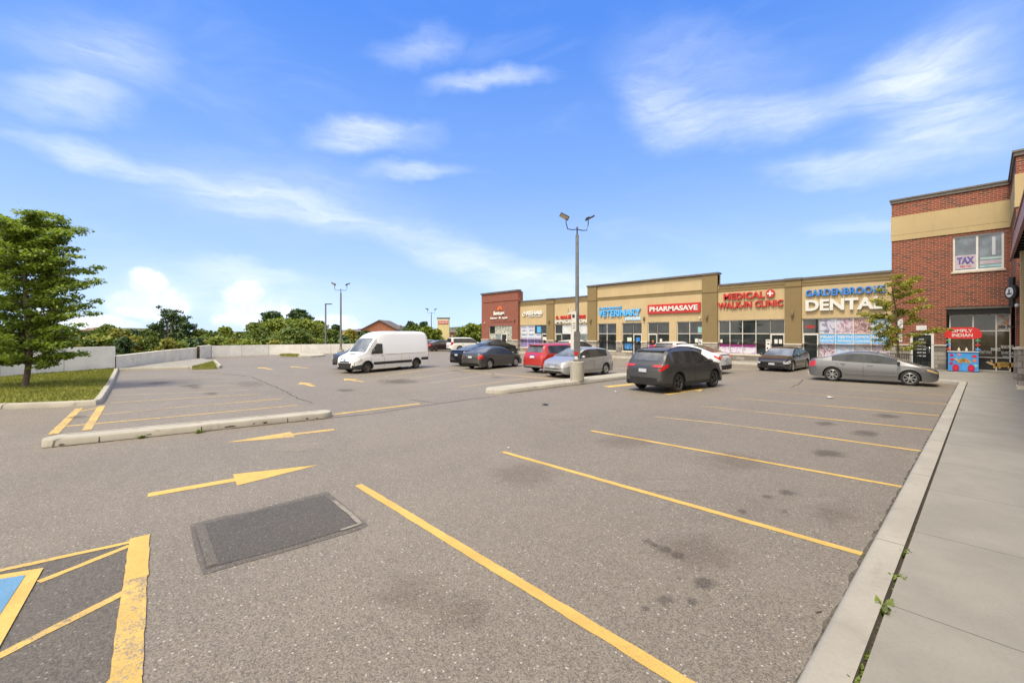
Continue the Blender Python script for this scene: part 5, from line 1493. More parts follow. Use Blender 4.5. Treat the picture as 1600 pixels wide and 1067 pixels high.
def build_car(S, loc, heading, label, cat, paint, group='cars in the parking lot', detail=True, name='parked_car'):
    """S: spec with front at x=0. heading: direction of travel in world radians"""
    L, W, wb, fo, r = S['L'], S['W'], S['wb'], S['fo'], S['r']
    zc = S.get('zc', 0.2); hwm = W / 2
    top, belt = S['top'], S['belt']
    plan = S.get('plan') or [(0, hwm * .70), (.04, hwm * .80), (.14, hwm * .90), (.35, hwm * .965), (.8, hwm), (L - .8, hwm), (L - .35, hwm * .975), (L - .12, hwm * .92), (L - .04, hwm * .86), (L, hwm * .78)]
    low = [(0, zc + .16), (.05, zc + .07), (.14, zc + .02), (.3, zc), (L - .3, zc), (L - .12, zc + .04), (L - .04, zc + .1), (L, zc + .2)]
    xw = [fo, fo + wb]; RA = r + S.get('gap', .055)
    xs = set(np.arange(0, L + .001, .09).round(4).tolist()) | {0, .02, .04, .08, L, L - .02, L - .04, L - .08}
    spec = set()
    for c in xw:
        for k in range(0, 13): spec.add(c + RA * math.cos(math.pi * k / 12))
        spec.add(c - RA - .005); spec.add(c + RA + .005)
    cuts = [S['cowl'], S['rf'], S['rr'], S['deck']] + [v for w_ in S['win'] for v in w_] + [v for h in S.get('cuts', []) for v in [h]]
    spec |= set(cuts) | {S['hl'], S['tl'], L, 0}
    allx = sorted(x for x in spec if 0 <= x <= L)
    for x in sorted(xs):
        if all(abs(x - q) > .03 for q in allx): allx.append(x)
    allx = sorted(set(allx)); allx = [x for i, x in enumerate(allx) if i == 0 or x - allx[i - 1] > .0035]
    def zlow(x):
        z = interp(low, x)
        for c in xw:
            d = abs(x - c)
            if d <= RA + 1e-6: z = max(z, r + math.sqrt(max(0, RA * RA - d * d)))
        return z
    tum = S.get('tum', 0.34); k6 = S.get('k6', .80)
    def yof(z, hw, bz):
        a = max(0, (0.50 - z)) * S.get('tuck', .22)
        b = max(0, (z - bz + .22)) * .22
        return hw - a * a * 1.0 - a * .25 - b
    NP = 11
    def prof(x):
        zl, zt, zb = zlow(x), interp(top, x), interp(belt, x)
        zb = min(zb, zt - .015); hw = interp(plan, x)
        fr = (0, .16, .40, .66, .86, 1.0)
        pts = []
        for f_ in fr:
            z = zl + (zb - zl) * f_
            y = yof(z, hw, zb)
            pts.append([x, y, z])
        # a shoulder crease
        pts[4][1] += .006
        gh = zt - zb; yb = pts[5][1]
        z6 = zb + k6 * gh; y6 = yb - tum * (z6 - zb) - .01
        z7 = zb + (k6 + (1 - k6) * .62) * gh; y7 = y6 - (.045 + .05 * min(1, gh / .3))
        cr = S.get('crown', .02)
        pts.append([x, y6, z6]); pts.append([x, y7, z7 + .0])
        pts.append([x, y7 * .72, zt - cr * .35]); pts.append([x, y7 * .38, zt - cr * .08]); pts.append([x, 0, zt])
        return pts
    PR = [prof(x) for x in allx]
    for i in range(len(PR)):    # keep the top edge monotone
        pass
    root = thing(name, loc, label, cat, group, heading)
    X0 = L / 2
    def T(p, s=1): return (X0 - p[0], p[1] * s, p[2])
    reg = {}
    def cell(x, j):
        """which part a cell of the body surface belongs to"""
        if j == 5:
            if S['win'] and S['win'][0][0] < x < S['win'][-1][1] and not any(a - 1e-4 <= x <= b + 1e-4 for a, b in S['win']): return 'pillar%d' % sum(1 for q_ in S['win'] if q_[1] <= x)
            for n_, (a, b) in enumerate(S['win']):
                if a - 1e-4 <= x <= b + 1e-4: return 'side_window%d' % n_
        if j in (7, 8, 9):
            if S['cowl'] <= x <= S['rf']: return 'windscreen'
            if S['rr'] <= x <= S['deck']: return 'rear_window'
        if j == 0 and S.get('clad', False): return 'cladding'
        if S.get('nose') and j <= 1 and x < S['nose']: return 'cladding'
        if x < S['hl'] and j in S.get('hlrow', (3, 4)): return 'headlight'
        if x > S['tl'] and j in S.get('tlrow', (3, 4)): return 'taillight'
        if S.get('band') and j in (2,) and .9 < x < L - .1: return 'cladding'
        return 'body'
    for s in (1, -1):
        for i in range(len(allx) - 1):
            xm = (allx[i] + allx[i + 1]) / 2
            for j in range(NP):
                if j >= len(PR[0]) - 1: continue
                a, b, c, d = PR[i][j], PR[i + 1][j], PR[i + 1][j + 1], PR[i][j + 1]
                k = cell(xm, j)
                if k in ('windscreen', 'rear_window') : key = (k, 0)
                elif k in ('body', 'cladding'): key = (k, 0)
                else: key = (k, s)
                mb = reg.setdefault(key, MB())
                q = [T(a, s), T(b, s), T(c, s), T(d, s)]
                if s == 1: q = q[::-1]
                # drop degenerate quads
                mb.face(q, 0, True)
                if k.startswith('side_window') or k in ('windscreen', 'rear_window'): pass
    body = reg[('body', 0)]
    for P_, fl in ((PR[0], False), (PR[-1], True)):
        for j in range(len(P_) - 1):
            q = [T(P_[j], 1), T(P_[j + 1], 1), T(P_[j + 1], -1), T(P_[j], -1)]
            if fl: q = q[::-1]
            body.face(q if P_[j + 1][1] > 1e-5 else q[:2] + q[3:], 0, True)
    # arch lips
    lip = []
    for s in (1, -1):
        for i in range(len(allx) - 1):
            a, b = PR[i][0], PR[i + 1][0]
            tgt = reg.get(('cladding', 0), body)
            q = [T(a, s), T(b, s), T((b[0], b[1] - .05, b[2] + .0), s), T((a[0], a[1] - .05, a[2] + .0), s)]
            tgt.face(q if s == 1 else q[::-1], 0, True)
    lens = {'headlight': S.get('hlmat', M_clearlens), 'taillight': M_redlens, 'windscreen': M_windscreen, 'rear_window': M_rearglass, 'cladding': M_black, 'body': paint, 'pillar': M_black}
    for (k, s), mb in reg.items():
        mat = lens.get(k, M_carglass); nm = 'side_window' if k.startswith('side_window') else ('pillar' if k.startswith('pillar') else k)
        if nm == 'pillar': mat = M_black
        o = mb.build(nm, mat, root, weld=True, sharp=38 if nm in ('body', 'cladding') else 60)
    # underbody and wheel housings
    u = MB()
    u.box(-X0 + .28, X0 - .28, -hwm + .30, hwm - .30, zc, zc + .28)
    u.box(X0 - xw[0] - RA + .02 - (wb - 2 * RA) + .0, X0 - xw[0] - RA - .02, -hwm + .1, hwm - .1, zc + .01, zc + .3)
    u.box(-X0 + .18, X0 - xw[1] - RA - .02, -hwm + .16, hwm - .16, zc + .06, zc + .4); u.box(X0 - xw[0] + RA + .02, X0 - .2, -hwm + .16, hwm - .16, zc + .04, zc + .34)
    for c in xw:
        for s in (1, -1):
            ri, ro = [], []
            for k in range(13):
                a = math.pi * k / 12
                ri.append((X0 - c + RA * 1.0 * math.cos(a), s * (hwm - .05), r + RA * math.sin(a))); ro.append((X0 - c + RA * math.cos(a), s * (hwm - .36), r + RA * math.sin(a)))
            for k in range(12): u.face([ri[k], ri[k + 1], ro[k + 1], ro[k]], 0, True)
            u.face(ro + [(X0 - c - RA, s * (hwm - .36), zc), (X0 - c + RA, s * (hwm - .36), zc)])
    u.build('underbody', M_black, root)
    # wheels
    tw = S.get('tw', .215)
    tm, rm, dm = wheel_meshes(r, tw, S.get('wheel', 'spoke5'))
    for c in xw:
        for s in (1, -1):
            w = bpy.data.objects.new('wheel', None); COL.objects.link(w); w.parent = root
            w.location = (X0 - c, s * (hwm - tw / 2 - S.get('wi', .025)), r); w.rotation_euler = (0, R(17) if c == fo else 0, 0 if s == 1 else math.pi)
            for nm, me in (('tyre', tm), ('rim', rm), ('brake', dm)):
                o = bpy.data.objects.new(nm, me); COL.objects.link(o); o.parent = w
    def sp(x, z):
        """outer y of the body at station x, height z"""
        zl, zb, hw = zlow(x), interp(belt, x), interp(plan, x)
        return yof(z, hw, zb)
    # seams and handles
    def ribbon(x0, z0, x1, z1, n=6, w=.011, mb=None):
        pts = [(x0 + (x1 - x0) * k / n, z0 + (z1 - z0) * k / n) for k in range(n + 1)]
        return pts
    if detail:
        for s in (1, -1):
            for x in S.get('doors', []):
                sm = MB()
                zb = interp(belt, x) - .01; zl = zlow(x) + .10; n = 7; prev = None
                for k in range(n + 1):
                    z = zl + (zb - zl) * k / n; y = sp(x, z) + .0035
                    q = (T((x - .007, y, z), s), T((x + .007, y, z), s))
                    if prev: sm.face([prev[0], prev[1], q[1], q[0]])
                    prev = q
                sm.build('door_seam', M_black, root)
            if S.get('doors'):
                sm = MB()
                x0, x1 = min(S['doors']), max(S['doors']); prev = None
                for k in range(25):
                    x = x0 + (x1 - x0) * k / 24; z = max(zc + .14, zlow(x) + .03); y = sp(x, z) + .0035
                    q = (T((x, y, z), s), T((x, y, z + .012), s))
                    if prev: sm.face([prev[0], prev[1], q[1], q[0]])
                    prev = q
                sm.build('sill_seam', M_black, root)
        for s in (1, -1):
            for x in S.get('handles', []):
                z = interp(belt, x) - .10; y = sp(x, z); mb = MB()
                mb.tube([T((x - .09, y, z), s), T((x - .07, y + .03, z), s), T((x + .07, y + .03, z), s), T((x + .09, y, z), s)], .014, 6); mb.build('door_handle', S.get('handlemat', paint), root)
    for s in (1, -1):      # mirrors
        x = S['cowl'] + S.get('mirx', .42); z = interp(belt, x) + S.get('mirz', .07); y = sp(x, z - .08); ms = S.get('mir', 1.0); mb = MB()
        c = Vector(T((x, y + .13 * ms, z + .02), s))
        vs = []; n = 10
        for a in range(7):
            th = math.pi * a / 6
            for b in range(n):
                ph = 2 * math.pi * b / n
                vs.append((c.x + .07 * ms * math.cos(th) * (1 if math.cos(th) > 0 else .6), c.y + .12 * ms * math.sin(th) * math.cos(ph), c.z + .075 * ms * S.get('mirh', 1) * math.sin(th) * math.sin(ph)))
        mb.add(vs, [(a * n + b, a * n + (b + 1) % n, (a + 1) * n + (b + 1) % n, (a + 1) * n + b) for a in range(6) for b in range(n)], 0, True)
        mb.tube([T((x, y - .03, z - .03), s), T((x, y + .09, z - .01), s)], .025, 6)
        mb.build('mirror', S.get('mirmat', paint), root, weld=True)
    # front and rear furniture: boxes given as (name, mat, y0, y1, z0, z1, depth)
    def endbox(front, nm, mat, y0, y1, z0, z1, out=.012, dep=.12, slope=0):
        mb = MB()
        for s in ((1, -1) if y0 > 0 or y1 < 0 else (1,)):
            n = 6; rows = []
            for k in range(n + 1):
                y = y0 + (y1 - y0) * k / n
                # x on the plan outline where the half width is |y|
                xx = 0.0
                rng_ = np.linspace(0, .6, 61)
                for q in rng_:
                    xq = q if front else L - q
                    if interp(plan, xq) >= abs(y) + .02: break
                    xx = q
                    if interp(plan, xq) < abs(y): continue
                # rows at heights: the nose leans back with height
                def at(z):
                    q = 0
                    for q in rng_:
                        xq = q if front else L - q
                        if interp(top, xq) - .01 >= z and zlow(xq) <= z and interp(plan, xq) - .02 >= abs(y): break
                    return q
                xa, xb = at(z0), at(z1)
                fa = (X0 - xa + out) if front else (-X0 + xa - out); fb = (X0 - xb + out) if front else (-X0 + xb - out)
                ia = fa - dep if front else fa + dep; ib = fb - dep if front else fb + dep
                rows.append([(fa, y * s, z0), (fb, y * s, z1), (ib, y * s, z1), (ia, y * s, z0)])
            for k in range(n):
                a, b = rows[k], rows[k + 1]
                for e in range(4): mb.face([a[e], a[(e + 1) % 4], b[(e + 1) % 4], b[e]])
            mb.face(rows[0]); mb.face(rows[-1][::-1])
        return mb.build(nm, mat, root, weld=True)
    for it in S.get('front', []): endbox(True, *it)
    for it in S.get('rear', []): endbox(False, *it)
    if S.get('rails'):
        for s in (1, -1):
            mb = MB(); xa, xb = S['rf'] + .15, S['rr'] - .1; pts = []
            for k in range(9):
                x = xa + (xb - xa) * k / 8; p = prof(x)[7]; lift = .045 if 0 < k < 8 else .0
                pts.append(T((x, p[1] - .01, p[2] + lift), s))
            mb.tube(pts, .018, 6); mb.build('roof_rail', S['rails'], root)
    if S.get('spoiler'):
        x = S['rr']; p = prof(x); mb = MB(); yy = p[7][1] - .02
        mb.add([T((x - .15, yy, p[9][2] - .0)), T((x - .15, -yy, p[9][2] - .0)), T((x + .17, -yy * .96, p[9][2] - .01)), T((x + .17, yy * .96, p[9][2] - .01)), T((x - .1, yy, p[9][2] - .06)), T((x - .1, -yy, p[9][2] - .06)), T((x + .16, -yy * .96, p[9][2] - .05)), T((x + .16, yy * .96, p[9][2] - .05))],
               [(0, 1, 2, 3), (7, 6, 5, 4), (0, 3, 7, 4), (1, 5, 6, 2), (3, 2, 6, 7), (0, 4, 5, 1)]); mb.build('spoiler', paint, root)
    if S.get('lip'):
        x = L - .1; mb = MB(); z = interp(top, x); mb.box(X0 - x - .05, X0 - x + .09, -hwm * .68, hwm * .68, z + .012, z + .035); mb.build('spoiler', paint, root)
    if S.get('stripe'):
        st, sb2 = MB(), None
        for s in (1, -1):
            prev = None
            for k in range(21):
                x = fo + RA + .03 + (wb - 2 * RA - .06) * k / 20; z = zc + .24; y = sp(x, z) + .006
                q = (T((x, y, z), s), T((x, y + .004, z + .02), s))
                if prev: st.face([prev[0], prev[1], q[1], q[0]])
                prev = q
        st.build('trim_strip', M_rim, root)
    return root

SEDAN = dict(L=4.54, W=1.76, wb=2.70, fo=.90, r=.322, zc=.19, hl=.36, tl=4.54 - .30,
    top=[(0, .60), (.05, .68), (.16, .735), (.5, .83), (.95, .925), (1.02, .95), (1.45, 1.16), (2.05, 1.385), (2.35, 1.425), (2.7, 1.43), (3.15, 1.38), (3.6, 1.24), (3.98, 1.07), (4.2, 1.055), (4.42, 1.03), (4.5, .93), (4.54, .84)],
    belt=[(0, .58), (.3, .72), (1.0, .86), (1.8, .90), (3.0, .945), (3.8, .98), (4.3, .97), (4.54, .8)],
    cowl=1.0, rf=2.0, rr=3.12, deck=3.92, win=[(1.32, 2.42), (2.50, 3.35), (3.39, 3.66)], doors=[1.22, 2.46, 3.42], handles=[2.22, 3.2], wheel='spoke7',
    front=[('grille', M_black, -.42, .42, .56, .66), ('intake', M_black, -.55, .55, .27, .42), ('number_plate', M_plate, -.16, .16, .44, .55, .03, .03)],
    rear=[('number_plate', M_plate, -.16, .16, .72, .84, .03, .03), ('intake', M_black, -.6, .6, .24, .34)])
CIVIC06 = dict(SEDAN, top=[(0, .58), (.05, .66), (.16, .72), (.45, .82), (.80, .93), (.9, .965), (1.4, 1.19), (1.95, 1.375), (2.35, 1.43), (2.65, 1.43), (3.1, 1.38), (3.55, 1.25), (3.95, 1.10), (4.2, 1.08), (4.42, 1.05), (4.5, .94), (4.54, .84)],
    cowl=.85, rf=1.95, win=[(1.30, 2.38), (2.46, 3.36), (3.39, 3.62)], stripe=True, hlrow=(4,), mirmat=M_black, hlmat=pm('aged_lens', (.42, .30, .13), .15, coat=.6))
CIVIC12 = dict(SEDAN, wheel='cover', lip=False)
MODEL3 = dict(SEDAN, L=4.69, W=1.85, wb=2.88, fo=.84, r=.335, zc=.15, hl=.42, tl=4.69 - .3, gap=.04,
    top=[(0, .58), (.05, .64), (.16, .70), (.5, .80), (.95, .90), (1.05, .93), (1.5, 1.12), (2.05, 1.36), (2.4, 1.435), (2.7, 1.44), (3.2, 1.38), (3.7, 1.24), (4.2, 1.09), (4.5, 1.04), (4.62, .95), (4.69, .85)],
    belt=[(0, .56), (.3, .68), (1.0, .83), (2.0, .90), (3.0, .94), (4.0, .98), (4.45, .95), (4.69, .82)], cowl=1.02, rf=2.02, rr=3.1, deck=4.2, win=[(1.35, 2.5), (2.56, 3.6)], doors=[1.3, 2.52, 3.5], handles=[2.3, 3.3], wheel='spoke10',
    front=[('intake', M_black, -.62, .62, .22, .34), ('number_plate', M_plate, -.16, .16, .40, .51, .03, .03)], rear=[('number_plate', M_plate, -.16, .16, .7, .82, .03, .03)])
BLACKSEDAN = dict(SEDAN, L=4.85, W=1.83, wb=2.78, fo=.97, hl=.4, tl=4.52, wheel='dark5', lip=True, top=[(0, .6), (.05, .68), (.2, .76), (.6, .87), (1.1, .95), (1.2, .98), (1.65, 1.18), (2.2, 1.39), (2.55, 1.45), (2.9, 1.45), (3.4, 1.39), (3.9, 1.24), (4.3, 1.12), (4.6, 1.11), (4.75, 1.06), (4.82, .95), (4.85, .86)],
    belt=[(0, .58), (.3, .74), (1.2, .9), (2.5, .95), (4.0, 1.0), (4.6, 1.0), (4.85, .82)], cowl=1.18, rf=2.15, rr=3.35, deck=4.25, win=[(1.55, 2.62), (2.7, 3.6), (3.64, 3.85)], doors=[1.45, 2.66, 3.66], handles=[2.4, 3.45])
HATCH = dict(L=4.29, W=1.72, wb=2.60, fo=.86, r=.315, zc=.19, hl=.55, tl=4.29 - .28, tlrow=(3, 4), 
    top=[(0, .66), (.04, .74), (.15, .82), (.5, .95), (.85, 1.03), (.95, 1.07), (1.4, 1.31), (1.9, 1.50), (2.3, 1.535), (2.9, 1.53), (3.4, 1.48), (3.72, 1.42), (4.0, 1.17), (4.12, 1.02), (4.22, .96), (4.29, .84)],
    belt=[(0, .64), (.3, .80), (.9, .93), (2, .98), (3.2, 1.02), (3.9, 1.04), (4.29, .82)], cowl=.92, rf=1.85, rr=3.7, deck=4.02, win=[(1.25, 2.32), (2.4, 3.22), (3.27, 3.62)], doors=[1.15, 2.36, 3.25], handles=[2.12, 3.05], wheel='cover',
    front=[('grille', M_black, -.34, .34, .66, .76), ('intake', M_black, -.6, .6, .26, .48), ('number_plate', M_plate, -.16, .16, .50, .61, .03, .03)],
    rear=[('number_plate', M_plate, -.16, .16, .72, .84, .03, .03)], spoiler=False)
SUV = dict(L=4.60, W=1.86, wb=2.69, fo=.91, r=.362, zc=.25, hl=.45, tl=4.60 - .36, clad=True, gap=.07, tw=.235,
    top=[(0, .78), (.04, .88), (.14, .96), (.5, 1.04), (1.0, 1.11), (1.1, 1.14), (1.5, 1.38), (1.95, 1.62), (2.25, 1.685), (2.9, 1.70), (3.5, 1.68), (3.95, 1.63), (4.08, 1.59), (4.38, 1.20), (4.45, 1.10), (4.55, 1.04), (4.60, .92)],
    belt=[(0, .76), (.3, .92), (1.0, 1.04), (2.0, 1.07), (3.3, 1.10), (3.9, 1.13), (4.3, 1.10), (4.6, .90)], cowl=1.06, rf=1.92, rr=4.02, deck=4.36, win=[(1.32, 2.42), (2.50, 3.42), (3.48, 3.86)], doors=[1.22, 2.46, 3.46], handles=[2.24, 3.24],
    wheel='dark5', rails=M_blackmetal, spoiler=True, tlrow=(4,), mirmat=M_black,
    front=[('grille', M_black, -.5, .5, .62, .84), ('intake', M_black, -.6, .6, .34, .48), ('number_plate', M_plate, -.16, .16, .50, .61, .03, .03)],
    rear=[('number_plate', M_plate, -.17, .17, .78, .91, .035, .03), ('bumper', M_black, -.82, .82, .34, .58, .03, .2), ('taillight', M_redlens, .40, .80, .99, 1.07, .02, .1), ('skid_plate', M_steelrim, -.5, .5, .30, .338, .03, .2)])
REDSUV = dict(SUV, L=4.66, W=1.80, wb=2.67, r=.35, clad=False, clad2=False, wheel='spoke5', rails=None, tl=4.66 - .25,
    top=[(0, .78), (.04, .88), (.14, .96), (.5, 1.04), (1.05, 1.10), (1.15, 1.13), (1.55, 1.38), (2.0, 1.62), (2.3, 1.68), (3.0, 1.69), (3.8, 1.67), (4.22, 1.63), (4.32, 1.58), (4.48, 1.18), (4.54, 1.06), (4.62, 1.0), (4.66, .9)],
    cowl=1.1, rf=1.97, rr=4.26, deck=4.48, win=[(1.36, 2.44), (2.5, 3.42), (3.48, 4.1)],
    rear=[('number_plate', M_plate, -.17, .17, .86, .98, .035, .03), ('trim_strip', M_chrome, -.3, .3, 1.02, 1.07, .03, .04), ('skid_plate', M_rim, -.8, .8, .34, .44, .03, .1), ('intake', M_black, -.7, .7, .26, .335, .02, .2)])
WHITESUV = dict(SUV, clad=True, wheel='spoke5', rails=None, tl=4.25, tlrow=(4, 5), rear=[('number_plate', M_plate, -.17, .17, .8, .92, .035, .03), ('taillight', M_redlens, .62, .80, 1.0, 1.45, .02, .1)])
COUPE = dict(MODEL3, L=4.85, W=1.95, wb=2.95, fo=.88, r=.37, zc=.19,
    top=[(0, .68), (.05, .75), (.16, .82), (.5, .93), (1.0, 1.03), (1.1, 1.06), (1.6, 1.30), (2.15, 1.57), (2.5, 1.64), (2.8, 1.645), (3.3, 1.58), (3.9, 1.40), (4.4, 1.21), (4.65, 1.14), (4.78, 1.04), (4.85, .92)],
    belt=[(0, .66), (.3, .8), (1.0, .96), (2.0, 1.03), (3.2, 1.07), (4.2, 1.12), (4.6, 1.05), (4.85, .86)], cowl=1.06, rf=2.12, rr=3.2, deck=4.42, win=[(1.42, 2.6), (2.66, 3.85)], doors=[1.35, 2.63, 3.7], handles=[2.4, 3.45], tl=4.55, wheel='dark5', clad=True, lip=True,
    rear=[('number_plate', M_plate, -.17, .17, .78, .90, .035, .03), ('taillight', M_redlens, .45, .82, .93, 1.02, .02, .1), ('bumper', M_black, -.8, .8, .28, .5, .03, .2)], tlrow=(4,))
BOXY = dict(SUV, L=4.85, W=1.99, wb=2.78, fo=.95, r=.37, clad=False, wheel='spoke5', tl=4.7, tlrow=(4, 5), tum=.2, k6=.84, rails=None,
    top=[(0, .85), (.04, .95), (.14, 1.02), (.6, 1.09), (1.1, 1.14), (1.2, 1.17), (1.6, 1.44), (2.0, 1.72), (2.3, 1.78), (3.2, 1.80), (4.3, 1.78), (4.62, 1.74), (4.68, 1.68), (4.76, 1.25), (4.79, 1.1), (4.83, 1.0), (4.85, .9)],
    belt=[(0, .83), (.3, .98), (1.0, 1.07), (2.0, 1.1), (4.4, 1.12), (4.85, .88)], cowl=1.15, rf=1.98, rr=4.66, deck=4.77, win=[(1.4, 2.5), (2.58, 3.5), (3.62, 4.5)], doors=[1.3, 2.54, 3.56], handles=[2.3, 3.3],
    rear=[('number_plate', M_plate, -.17, .17, .8, .92, .035, .03), ('taillight', M_redlens, .8, .93, .9, 1.25, .02, .1), ('rear_window', M_carglass, -.72, .72, 1.2, 1.62, .02, .05)])
VAN = dict(L=6.63, W=1.98, wb=4.33, fo=1.0, r=.345, zc=.24, hl=.62, tl=6.56, hlrow=(3, 4), tlrow=(3,), tw=.23, gap=.06, tuck=.1, tum=.10, k6=.86, crown=.05, nose=.6, band=False,
    plan=[(0, .70), (.05, .80), (.2, .90), (.5, .96), (1.2, .99), (6.47, .99), (6.58, .975), (6.63, .95)],
    top=[(0, .80), (.05, .92), (.2, 1.04), (.55, 1.18), (.85, 1.30), (.95, 1.36), (1.3, 1.82), (1.7, 2.28), (2.0, 2.50), (2.5, 2.66), (3.2, 2.71), (5.9, 2.71), (6.42, 2.66), (6.54, 2.5), (6.59, 2.2), (6.63, 1.3)],
    belt=[(0, .78), (.3, .96), (.9, 1.12), (1.5, 1.16), (2.2, 1.18), (6.63, 1.2)], cowl=.92, rf=1.66, rr=9, deck=9.5, win=[], doors=[1.3, 2.35, 3.9, 4.6], handles=[2.2], handlemat=M_black, wheel='steel', mirx=.5, mirz=.22, mir=1.25, mirh=1.9, mirmat=M_black, wi=.03,
    front=[('grille', M_black, -.45, .45, .70, .93, .02), ('bumper', M_black, -.84, .84, .32, .66, .05, .3), ('emblem', M_chrome, -.10, .10, .76, .90, .035, .02)],
    rear=[('bumper', M_black, -.9, .9, .34, .55, .05, .2), ('taillight', M_redlens, .84, .93, .8, 1.25, .02, .08), ('number_plate', M_plate, -.2, .2, .75, .87, .03, .03)])

P_grey = car_paint('paint_graphite', (0.07, 0.069, 0.068), 0.5, 0.35)
P_civic = car_paint('paint_steel_grey', (0.17, 0.17, 0.175), 0.7, 0.33)
P_civic12 = car_paint('paint_dark_grey', (0.085, 0.083, 0.08), 0.6, 0.35)
P_black = car_paint('paint_black', (0.010, 0.010, 0.011), 0.0, 0.25)
P_white = car_paint('paint_white', (0.58, 0.57, 0.55), 0.0, 0.3)
P_pearl = car_paint('paint_pearl', (0.55, 0.56, 0.58), 0.1, 0.3)
P_van = car_paint('paint_van', (0.68, 0.67, 0.645), 0.0, 0.4)
P_silver = car_paint('paint_silver', (0.38, 0.38, 0.37), 0.55, 0.32)
P_red = car_paint('paint_red', (0.34, 0.014, 0.008), 0.0, 0.35)
P_dkred = car_paint('paint_dark_maroon', (0.03, 0.012, 0.012), 0.2, 0.3)

NO = R(90)     # heading +Y
def car_at(S, wheel_rear, heading_vec, side, *a, **k):
    """place a car so that a rear wheel's contact point on the given side (+1 left, -1 right) lies at a ground point"""
    h = Vector((heading_vec[0], heading_vec[1], 0)).normalized(); l = Vector((-h.y, h.x, 0))
    c = Vector((wheel_rear[0], wheel_rear[1], 0)) + h * (S['L'] / 2 - (S['L'] - S['fo'] - S['wb'])) - l * side * (S['W'] / 2 - .1)
    return build_car(S, (c.x, c.y, .004), math.atan2(h.y, h.x), *a, **k)

# the graphite sport-utility driving up the aisle
p, q = G(1058, 613), G(1117.5, 604.2)
suv = car_at(SUV, p, (q - p), -1, 'graphite grey sport utility car with roof rails, driving in the aisle beside the lamp-post island', 'car', P_grey)
p, q = G(1300.5, 595.3), G(1420, 602.6)
civ = car_at(CIVIC06, p, (q - p), -1, 'steel grey saloon parked side-on by the pavement corner, with silver spoked wheels', 'car', P_civic)
# black saloon backed up to the dental shop
build_car(MODEL3, (-8.53, 30.85, .004), R(-90), 'glossy black low saloon facing the lot in front of the printed dental windows', 'car', P_black)
# white fastback crossing the aisle
p = G(1141, 583.5)
build_car(COUPE, (p.x - 2.35 - .1, 24.9, .004), R(180), 'pearl white fastback crossover beyond the graphite car, its tail to the right', 'car', P_pearl)
build_car(WHITESUV, (-15.3, 30.2, .004), NO, 'white sport utility car nosed in to the shops, its roof showing above the graphite car', 'car', P_white)
# row of bays behind the island with the lamp post
build_car(HATCH, (-14.85, 18.3, .004), R(-90), 'silver hatchback facing the lane behind the concrete lamp base', 'car', P_silver)
build_car(REDSUV, (-17.45, 19.6, .004), NO, 'red sport utility car parked tail-out beside the silver hatchback', 'car', P_red)
p, q = G(764.4, 576.8), G(809.6, 572.3)
car_at(CIVIC12, p, (q - p), -1, 'dark grey saloon with silver wheels beside the red car', 'car', P_civic12)
build_car(BLACKSEDAN, (-24.75, 19.35, .004), NO + R(4), 'black saloon with a boot lip, left of the dark grey saloon in the near row', 'car', P_black)
# along the shops at the far end
build_car(WHITESUV, (-25.1, 30.6, .004), NO, 'white sport utility car by the shops, glimpsed over the red car', 'car', P_white)
build_car(COUPE, (-37.0, 31.0, .004), NO - R(6), 'black fastback parked against the far brick shop', 'car', P_black)
build_car(BOXY, (-43.6, 31.6, .004), NO - R(14), 'boxy white sport utility car at the far end beside the brick shop', 'car', P_white)
build_car(BLACKSEDAN, (-47.6, 30.8, .004), NO - R(12), 'dark maroon-black saloon left of the boxy white car', 'car', P_dkred)
build_car(CIVIC12, (-51.6, 31.3, .004), NO - R(10), 'grey saloon at the far left of the shop-front row, just right of the white van', 'car', P_silver)
# van and the dark pickup behind its nose
p, q = G(649.5, 575.6), G(575, 582.6)
VS = .89
van = build_car(VAN, (0, 0, 0), 0, 'high-roofed white panel van with black bumpers and a dark side stripe', 'van', P_van)
hv = (q - p).normalized(); lv = Vector((-hv.y, hv.x, 0))
cv = p + hv * (VAN['L'] / 2 - (VAN['L'] - VAN['fo'] - VAN['wb'])) * VS - lv * 1 * (VAN['W'] / 2 - .1) * VS
van.location = (cv.x, cv.y, .004); van.rotation_euler = (0, 0, math.atan2(hv.y, hv.x)); van.scale = (VS, VS, VS)
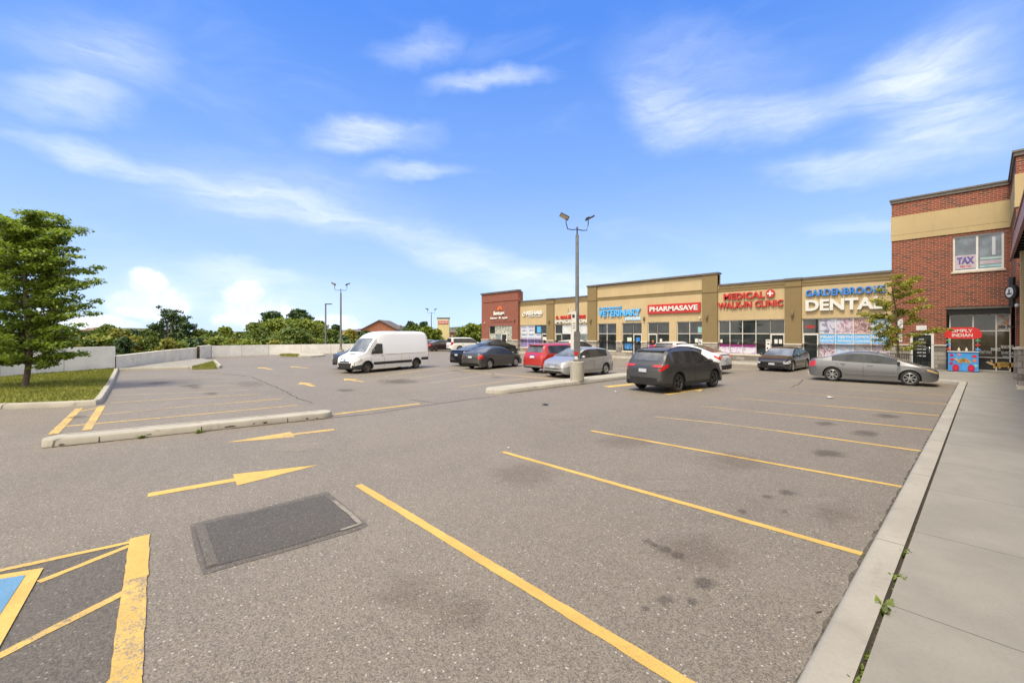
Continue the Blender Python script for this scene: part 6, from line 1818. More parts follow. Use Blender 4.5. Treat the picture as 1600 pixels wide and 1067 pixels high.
# door windows, side stripe and panel ribs of the van
X0 = VAN['L'] / 2
for s in (1, -1):
    mb = MB(); y = .975
    pts = [(1.28, 1.22), (2.25, 1.22), (2.25, 1.86), (1.82, 1.88), (1.55, 1.62)]
    q_ = [(X0 - a, s * (y - .022 - (b - 1.2) * .085), b) for a, b in pts]; q2 = [(a, b + s * .02, c) for a, b, c in q_]
    n = len(pts); mb.add(q_ + q2, [tuple(range(n)), tuple(range(2 * n - 1, n - 1, -1))] + [(i, (i + 1) % n, n + (i + 1) % n, n + i) for i in range(n)]); mb.build('side_window', M_carglass, van, weld=True)
    mb = MB()
    mb.box(X0 - 6.52, X0 - 5.80, s * .975, s * 1.005, .62, .80); mb.box(X0 - 4.86, X0 - 1.47, s * .975, s * 1.005, .50, .68); mb.build('side_moulding', M_black, van)
    mb = MB()
    for c in (1.0, 5.33):
        for k in range(12):
            a0, a1 = math.pi * k / 12, math.pi * (k + 1) / 12; r0, r1 = .405, .47
            q = [(X0 - c + r0 * math.cos(a0), s * 1.0, .345 + r0 * math.sin(a0)), (X0 - c + r1 * math.cos(a0), s * 1.0, .345 + r1 * math.sin(a0)), (X0 - c + r1 * math.cos(a1), s * 1.0, .345 + r1 * math.sin(a1)), (X0 - c + r0 * math.cos(a1), s * 1.0, .345 + r0 * math.sin(a1))]
            mb.face(q); mb.face([(a, b - s * .03, c_) for a, b, c_ in q][::-1]); mb.face([q[1], q[2], (q[2][0], q[2][1] - s * .04, q[2][2]), (q[1][0], q[1][1] - s * .04, q[1][2])])
    mb.build('arch_trim', M_black, van)
    mb = MB(); mb.box(X0 - 6.3, X0 - 2.45, s * .80, s * .988, 1.16, 1.175); mb.build('panel_rib', pm('van_rib', (.5, .49, .46), .5), van)
mb = MB(); mb.box(X0 - .62, X0 - .55, -.3, .3, 1.22, 1.235); mb.build('wiper', M_black, van)
PICK = dict(BOXY, top=[(0, .75), (.04, .85), (.2, .95), (.9, 1.05), (1.1, 1.1), (1.5, 1.34), (1.9, 1.56), (2.2, 1.6), (3.2, 1.6), (3.9, 1.56), (4.3, 1.4), (4.6, 1.15), (4.85, .85)], rr=3.95, deck=4.5, rear=[])
pk = G(541, 571); hv2 = hv
cc = Vector((cv.x, cv.y, 0)) - lv * 2.45 - hv * 0.9
build_car(PICK, (cc.x, cc.y, .004), math.atan2(hv.y, hv.x), 'dark car half hidden behind the nose of the white van', 'car', P_grey)

# ------------------------------------------------------------------ lamp posts
def lamp_post(px, pybase, hpole, label, base_w=.6, base_h=.85, heads=2, z0=0.0, pr=.085, band=None, sq=True, hrot=0.0, depth=None, s=1.0):
    p = G(px, pybase, z0) if depth is None else P(px, depth, z0)
    t = thing('lamp_post', (p.x, p.y, z0), label, 'street lamp', 'lamp posts of the parking lot', YAW + hrot)
    mb = MB(); mb.lathe([(0, 0), (base_w / 2, 0), (base_w / 2, base_h - .02), (base_w / 2 - .02, base_h), (0, base_h)], 24)
    b = mb.build('base', M_kerb_dirty, t, sharp=40)
    if band:
        mb = MB(); mb.lathe([(base_w / 2 + .004, base_h * .35), (base_w / 2 + .004, base_h * .7)], 24); mb.build('painted_band', band, b)
    mb = MB(); mb.box(-.16, .16, -.16, .16, base_h, base_h + .03); mb.lathe([(.15, base_h + .03), (.13, base_h + .16), (.1, base_h + .18)], 12); mb.tube([(0, 0, base_h + .03), (0, 0, hpole)], [pr * 1.15, pr * .85], 12); mb.build('pole', M_pole, t)
    if heads == 2:
        mb = MB(); mb.tube([(0, 0, hpole - .02), (0, 0, hpole + .5 * s)], .045 * s, 8)
        for q, yy in ((-1, -.2), (1, .15)):
            zt = hpole + .35 * s
            mb.tube([(0, 0, zt), (q * .35 * s, yy * s * .5, zt - .05 * s), (q * .62 * s, yy * s, zt - .02), (q * .72 * s, yy * s, zt + .35 * s), (q * .72 * s, yy * s, zt + .62 * s)], .03 * s, 6)
        mb.build('arm', M_blackmetal, t)
        for q, yy in ((-1, -.2), (1, .15)):
            zt = hpole + .95 * s
            hd = bpy.data.objects.new('lamp_head', None)
            M_ = Matrix.Translation((q * .72 * s, yy * s, zt + .08 * s)) @ Matrix.Rotation(R(28 if q > 0 else -28) * (-1 if True else 1), 4, 'Y') @ Matrix.Rotation(R(-25 if q < 0 else 10), 4, 'X')
            bpy.data.objects.remove(hd)
            mb = MB(); mb.box(-.30 * s + q * .12 * s, .30 * s + q * .12 * s, -.17 * s, .17 * s, -.03 * s, .06 * s, 0, M_); mb.box(-.12 * s, .12 * s, -.1 * s, .1 * s, .061 * s, .13 * s, 0, M_)
            h = mb.build('lamp_head', M_blackmetal, t); bevel(h, .015)
            mb = MB(); mb.box(-.26 * s + q * .12 * s, .26 * s + q * .12 * s, -.14 * s, .14 * s, -.045 * s, -.031 * s, 0, M_); mb.build('lens', pm('lamp_lens', (.5, .42, .28), .3), h)
    else:
        mb = MB(); mb.box(-.05, .75, -.13, .13, hpole - .04, hpole + .06); mb.build('lamp_head', M_blackmetal, t)
    return t
lp = lamp_post(901.8, 594.3, 6.55, 'tall grey twin-head lamp post on a round concrete base on the middle island', .62, .86, 2, .15, s=.72)
# long white parking notice fixed to that post
sg = thing('parking_notice', tuple(lp.location), 'tall narrow white notice strapped to the lamp post on the middle island', 'sign', None, YAW)
mb = MB(); mb.box(-.27, -.06, -.14, -.115, 2.22, 3.1); mb.box(-.30, -.17, -.14, -.115, 1.4, 2.2); mb.build('panel', M_white, sg)
mb = MB(); mb.box(-.24, -.13, -.146, -.1405, 2.82, 2.96); mb.box(-.22, -.1, -.146, -.1405, 2.55, 2.58); mb.box(-.22, -.1, -.146, -.1405, 2.45, 2.47); mb.box(-.22, -.1, -.146, -.1405, 2.35, 2.37); mb.build('panel_mark', M_black, sg)
mb = MB(); mb.box(-.16, .12, -.135, -.1, 1.1, 2.19); mb.build('cabinet', M_pole, sg)
mb = MB(); mb.box(-.16, .02, -.15, -.136, 1.16, 1.3); mb.build('sticker', M_red, sg)
mb = MB(); mb.box(-.14, .0, -.15, -.136, .95, 1.09); mb.build('sticker', M_white, sg)
M_bb = pm('base_blue', (0.04, 0.14, 0.36), .6, var=.2)
lamp_post(532.5, 558.8, 6.1, 'dark twin-head lamp post with a blue-banded base behind the van', .62, .75, 2, 0, .085, M_bb, s=.75)
lamp_post(508.8, 550.0, 5.9, 'dark single-head lamp post left of the twin-head one near the long low wall', .62, .55, 1, 0, .1, M_bb)
lamp_post(674, 0, 6.0, 'small pale twin-head lamp post far away beyond the van, left of the pylon sign', .62, .8, 2, 0, .09, None, depth=84, s=1.0)
lamp_post(722.5, 0, 4.1, 'thin far lamp post right of the pylon sign', .4, .8, 1, 0, .05, None, depth=100)
lamp_post(707, 0, 3.6, 'thin far lamp post between the pylon sign and the low roofs', .4, .8, 1, 0, .05, None, depth=110)

# ------------------------------------------------------------------ trees
def leaf_cloud(cl, n, size, rng, droop=0.3, flat=0.5, shell=0.55):
    """cl: clumps (cx,cy,cz,rx,ry,rz); returns arrays for n leaf quads"""
    cl = np.array(cl, float); vol = cl[:, 3] * cl[:, 4] + cl[:, 3] * cl[:, 5] * 1.2
    idx = rng.choice(len(cl), n, p=vol / vol.sum())
    d = rng.normal(size=(n, 3)); d /= np.linalg.norm(d, axis=1)[:, None]
    rad = shell + (1 - shell) * rng.random(n) ** 0.8
    rad *= 1 + rng.normal(size=n) * 0.10
    c = cl[idx, :3] + d * cl[idx, 3:6] * rad[:, None]
    nrm = rng.normal(size=(n, 3)) * np.array([1, 1, .8]); nrm[:, 2] = np.abs(nrm[:, 2]) + flat; nrm += d * .5; nrm /= np.linalg.norm(nrm, axis=1)[:, None]
    t = rng.normal(size=(n, 3)); t[:, 2] -= droop; t -= nrm * (t * nrm).sum(1)[:, None]; t /= np.linalg.norm(t, axis=1)[:, None]
    b = np.cross(nrm, t); s = size * (0.6 + 0.8 * rng.random(n))[:, None]
    v = np.stack([c - t * s * .55, c + b * s * .34 + nrm * s * .05, c + t * s * .6, c - b * s * .34 + nrm * s * .05], 1).reshape(-1, 3)
    return v
def leaves_obj(name, v, mat, parent=None):
    n = len(v) // 4; me = bpy.data.meshes.new(name)
    me.vertices.add(len(v)); me.vertices.foreach_set('co', v.astype(np.float32).ravel())
    me.loops.add(len(v)); me.loops.foreach_set('vertex_index', np.arange(len(v), dtype=np.int32))
    me.polygons.add(n); me.polygons.foreach_set('loop_start', np.arange(0, len(v), 4, dtype=np.int32)); me.polygons.foreach_set('loop_total', np.full(n, 4, dtype=np.int32))
    me.materials.append(mat); me.update(calc_edges=True); me.validate()
    o = bpy.data.objects.new(name, me); COL.objects.link(o)
    if parent: o.parent = parent
    return o
def branch(mb, a, b, r0, r1, rg, n=4, bend=.12, sag=0.0):
    a, b = Vector(a), Vector(b); L = (b - a).length; pts = [a]
    for k in range(1, n):
        t = k / n; pts.append(a.lerp(b, t) + Vector((rg.uniform(-1, 1), rg.uniform(-1, 1), rg.uniform(-1, 1))) * bend * L * .35 + Vector((0, 0, sag * L * math.sin(math.pi * t))))
    pts.append(b); mb.tube(pts, [r0 + (r1 - r0) * k / n for k in range(n + 1)], 6, caps=False)

ML_maple = leaf_mat('leaf_maple', (0.085, 0.145, 0.018), (0.27, 0.34, 0.055), 0.42, 1.6)
ML_locust = leaf_mat('leaf_locust', (0.15, 0.18, 0.022), (0.38, 0.34, 0.055), 0.4, 1.2)
ML_dark = leaf_mat('leaf_dark', (0.020, 0.046, 0.014), (0.065, 0.109, 0.029), 0.2, .5)
ML_mid = leaf_mat('leaf_mid', (0.05, 0.085, 0.014), (0.15, 0.19, 0.03), 0.3, .4)
ML_bright = leaf_mat('leaf_bright', (0.09, 0.14, 0.016), (0.25, 0.28, 0.045), 0.35, .35)
ML_olive = leaf_mat('leaf_olive', (0.10, 0.12, 0.02), (0.29, 0.27, 0.05), 0.35, .5)
ML_yellow = leaf_mat('leaf_yellowish', (0.174, 0.160, 0.026), (0.406, 0.319, 0.058), 0.35, .5)
LM = {'dark': ML_dark, 'mid': ML_mid, 'bright': ML_bright, 'olive': ML_olive, 'yellow': ML_yellow}

# the layered tree on the lawn
def lawn_tree():
    rg = random.Random(21); rn = np.random.default_rng(21)
    base = G(38.5, 604, .15); t = thing('leafy_tree', (base.x, base.y, .15), 'tall leafy green tree with layered branches standing on the left lawn', 'tree', None, YAW)
    Htr = 6.85; tk = MB()
    def tx(z): return (.12 * math.sin(z * .9) + .03 * z, .05 * math.sin(z * 1.3))
    pts = [(*tx(z), z) for z in (0, .5, 1.2, 2, 3, 4, 5, 5.8, 6.4)]
    tk.tube([(0, 0, -.05)] + pts, [.15, .105, .095, .09, .10, .085, .065, .045, .03, .012], 10)
    cl = []
    # branch tips read off the picture: (sideways reach, height)
    prof = [(-1.5, 1.0), (1.6, 1.25), (-.9, 1.35), (2.0, 1.75), (-2.0, 1.75), (1.5, 2.05), (-1.6, 2.25), (2.35, 2.45), (-2.3, 2.5), (1.3, 2.8), (-2.5, 3.1), (2.75, 3.35), (-1.6, 3.35), (2.1, 3.55), (-2.4, 3.75),
            (2.5, 4.0), (1.7, 4.2), (-2.2, 4.3), (2.75, 4.75), (-1.6, 4.8), (1.6, 4.9), (-2.0, 5.3), (2.1, 5.45), (-1.0, 5.5), (1.4, 5.75), (-1.9, 5.8), (-1.5, 6.0), (2.15, 6.0), (1.75, 6.15), (-.35, 6.1), (-.9, 6.55), (1.2, 6.45), (.6, 6.85), (-1.3, 6.75), (-2.1, 4.9), (2.3, 5.1), (0.2, 6.5)]
    for x, z in prof:
        for rep in range(2):
            y = rg.uniform(-1.6, 1.6) * (1 - abs(x) / 4.2) if rep else rg.uniform(-.4, .4)
            xx = x * (1 if rep == 0 else rg.uniform(.3, .8)); zz = z + (0 if rep == 0 else rg.uniform(-.2, .25))
            zs = max(.95, zz - .25 - .12 * abs(xx)); c = tx(zs)
            branch(tk, (c[0], c[1], zs), (xx, y, zz), .032, .008, rg, 4, .1)
            for u, rr, h in ((1.0, .33, .11), (.80, .44, .14), (.58, .44, .16), (.34, .36, .18)):
                if rep and u == 1.0: continue
                cl.append((c[0] + (xx - c[0]) * u, c[1] + (y - c[1]) * u + rg.uniform(-.12, .12), zs + (zz - zs) * u + .02 + rg.uniform(-.05, .05), rr * rg.uniform(.8, 1.2), rr * rg.uniform(.8, 1.2), h * rg.uniform(.8, 1.3)))
        # depth-wards branches fill the crown
        a = rg.uniform(0, 6.28); rr_ = rg.uniform(.7, 1.9); zz = z; c = tx(zz - .3)
        q = (math.cos(a) * rr_ * .8, math.sin(a) * rr_, zz)
        if zz < 5.9 and rg.random() < .6:
            branch(tk, (c[0], c[1], max(.9, zz - .35)), q, .03, .008, rg)
            for u in (1, .6): cl.append((q[0] * u, q[1] * u, zz - (1 - u) * .2, .42, .42, .17))
    for i in range(64):     # inner foliage round the stem
        z = 1.25 + 4.9 * i / 64; c = tx(z); a = rg.uniform(0, 6.28); rr_ = rg.uniform(.15, 1.0) * (1.25 if z < 4.5 else .9); s = rg.uniform(.3, .5)
        cl.append((c[0] + math.cos(a) * rr_, c[1] + math.sin(a) * rr_, z + rg.uniform(-.1, .1), s, s, s * .42))
    for x, z in ((-2.3, 5.9), (-1.9, 6.5), (2.3, 6.25), (1.6, 6.7), (2.9, 4.2), (2.6, 2.9), (-2.6, 2.0), (2.2, 1.3), (1.1, .95), (-2.2, 1.2), (2.7, 2.2)):
        c = tx(max(.9, z - .5)); branch(tk, (c[0], c[1], max(.9, z - .5)), (x, rg.uniform(-.5, .5), z), .025, .007, rg)
        for u in (1, .82, .62): cl.append((x * u, rg.uniform(-.3, .3), z - (1 - u) * .35, .34, .36, .15))
    tk.build('trunk', M_bark, t)
    v = leaf_cloud(cl, 62000, .10, rn, droop=.5, flat=.9, shell=.15)
    leaves_obj('crown', v, ML_maple, t)
lawn_tree()

def small_tree():
    rg = random.Random(8); rn = np.random.default_rng(8)
    Y = 31.2; t = thing('young_tree', (FX(1403, Y), Y, .15), 'slender young tree with thin yellow-green foliage before the brick building', 'tree', None, YAW)
    d = FD(1403, Y); k = d / FPX; tk = MB()
    def at(px, py, y=0): return ((px - 1403) * k, y, H - (py - HOR) * k - .15)
    stem = [(0, 0, -.05), (0, 0, .6), at(1403, 545), at(1402, 520), at(1400.5, 500), at(1399, 480), at(1396, 462), at(1393, 447)]
    tk.tube(stem, [.07, .06, .055, .05, .045, .035, .025, .012], 8)
    tips = [((1403, 548), (1430, 534)), ((1402, 535), (1362, 512)), ((1402, 528), (1478, 514)), ((1401, 520), (1353, 500)), ((1401, 512), (1440, 500)), ((1400, 508), (1372, 532)), ((1400, 500), (1352, 493)), ((1400, 498), (1432, 480)), ((1399, 490), (1368, 470)),
            ((1398, 486), (1444, 492)), ((1397, 476), (1420, 452)), ((1396, 468), (1462, 452)), ((1397, 478), (1436, 468)), ((1394, 456), (1384, 434)), ((1395, 460), (1412, 440)), ((1394, 462), (1374, 452)), ((1401, 515), (1420, 520)), ((1400, 505), (1382, 495)), ((1402, 530), (1385, 545)), ((1395, 455), (1450, 431)), ((1396, 470), (1380, 478)), ((1400, 503), (1415, 490))]
    cl = []
    for a, b in tips:
        y = rg.uniform(-.9, .9); p0, p1 = Vector(at(*a)), Vector(at(*b, y)); branch(tk, p0, p1, .02, .005, rg, 4, .12, .06)
        n = max(3, int((p1 - p0).length / .24))
        for i in range(n):
            u = (i + 1) / n
            if u < .25: continue
            c = p0.lerp(p1, u) + Vector((rg.uniform(-.12, .12), rg.uniform(-.2, .2), rg.uniform(-.05, .12))); s = rg.uniform(.17, .34)
            cl.append((c.x, c.y, c.z, s * 1.3, s * 1.2, s * .5))
    tk.build('trunk', M_bark, t)
    leaves_obj('crown', leaf_cloud(cl, 7500, .095, rn, .6, .5, .15), ML_locust, t)
small_tree()

def bg_tree(px, pytop, wpx, depth, kind, label, zb=0.0, name='tree', seed=0, trunk=True, airy=.5, n=None, pybot=None, group=None):
    rg = random.Random(seed * 7 + int(px)); rn = np.random.default_rng(seed * 7 + int(px))
    k = depth / FPX; base = P(px, depth, zb); h = H + (HOR - pytop) * k - zb; w = wpx * k
    t = thing(name, (base.x, base.y, zb), label, 'tree' if name != 'shrub' else 'shrub', group, YAW)
    tk = MB(); cl = []; cb = h * (.06 if name == 'shrub' else (.12 if h < 5 else .2))
    tr = max(.05, h * .022); tk.tube([(0, 0, -.1), (rg.uniform(-.1, .1), 0, h * .4), (rg.uniform(-.2, .2), 0, h * .8)], [tr, tr * .7, tr * .2], 6, caps=False)
    nc = int(16 + 10 * (w * h) ** .5) if name != 'shrub' else 12
    for i in range(nc):
        z = cb + (h - cb) * (i + .5) / nc; u = (z - cb) / (h - cb)
        env = w / 2 * (math.sin(math.pi * min(1, (u * .86 + .14))) ** .55) * (1.0 if u < .9 else .75)
        a = rg.uniform(0, 6.28); rr_ = env * rg.uniform(.15, .85)
        s = (w * .17 + .15) * rg.uniform(.7, 1.35)
        q = (math.cos(a) * rr_, math.sin(a) * rr_ * .8, min(z, h - s * .6))
        cl.append((*q, s, s, s * rg.uniform(.55, .85)))
        if i % 2 == 0: branch(tk, (0, 0, max(.1, q[2] - abs(q[0]) * .6 - .2)), q, tr * .45, tr * .12, rg, 3, .1)
    cl.append((0, 0, h - w * .12, w * .14, w * .14, w * .12))
    tk.build('trunk', M_barkg, t)
    nn = n or int(1500 + 1500 * min(3, w * h / 14))
    leaves_obj('crown', leaf_cloud(cl, nn, .0026 * depth * 2.1 + .02, rn, .3, .3, airy), LM[kind], t)
    return t

# tall airy dark tree with several stems
def tall_tree():
    depth = 62; k = depth / FPX; rg = random.Random(4); rn = np.random.default_rng(4); base = P(266, depth, 0)
    t = thing('tall_tree', (base.x, base.y, 0), 'tall dark airy tree with several bare stems rising above the thicket at the left', 'tree', None, YAW); tk = MB(); cl = []
    def at(px, py, y=0): return ((px - 266) * k, y, H - (py - HOR) * k)
    stems = [((266, 540), (263, 505), (256, 482)), ((266, 540), (267, 508), (271, 484)), ((268, 540), (273, 505), (281, 488)), ((266, 538), (255, 515), (246, 505)), ((268, 538), (282, 512), (290, 496)), ((267, 535), (286, 518), (294, 506)), ((266, 535), (252, 520), (243, 508))]
    for a, b, c in stems:
        y = rg.uniform(-1, 1); tk.tube([at(*a), at(*b, y * .6), at(*c, y)], [.22, .13, .04], 6, caps=False)
        for u in np.linspace(.15, 1, 8):
            p = Vector(at(*b, y * .6)).lerp(Vector(at(*c, y)), u); s = rg.uniform(.35, .75)
            cl.append((p.x + rg.uniform(-.6, .6), p.y + rg.uniform(-.5, .5), p.z + rg.uniform(-.3, .2), s, s, s * .6))
    for i in range(34):
        px, py = rg.uniform(244, 296), rg.uniform(500, 532); s = rg.uniform(.4, .8); y = rg.uniform(-1.5, 1.5); p = at(px, py, y)
        cl.append((*p, s, s, s * .6))
    tk.build('trunk', M_barkg, t); leaves_obj('crown', leaf_cloud(cl, 5200, .26, rn, .3, .3, .2), ML_dark, t)
tall_tree()

BG = [  # px, top, width, depth, kind, label
    (168, 508, 40, 56, 'mid', 'round green tree just right of the leafy lawn tree, beyond the pale wall'),
    (186, 514, 34, 54, 'olive', 'olive-green tree between the round green tree and the dark bushy one'),
    (204, 516, 34, 57, 'dark', 'dark bushy tree left of the tall airy tree'),
    (134, 520, 30, 52, 'dark', 'small dark tree beneath the red roofs, beyond the pale wall'),
    (150, 522, 26, 50, 'bright', 'small light green tree by the right edge of the leafy lawn tree crown'),
    (236, 514, 36, 66, 'mid', 'green tree at the left foot of the tall airy tree'),
    (312, 516, 40, 64, 'mid', 'low green tree at the right foot of the tall airy tree'),
    (335, 519, 34, 60, 'mid', 'green tree in the dip between the tall airy tree and the tall knoll of trees'),
    (353, 511, 26, 62, 'bright', 'small rounded bright tree standing alone in the dip of the skyline'),
    (372, 519, 26, 62, 'mid', 'low green tree just right of the small rounded bright one'),
    (398, 505, 34, 66, 'mid', 'green tree forming the left shoulder of the knoll'),
    (425, 487, 36, 84, 'dark', 'dark round-topped tree at the left top of the knoll'),
    (467, 484, 42, 84, 'dark', 'dark broad-topped tree at the right top of the knoll'),
    (440, 498, 62, 64, 'bright', 'broad bright green tree in front on the left of the knoll'),
    (476, 500, 58, 62, 'bright', 'broad bright green tree in front on the right of the knoll'),
    (458, 512, 60, 54, 'mid', 'wide green bush-like tree low in the middle of the knoll'),
    (409, 512, 40, 58, 'mid', 'spreading green tree low on the left of the knoll'),
    (499, 502, 26, 68, 'mid', 'green tree at the right shoulder of the knoll behind the single-head lamp'),
    (516, 515, 30, 60, 'mid', 'low green tree between the two dark lamp posts'),
    (524, 508, 15, 90, 'dark', 'small far dark tree just left of the twin-head lamp post'),
    (546, 515, 24, 60, 'yellow', 'yellowish small tree right of the twin-head lamp post'),
    (570, 518, 36, 62, 'dark', 'dark green tree in front of the brick gabled house'),
    (600, 522, 46, 64, 'mid', 'green tree right below the brick gabled house, over the van roof'),
    (641, 503, 20, 84, 'dark', 'dark slim tree just right of the brick gabled house'),
    (650, 508, 24, 80, 'mid', 'green tree between the two dark slim trees beyond the van'),
    (662, 503, 17, 84, 'dark', 'second dark slim tree, left of the small pale lamp post'),
    (668, 511, 26, 78, 'bright', 'light green tree behind the small pale lamp post'),
    (681, 515, 18, 80, 'bright', 'light green tree at the left foot of the pylon sign'),
    (630, 518, 24, 82, 'mid', 'low green tree right of the brick house'),
    (737, 506, 34, 74, 'bright', 'bright green tree left of the far brick shop'),
    (722, 513, 24, 76, 'mid', 'lower green tree between the pylon sign and the bright green tree'),
    (752, 508, 20, 78, 'mid', 'green tree touching the edge of the far brick shop'),
]
for i, (px, top_, w, dep, kd, lab) in enumerate(BG):
    bg_tree(px, top_, w, dep, kd, lab, seed=i)
# shrubs close behind the walls
rg = random.Random(77)
kinds = ['olive', 'bright', 'mid', 'olive', 'bright', 'mid', 'dark']
for i in range(30):
    px = 100 + i * 16.0 + rg.uniform(-4, 4); dep = (34 + (px - 180) * .04 if px < 320 else 46 + (px - 320) * .035) + rg.uniform(0, 4)
    if px > 560: break
    top_ = (531 if px < 320 else 529) + rg.uniform(-7, 4)
    tt = bg_tree(px, top_, rg.uniform(26, 36), dep + 1.5, kinds[i % 7], '', name='shrub', seed=200 + i, n=1500, airy=.25, group='shrubs behind the low walls')
    tt['label'] = 'leafy green shrub in the row close behind the low concrete walls'
rn = np.random.default_rng(5)
cl = []
for i in range(150):
    px = rn.uniform(80, 620); dep = rn.uniform(52, 70); k = dep / FPX; s = rn.uniform(1.2, 2.0)
    p = P(px, dep, 0); cl.append((p.x, p.y, rn.uniform(.2, .8), s, s, s * .75))
for i in range(26):
    px = rn.uniform(600, 760); dep = rn.uniform(84, 95); s = rn.uniform(1.0, 1.8)
    p = P(px, dep, 0); cl.append((p.x, p.y, rn.uniform(.1, .5), s, s, s * .7))
o = leaves_obj('undergrowth', leaf_cloud(cl, 26000, .34, rn, .3, .3, .4), ML_mid)
tag(o, 'dense green undergrowth filling the ground between the far trees', 'undergrowth', kind='stuff')
# distant wooded ridge
mb = MB(); N_ = 60; prev = None
rr = random.Random(2)
for i in range(N_ + 1):
    px = -400 + i * 30; p0, p1, p2 = P(px, 330, -1), P(px, 350, 0), P(px, 420, -1)
    hgt = 5.5 + 2.5 * math.sin(i * .7) + rr.uniform(-1, 1)
    row = [(p0.x, p0.y, -1), (p1.x, p1.y, hgt), (p2.x, p2.y, hgt * .8), (p2.x, p2.y, -1)]
    if prev:
        for e in range(3): mb.face([prev[e], row[e], row[e + 1], prev[e + 1]], 0, True)
    prev = row
struct(mb.build('hill', pm('ridge', (0.05, 0.065, 0.04), .95, var=.4, vscale=.08)))

# ------------------------------------------------------------------ far buildings and the pylon sign
M_roof = pm('roof_shingle', (0.10, 0.085, 0.08), .9, var=.2); M_roofr = pm('roof_shingle_red', (0.16, 0.09, 0.07), .9, var=.2)
M_brickfar = pm('brick_far', (0.26, 0.10, 0.055), .9, var=.15, vscale=1.5); M_win = pm('far_window', (.45, .42, .38), .3)
def house(px0, px1, pytop, pyeave, depth, label, wall=M_brickfar, roof=M_roof, gable=True, wins=3, deep=10, name='house'):
    k = depth / FPX; c = P((px0 + px1) / 2, depth, 0); w = (px1 - px0) * k; he = H - (pyeave - HOR) * k; ht = H - (pytop - HOR) * k
    t = thing(name, (c.x, c.y, -.05), label, 'building' if name != 'house' else 'house', None, YAW); mb = MB(); mb.box(-w / 2, w / 2, 0, deep, 0, he); mb2 = MB()
    if gable:
        mb.face([(-w / 2, 0, he), (w / 2, 0, he), (0, 0, ht)]); mb.face([(w / 2, deep, he), (-w / 2, deep, he), (0, deep, ht)])
        for s in (-1, 1):
            mb2.add([(0, -.4, ht + .12), (s * (w / 2 + .5), -.4, he - .3), (s * (w / 2 + .5), deep + .4, he - .3), (0, deep + .4, ht + .12), (0, -.4, ht - .12), (s * (w / 2 + .5), -.4, he - .5), (s * (w / 2 + .5), deep + .4, he - .5), (0, deep + .4, ht - .12)], [(0, 1, 2, 3), (7, 6, 5, 4), (0, 4, 5, 1), (1, 5, 6, 2), (2, 6, 7, 3)])
    else:
        a = w / 2 + .4; b = min(w * .3, deep * .5)
        mb2.add([(-a, -.4, he), (a, -.4, he), (a, deep + .4, he), (-a, deep + .4, he), (-a + b, deep / 2, ht), (a - b, deep / 2, ht)], [(0, 1, 5, 4), (1, 2, 5), (2, 3, 4, 5), (3, 0, 4)])
    mb.build('wall', wall, t); mb2.build('roof', roof, t)
    for i in range(wins):
        x = -w / 2 + w * (i + .5) / wins
        mb = MB(); mb.box(x - w * .06, x + w * .06, -.08, .05, he * .45, he * .72); mb.build('window', M_win, t)
    return t
house(566, 620, 500.0, 513, 118, 'brick house with a dark gable roof beyond the trees, above the van', gable=True, wins=3)
house(604, 622, 507.0, 513, 121, 'lower roofed wing just right of the gabled brick house', gable=False, wins=1)
house(548, 568, 513.0, 518, 135, 'low roofed brown house left of the gabled brick house', gable=False, wins=2)
house(533, 552, 514.0, 519, 150, 'far pale-walled house right of the twin-head lamp post', wall=M_cream2, gable=False, wins=2)
house(120, 150, 510.5, 516.5, 140, 'far reddish-roofed house half hidden right of the leafy lawn tree', roof=M_roofr, gable=False, wins=2)
house(143, 167, 511.5, 517, 150, 'far grey-roofed house behind the reddish-roofed one', gable=False, wins=2)
house(182, 206, 515, 519, 150, 'far low house roof between the olive and the dark bushy trees', roof=M_roofr, gable=False, wins=2)
house(208, 232, 516.5, 520, 150, 'far low house with pale walls left of the tall airy tree', wall=M_cream2, gable=False, wins=2)
house(703, 716, 513.5, 519, 105, 'low brown-roofed building just right of the pylon sign', wall=M_brickfar, gable=False, wins=2, name='low_building')
house(713, 760, 509, 514, 118, 'low beige building behind the bright green tree at the left of the brick shop', wall=M_cream2, gable=False, wins=4, name='low_building')
pc = P(693, 92, 0); k = 92 / FPX
py = thing('pylon_sign', (pc.x, pc.y, 0), 'pale yellow pylon sign with a red and white panel near its top', 'sign', None, YAW)
w = 9 * k
mb = MB(); mb.box(-w, w, -.4, .4, 0, H + 23.5 * k); mb.build('body', pm('pylon_cream', (.52, .43, .22), .8, var=.1), py)
mb = MB(); mb.box(-w - .15, w + .15, -.5, .5, H + 23.6 * k, H + 25.2 * k); mb.build('cap', M_cap, py)
mb = MB(); mb.box(-w + .15, w - .15, -.46, -.405, H + 15 * k, H + 20 * k); mb.build('panel', pm('pylon_red', (.45, .10, .08), .5, var=.5, vscale=2), py)
mb = MB(); mb.box(-w + .15, w - .15, -.46, -.405, H + 20.3 * k, H + 22 * k); mb.build('panel', M_white, py)
letters(py, 'GARDENBROOKE', -w + .3, w - .3, H + 16.5 * k, H + 18.2 * k, -.461, .03, M_white, .03, 'lettering')

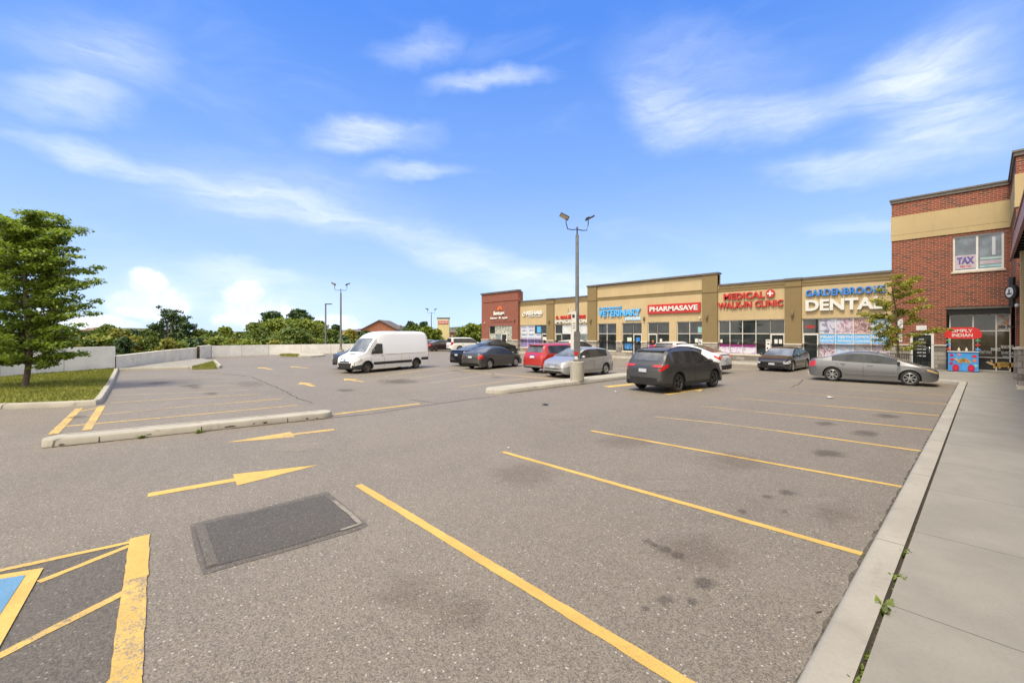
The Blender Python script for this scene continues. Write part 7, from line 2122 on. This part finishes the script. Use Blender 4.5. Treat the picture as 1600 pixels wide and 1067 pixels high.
# ------------------------------------------------------------------ weeds, litter
def weed(px, py, s, label, z=.12, seed=0):
    rg = random.Random(seed); p = G(px, py, z); t = thing('weed', (p.x, p.y, z - .02), label, 'weed', 'weeds along the kerb'); mb = MB()
    for i in range(int(22 + 10 * s)):
        a = rg.uniform(0, 6.28); L = .06 * s * rg.uniform(.5, 1.3); w = L * .30; up = rg.uniform(.15, 1.1)
        ox, oy = rg.uniform(-.02, .02) * s, rg.uniform(-.05, .05) * s
        d = Vector((math.cos(a), math.sin(a), up)).normalized(); sd = Vector((-math.sin(a), math.cos(a), rg.uniform(-.3, .3)))
        b = Vector((ox, oy, rg.uniform(0, .035) * s)); mb.face([b, b + d * L * .5 + sd * w, b + d * L, b + d * L * .5 - sd * w])
    mb.build('leaves', leaf_w, t); return t
leaf_w = leaf_mat('leaf_weed', (0.07, 0.10, 0.015), (0.20, 0.25, 0.05), .35, 20)
for i, (px, py, s, z, lab) in enumerate([
    (1413, 866, 1.0, .12, 'green weed in the pavement gap just beyond the second parking line'), (1402, 905, 1.0, .12, 'green weed in the pavement gap between two others near the kerb joint'),
    (1381, 956, 1.3, .12, 'largest spreading weed in the pavement gap, with a leaf lying over the kerb'), (1350, 1022, .7, .12, 'small weed in the pavement gap close to the bottom edge'),
    (1340, 1046, .7, .12, 'second small weed in the pavement gap near the bottom edge'), (1332, 1064, .9, .12, 'lowest weed in the pavement gap at the bottom edge'),
    (1353, 869, .7, .01, 'weed at the kerb foot at the end of the second parking line'), (1332, 919, .5, .01, 'tiny weed at the foot of the kerb below the second parking line'),
    (1398, 791, .6, .01, 'tiny weed at the foot of the kerb above the second parking line'), (1391, 808, .6, .01, 'low weed at the kerb foot between the second and third parking lines'),
    (222, 684, 1.2, .01, 'weed at the foot of the long left island, near its left end'), (312, 675.5, 1.3, .01, 'weed at the foot of the long left island, near its middle'),
    (1500, 642, .9, .12, 'far weed in the pavement gap near the grey saloon')]):
    weed(px, py, s, lab, z, i)
rg = random.Random(31); mb = MB()
for i in range(160):
    y = rg.uniform(2.2, 9.5); x = -.5 + rg.uniform(-.014, .016); L = rg.uniform(.008, .022); a = rg.uniform(0, 6.28)
    mb.face([(x, y, .108), (x + L * math.cos(a), y + L * math.sin(a), .125), (x + L * math.cos(a + .9), y + L * math.sin(a + .9), .118)])
tag(mb.build('moss', leaf_w), 'bits of moss and tiny seedlings in the gap between kerb and pavement', 'moss', kind='stuff')
def litter(px, py, w, col, label, name='litter', cat='litter', seed=0):
    rg = random.Random(seed); p = G(px, py); mb = MB(); pts = [(p.x + w * math.cos(a) * rg.uniform(.5, 1.1), p.y + w * math.sin(a) * rg.uniform(.4, 1), rg.uniform(.012, .05)) for a in [k * math.pi / 4 for k in range(8)]]
    for k in range(8): mb.face([(p.x, p.y, .055), pts[k], pts[(k + 1) % 8]]); mb.face([(p.x, p.y, .009), pts[(k + 1) % 8], pts[k]])
    return tag(mb.build(name, col), label, cat)
litter(1296, 621.5, .14, M_white, 'crumpled white paper lying in the bays in front of the grey saloon')
litter(852, 633, .12, M_black, 'small dark scrap lying in the lane before the middle island', seed=2)
litter(962, 613, .07, M_white, 'tiny white scrap beside the graphite car', seed=3)
litter(795, 702, .025, M_white, 'tiny white fleck at the tip of the second parking line', seed=4)
def twig(p1, p2, label):
    a, b = G(*p1), G(*p2); mb = MB(); m_ = (a + b) / 2 + Vector((.01, .008, .01)); mb.tube([(a.x, a.y, .008), (m_.x, m_.y, .012), (b.x, b.y, .008)], [.004, .006, .002], 5)
    tag(mb.build('twig', M_bark), label, 'twig', 'dry twigs near the kerb')
twig((1275, 958), (1284, 955), 'short dry twig lying on the asphalt farther from the kerb'); twig((1299, 956), (1311, 963), 'dry twig lying on the asphalt right at the kerb')
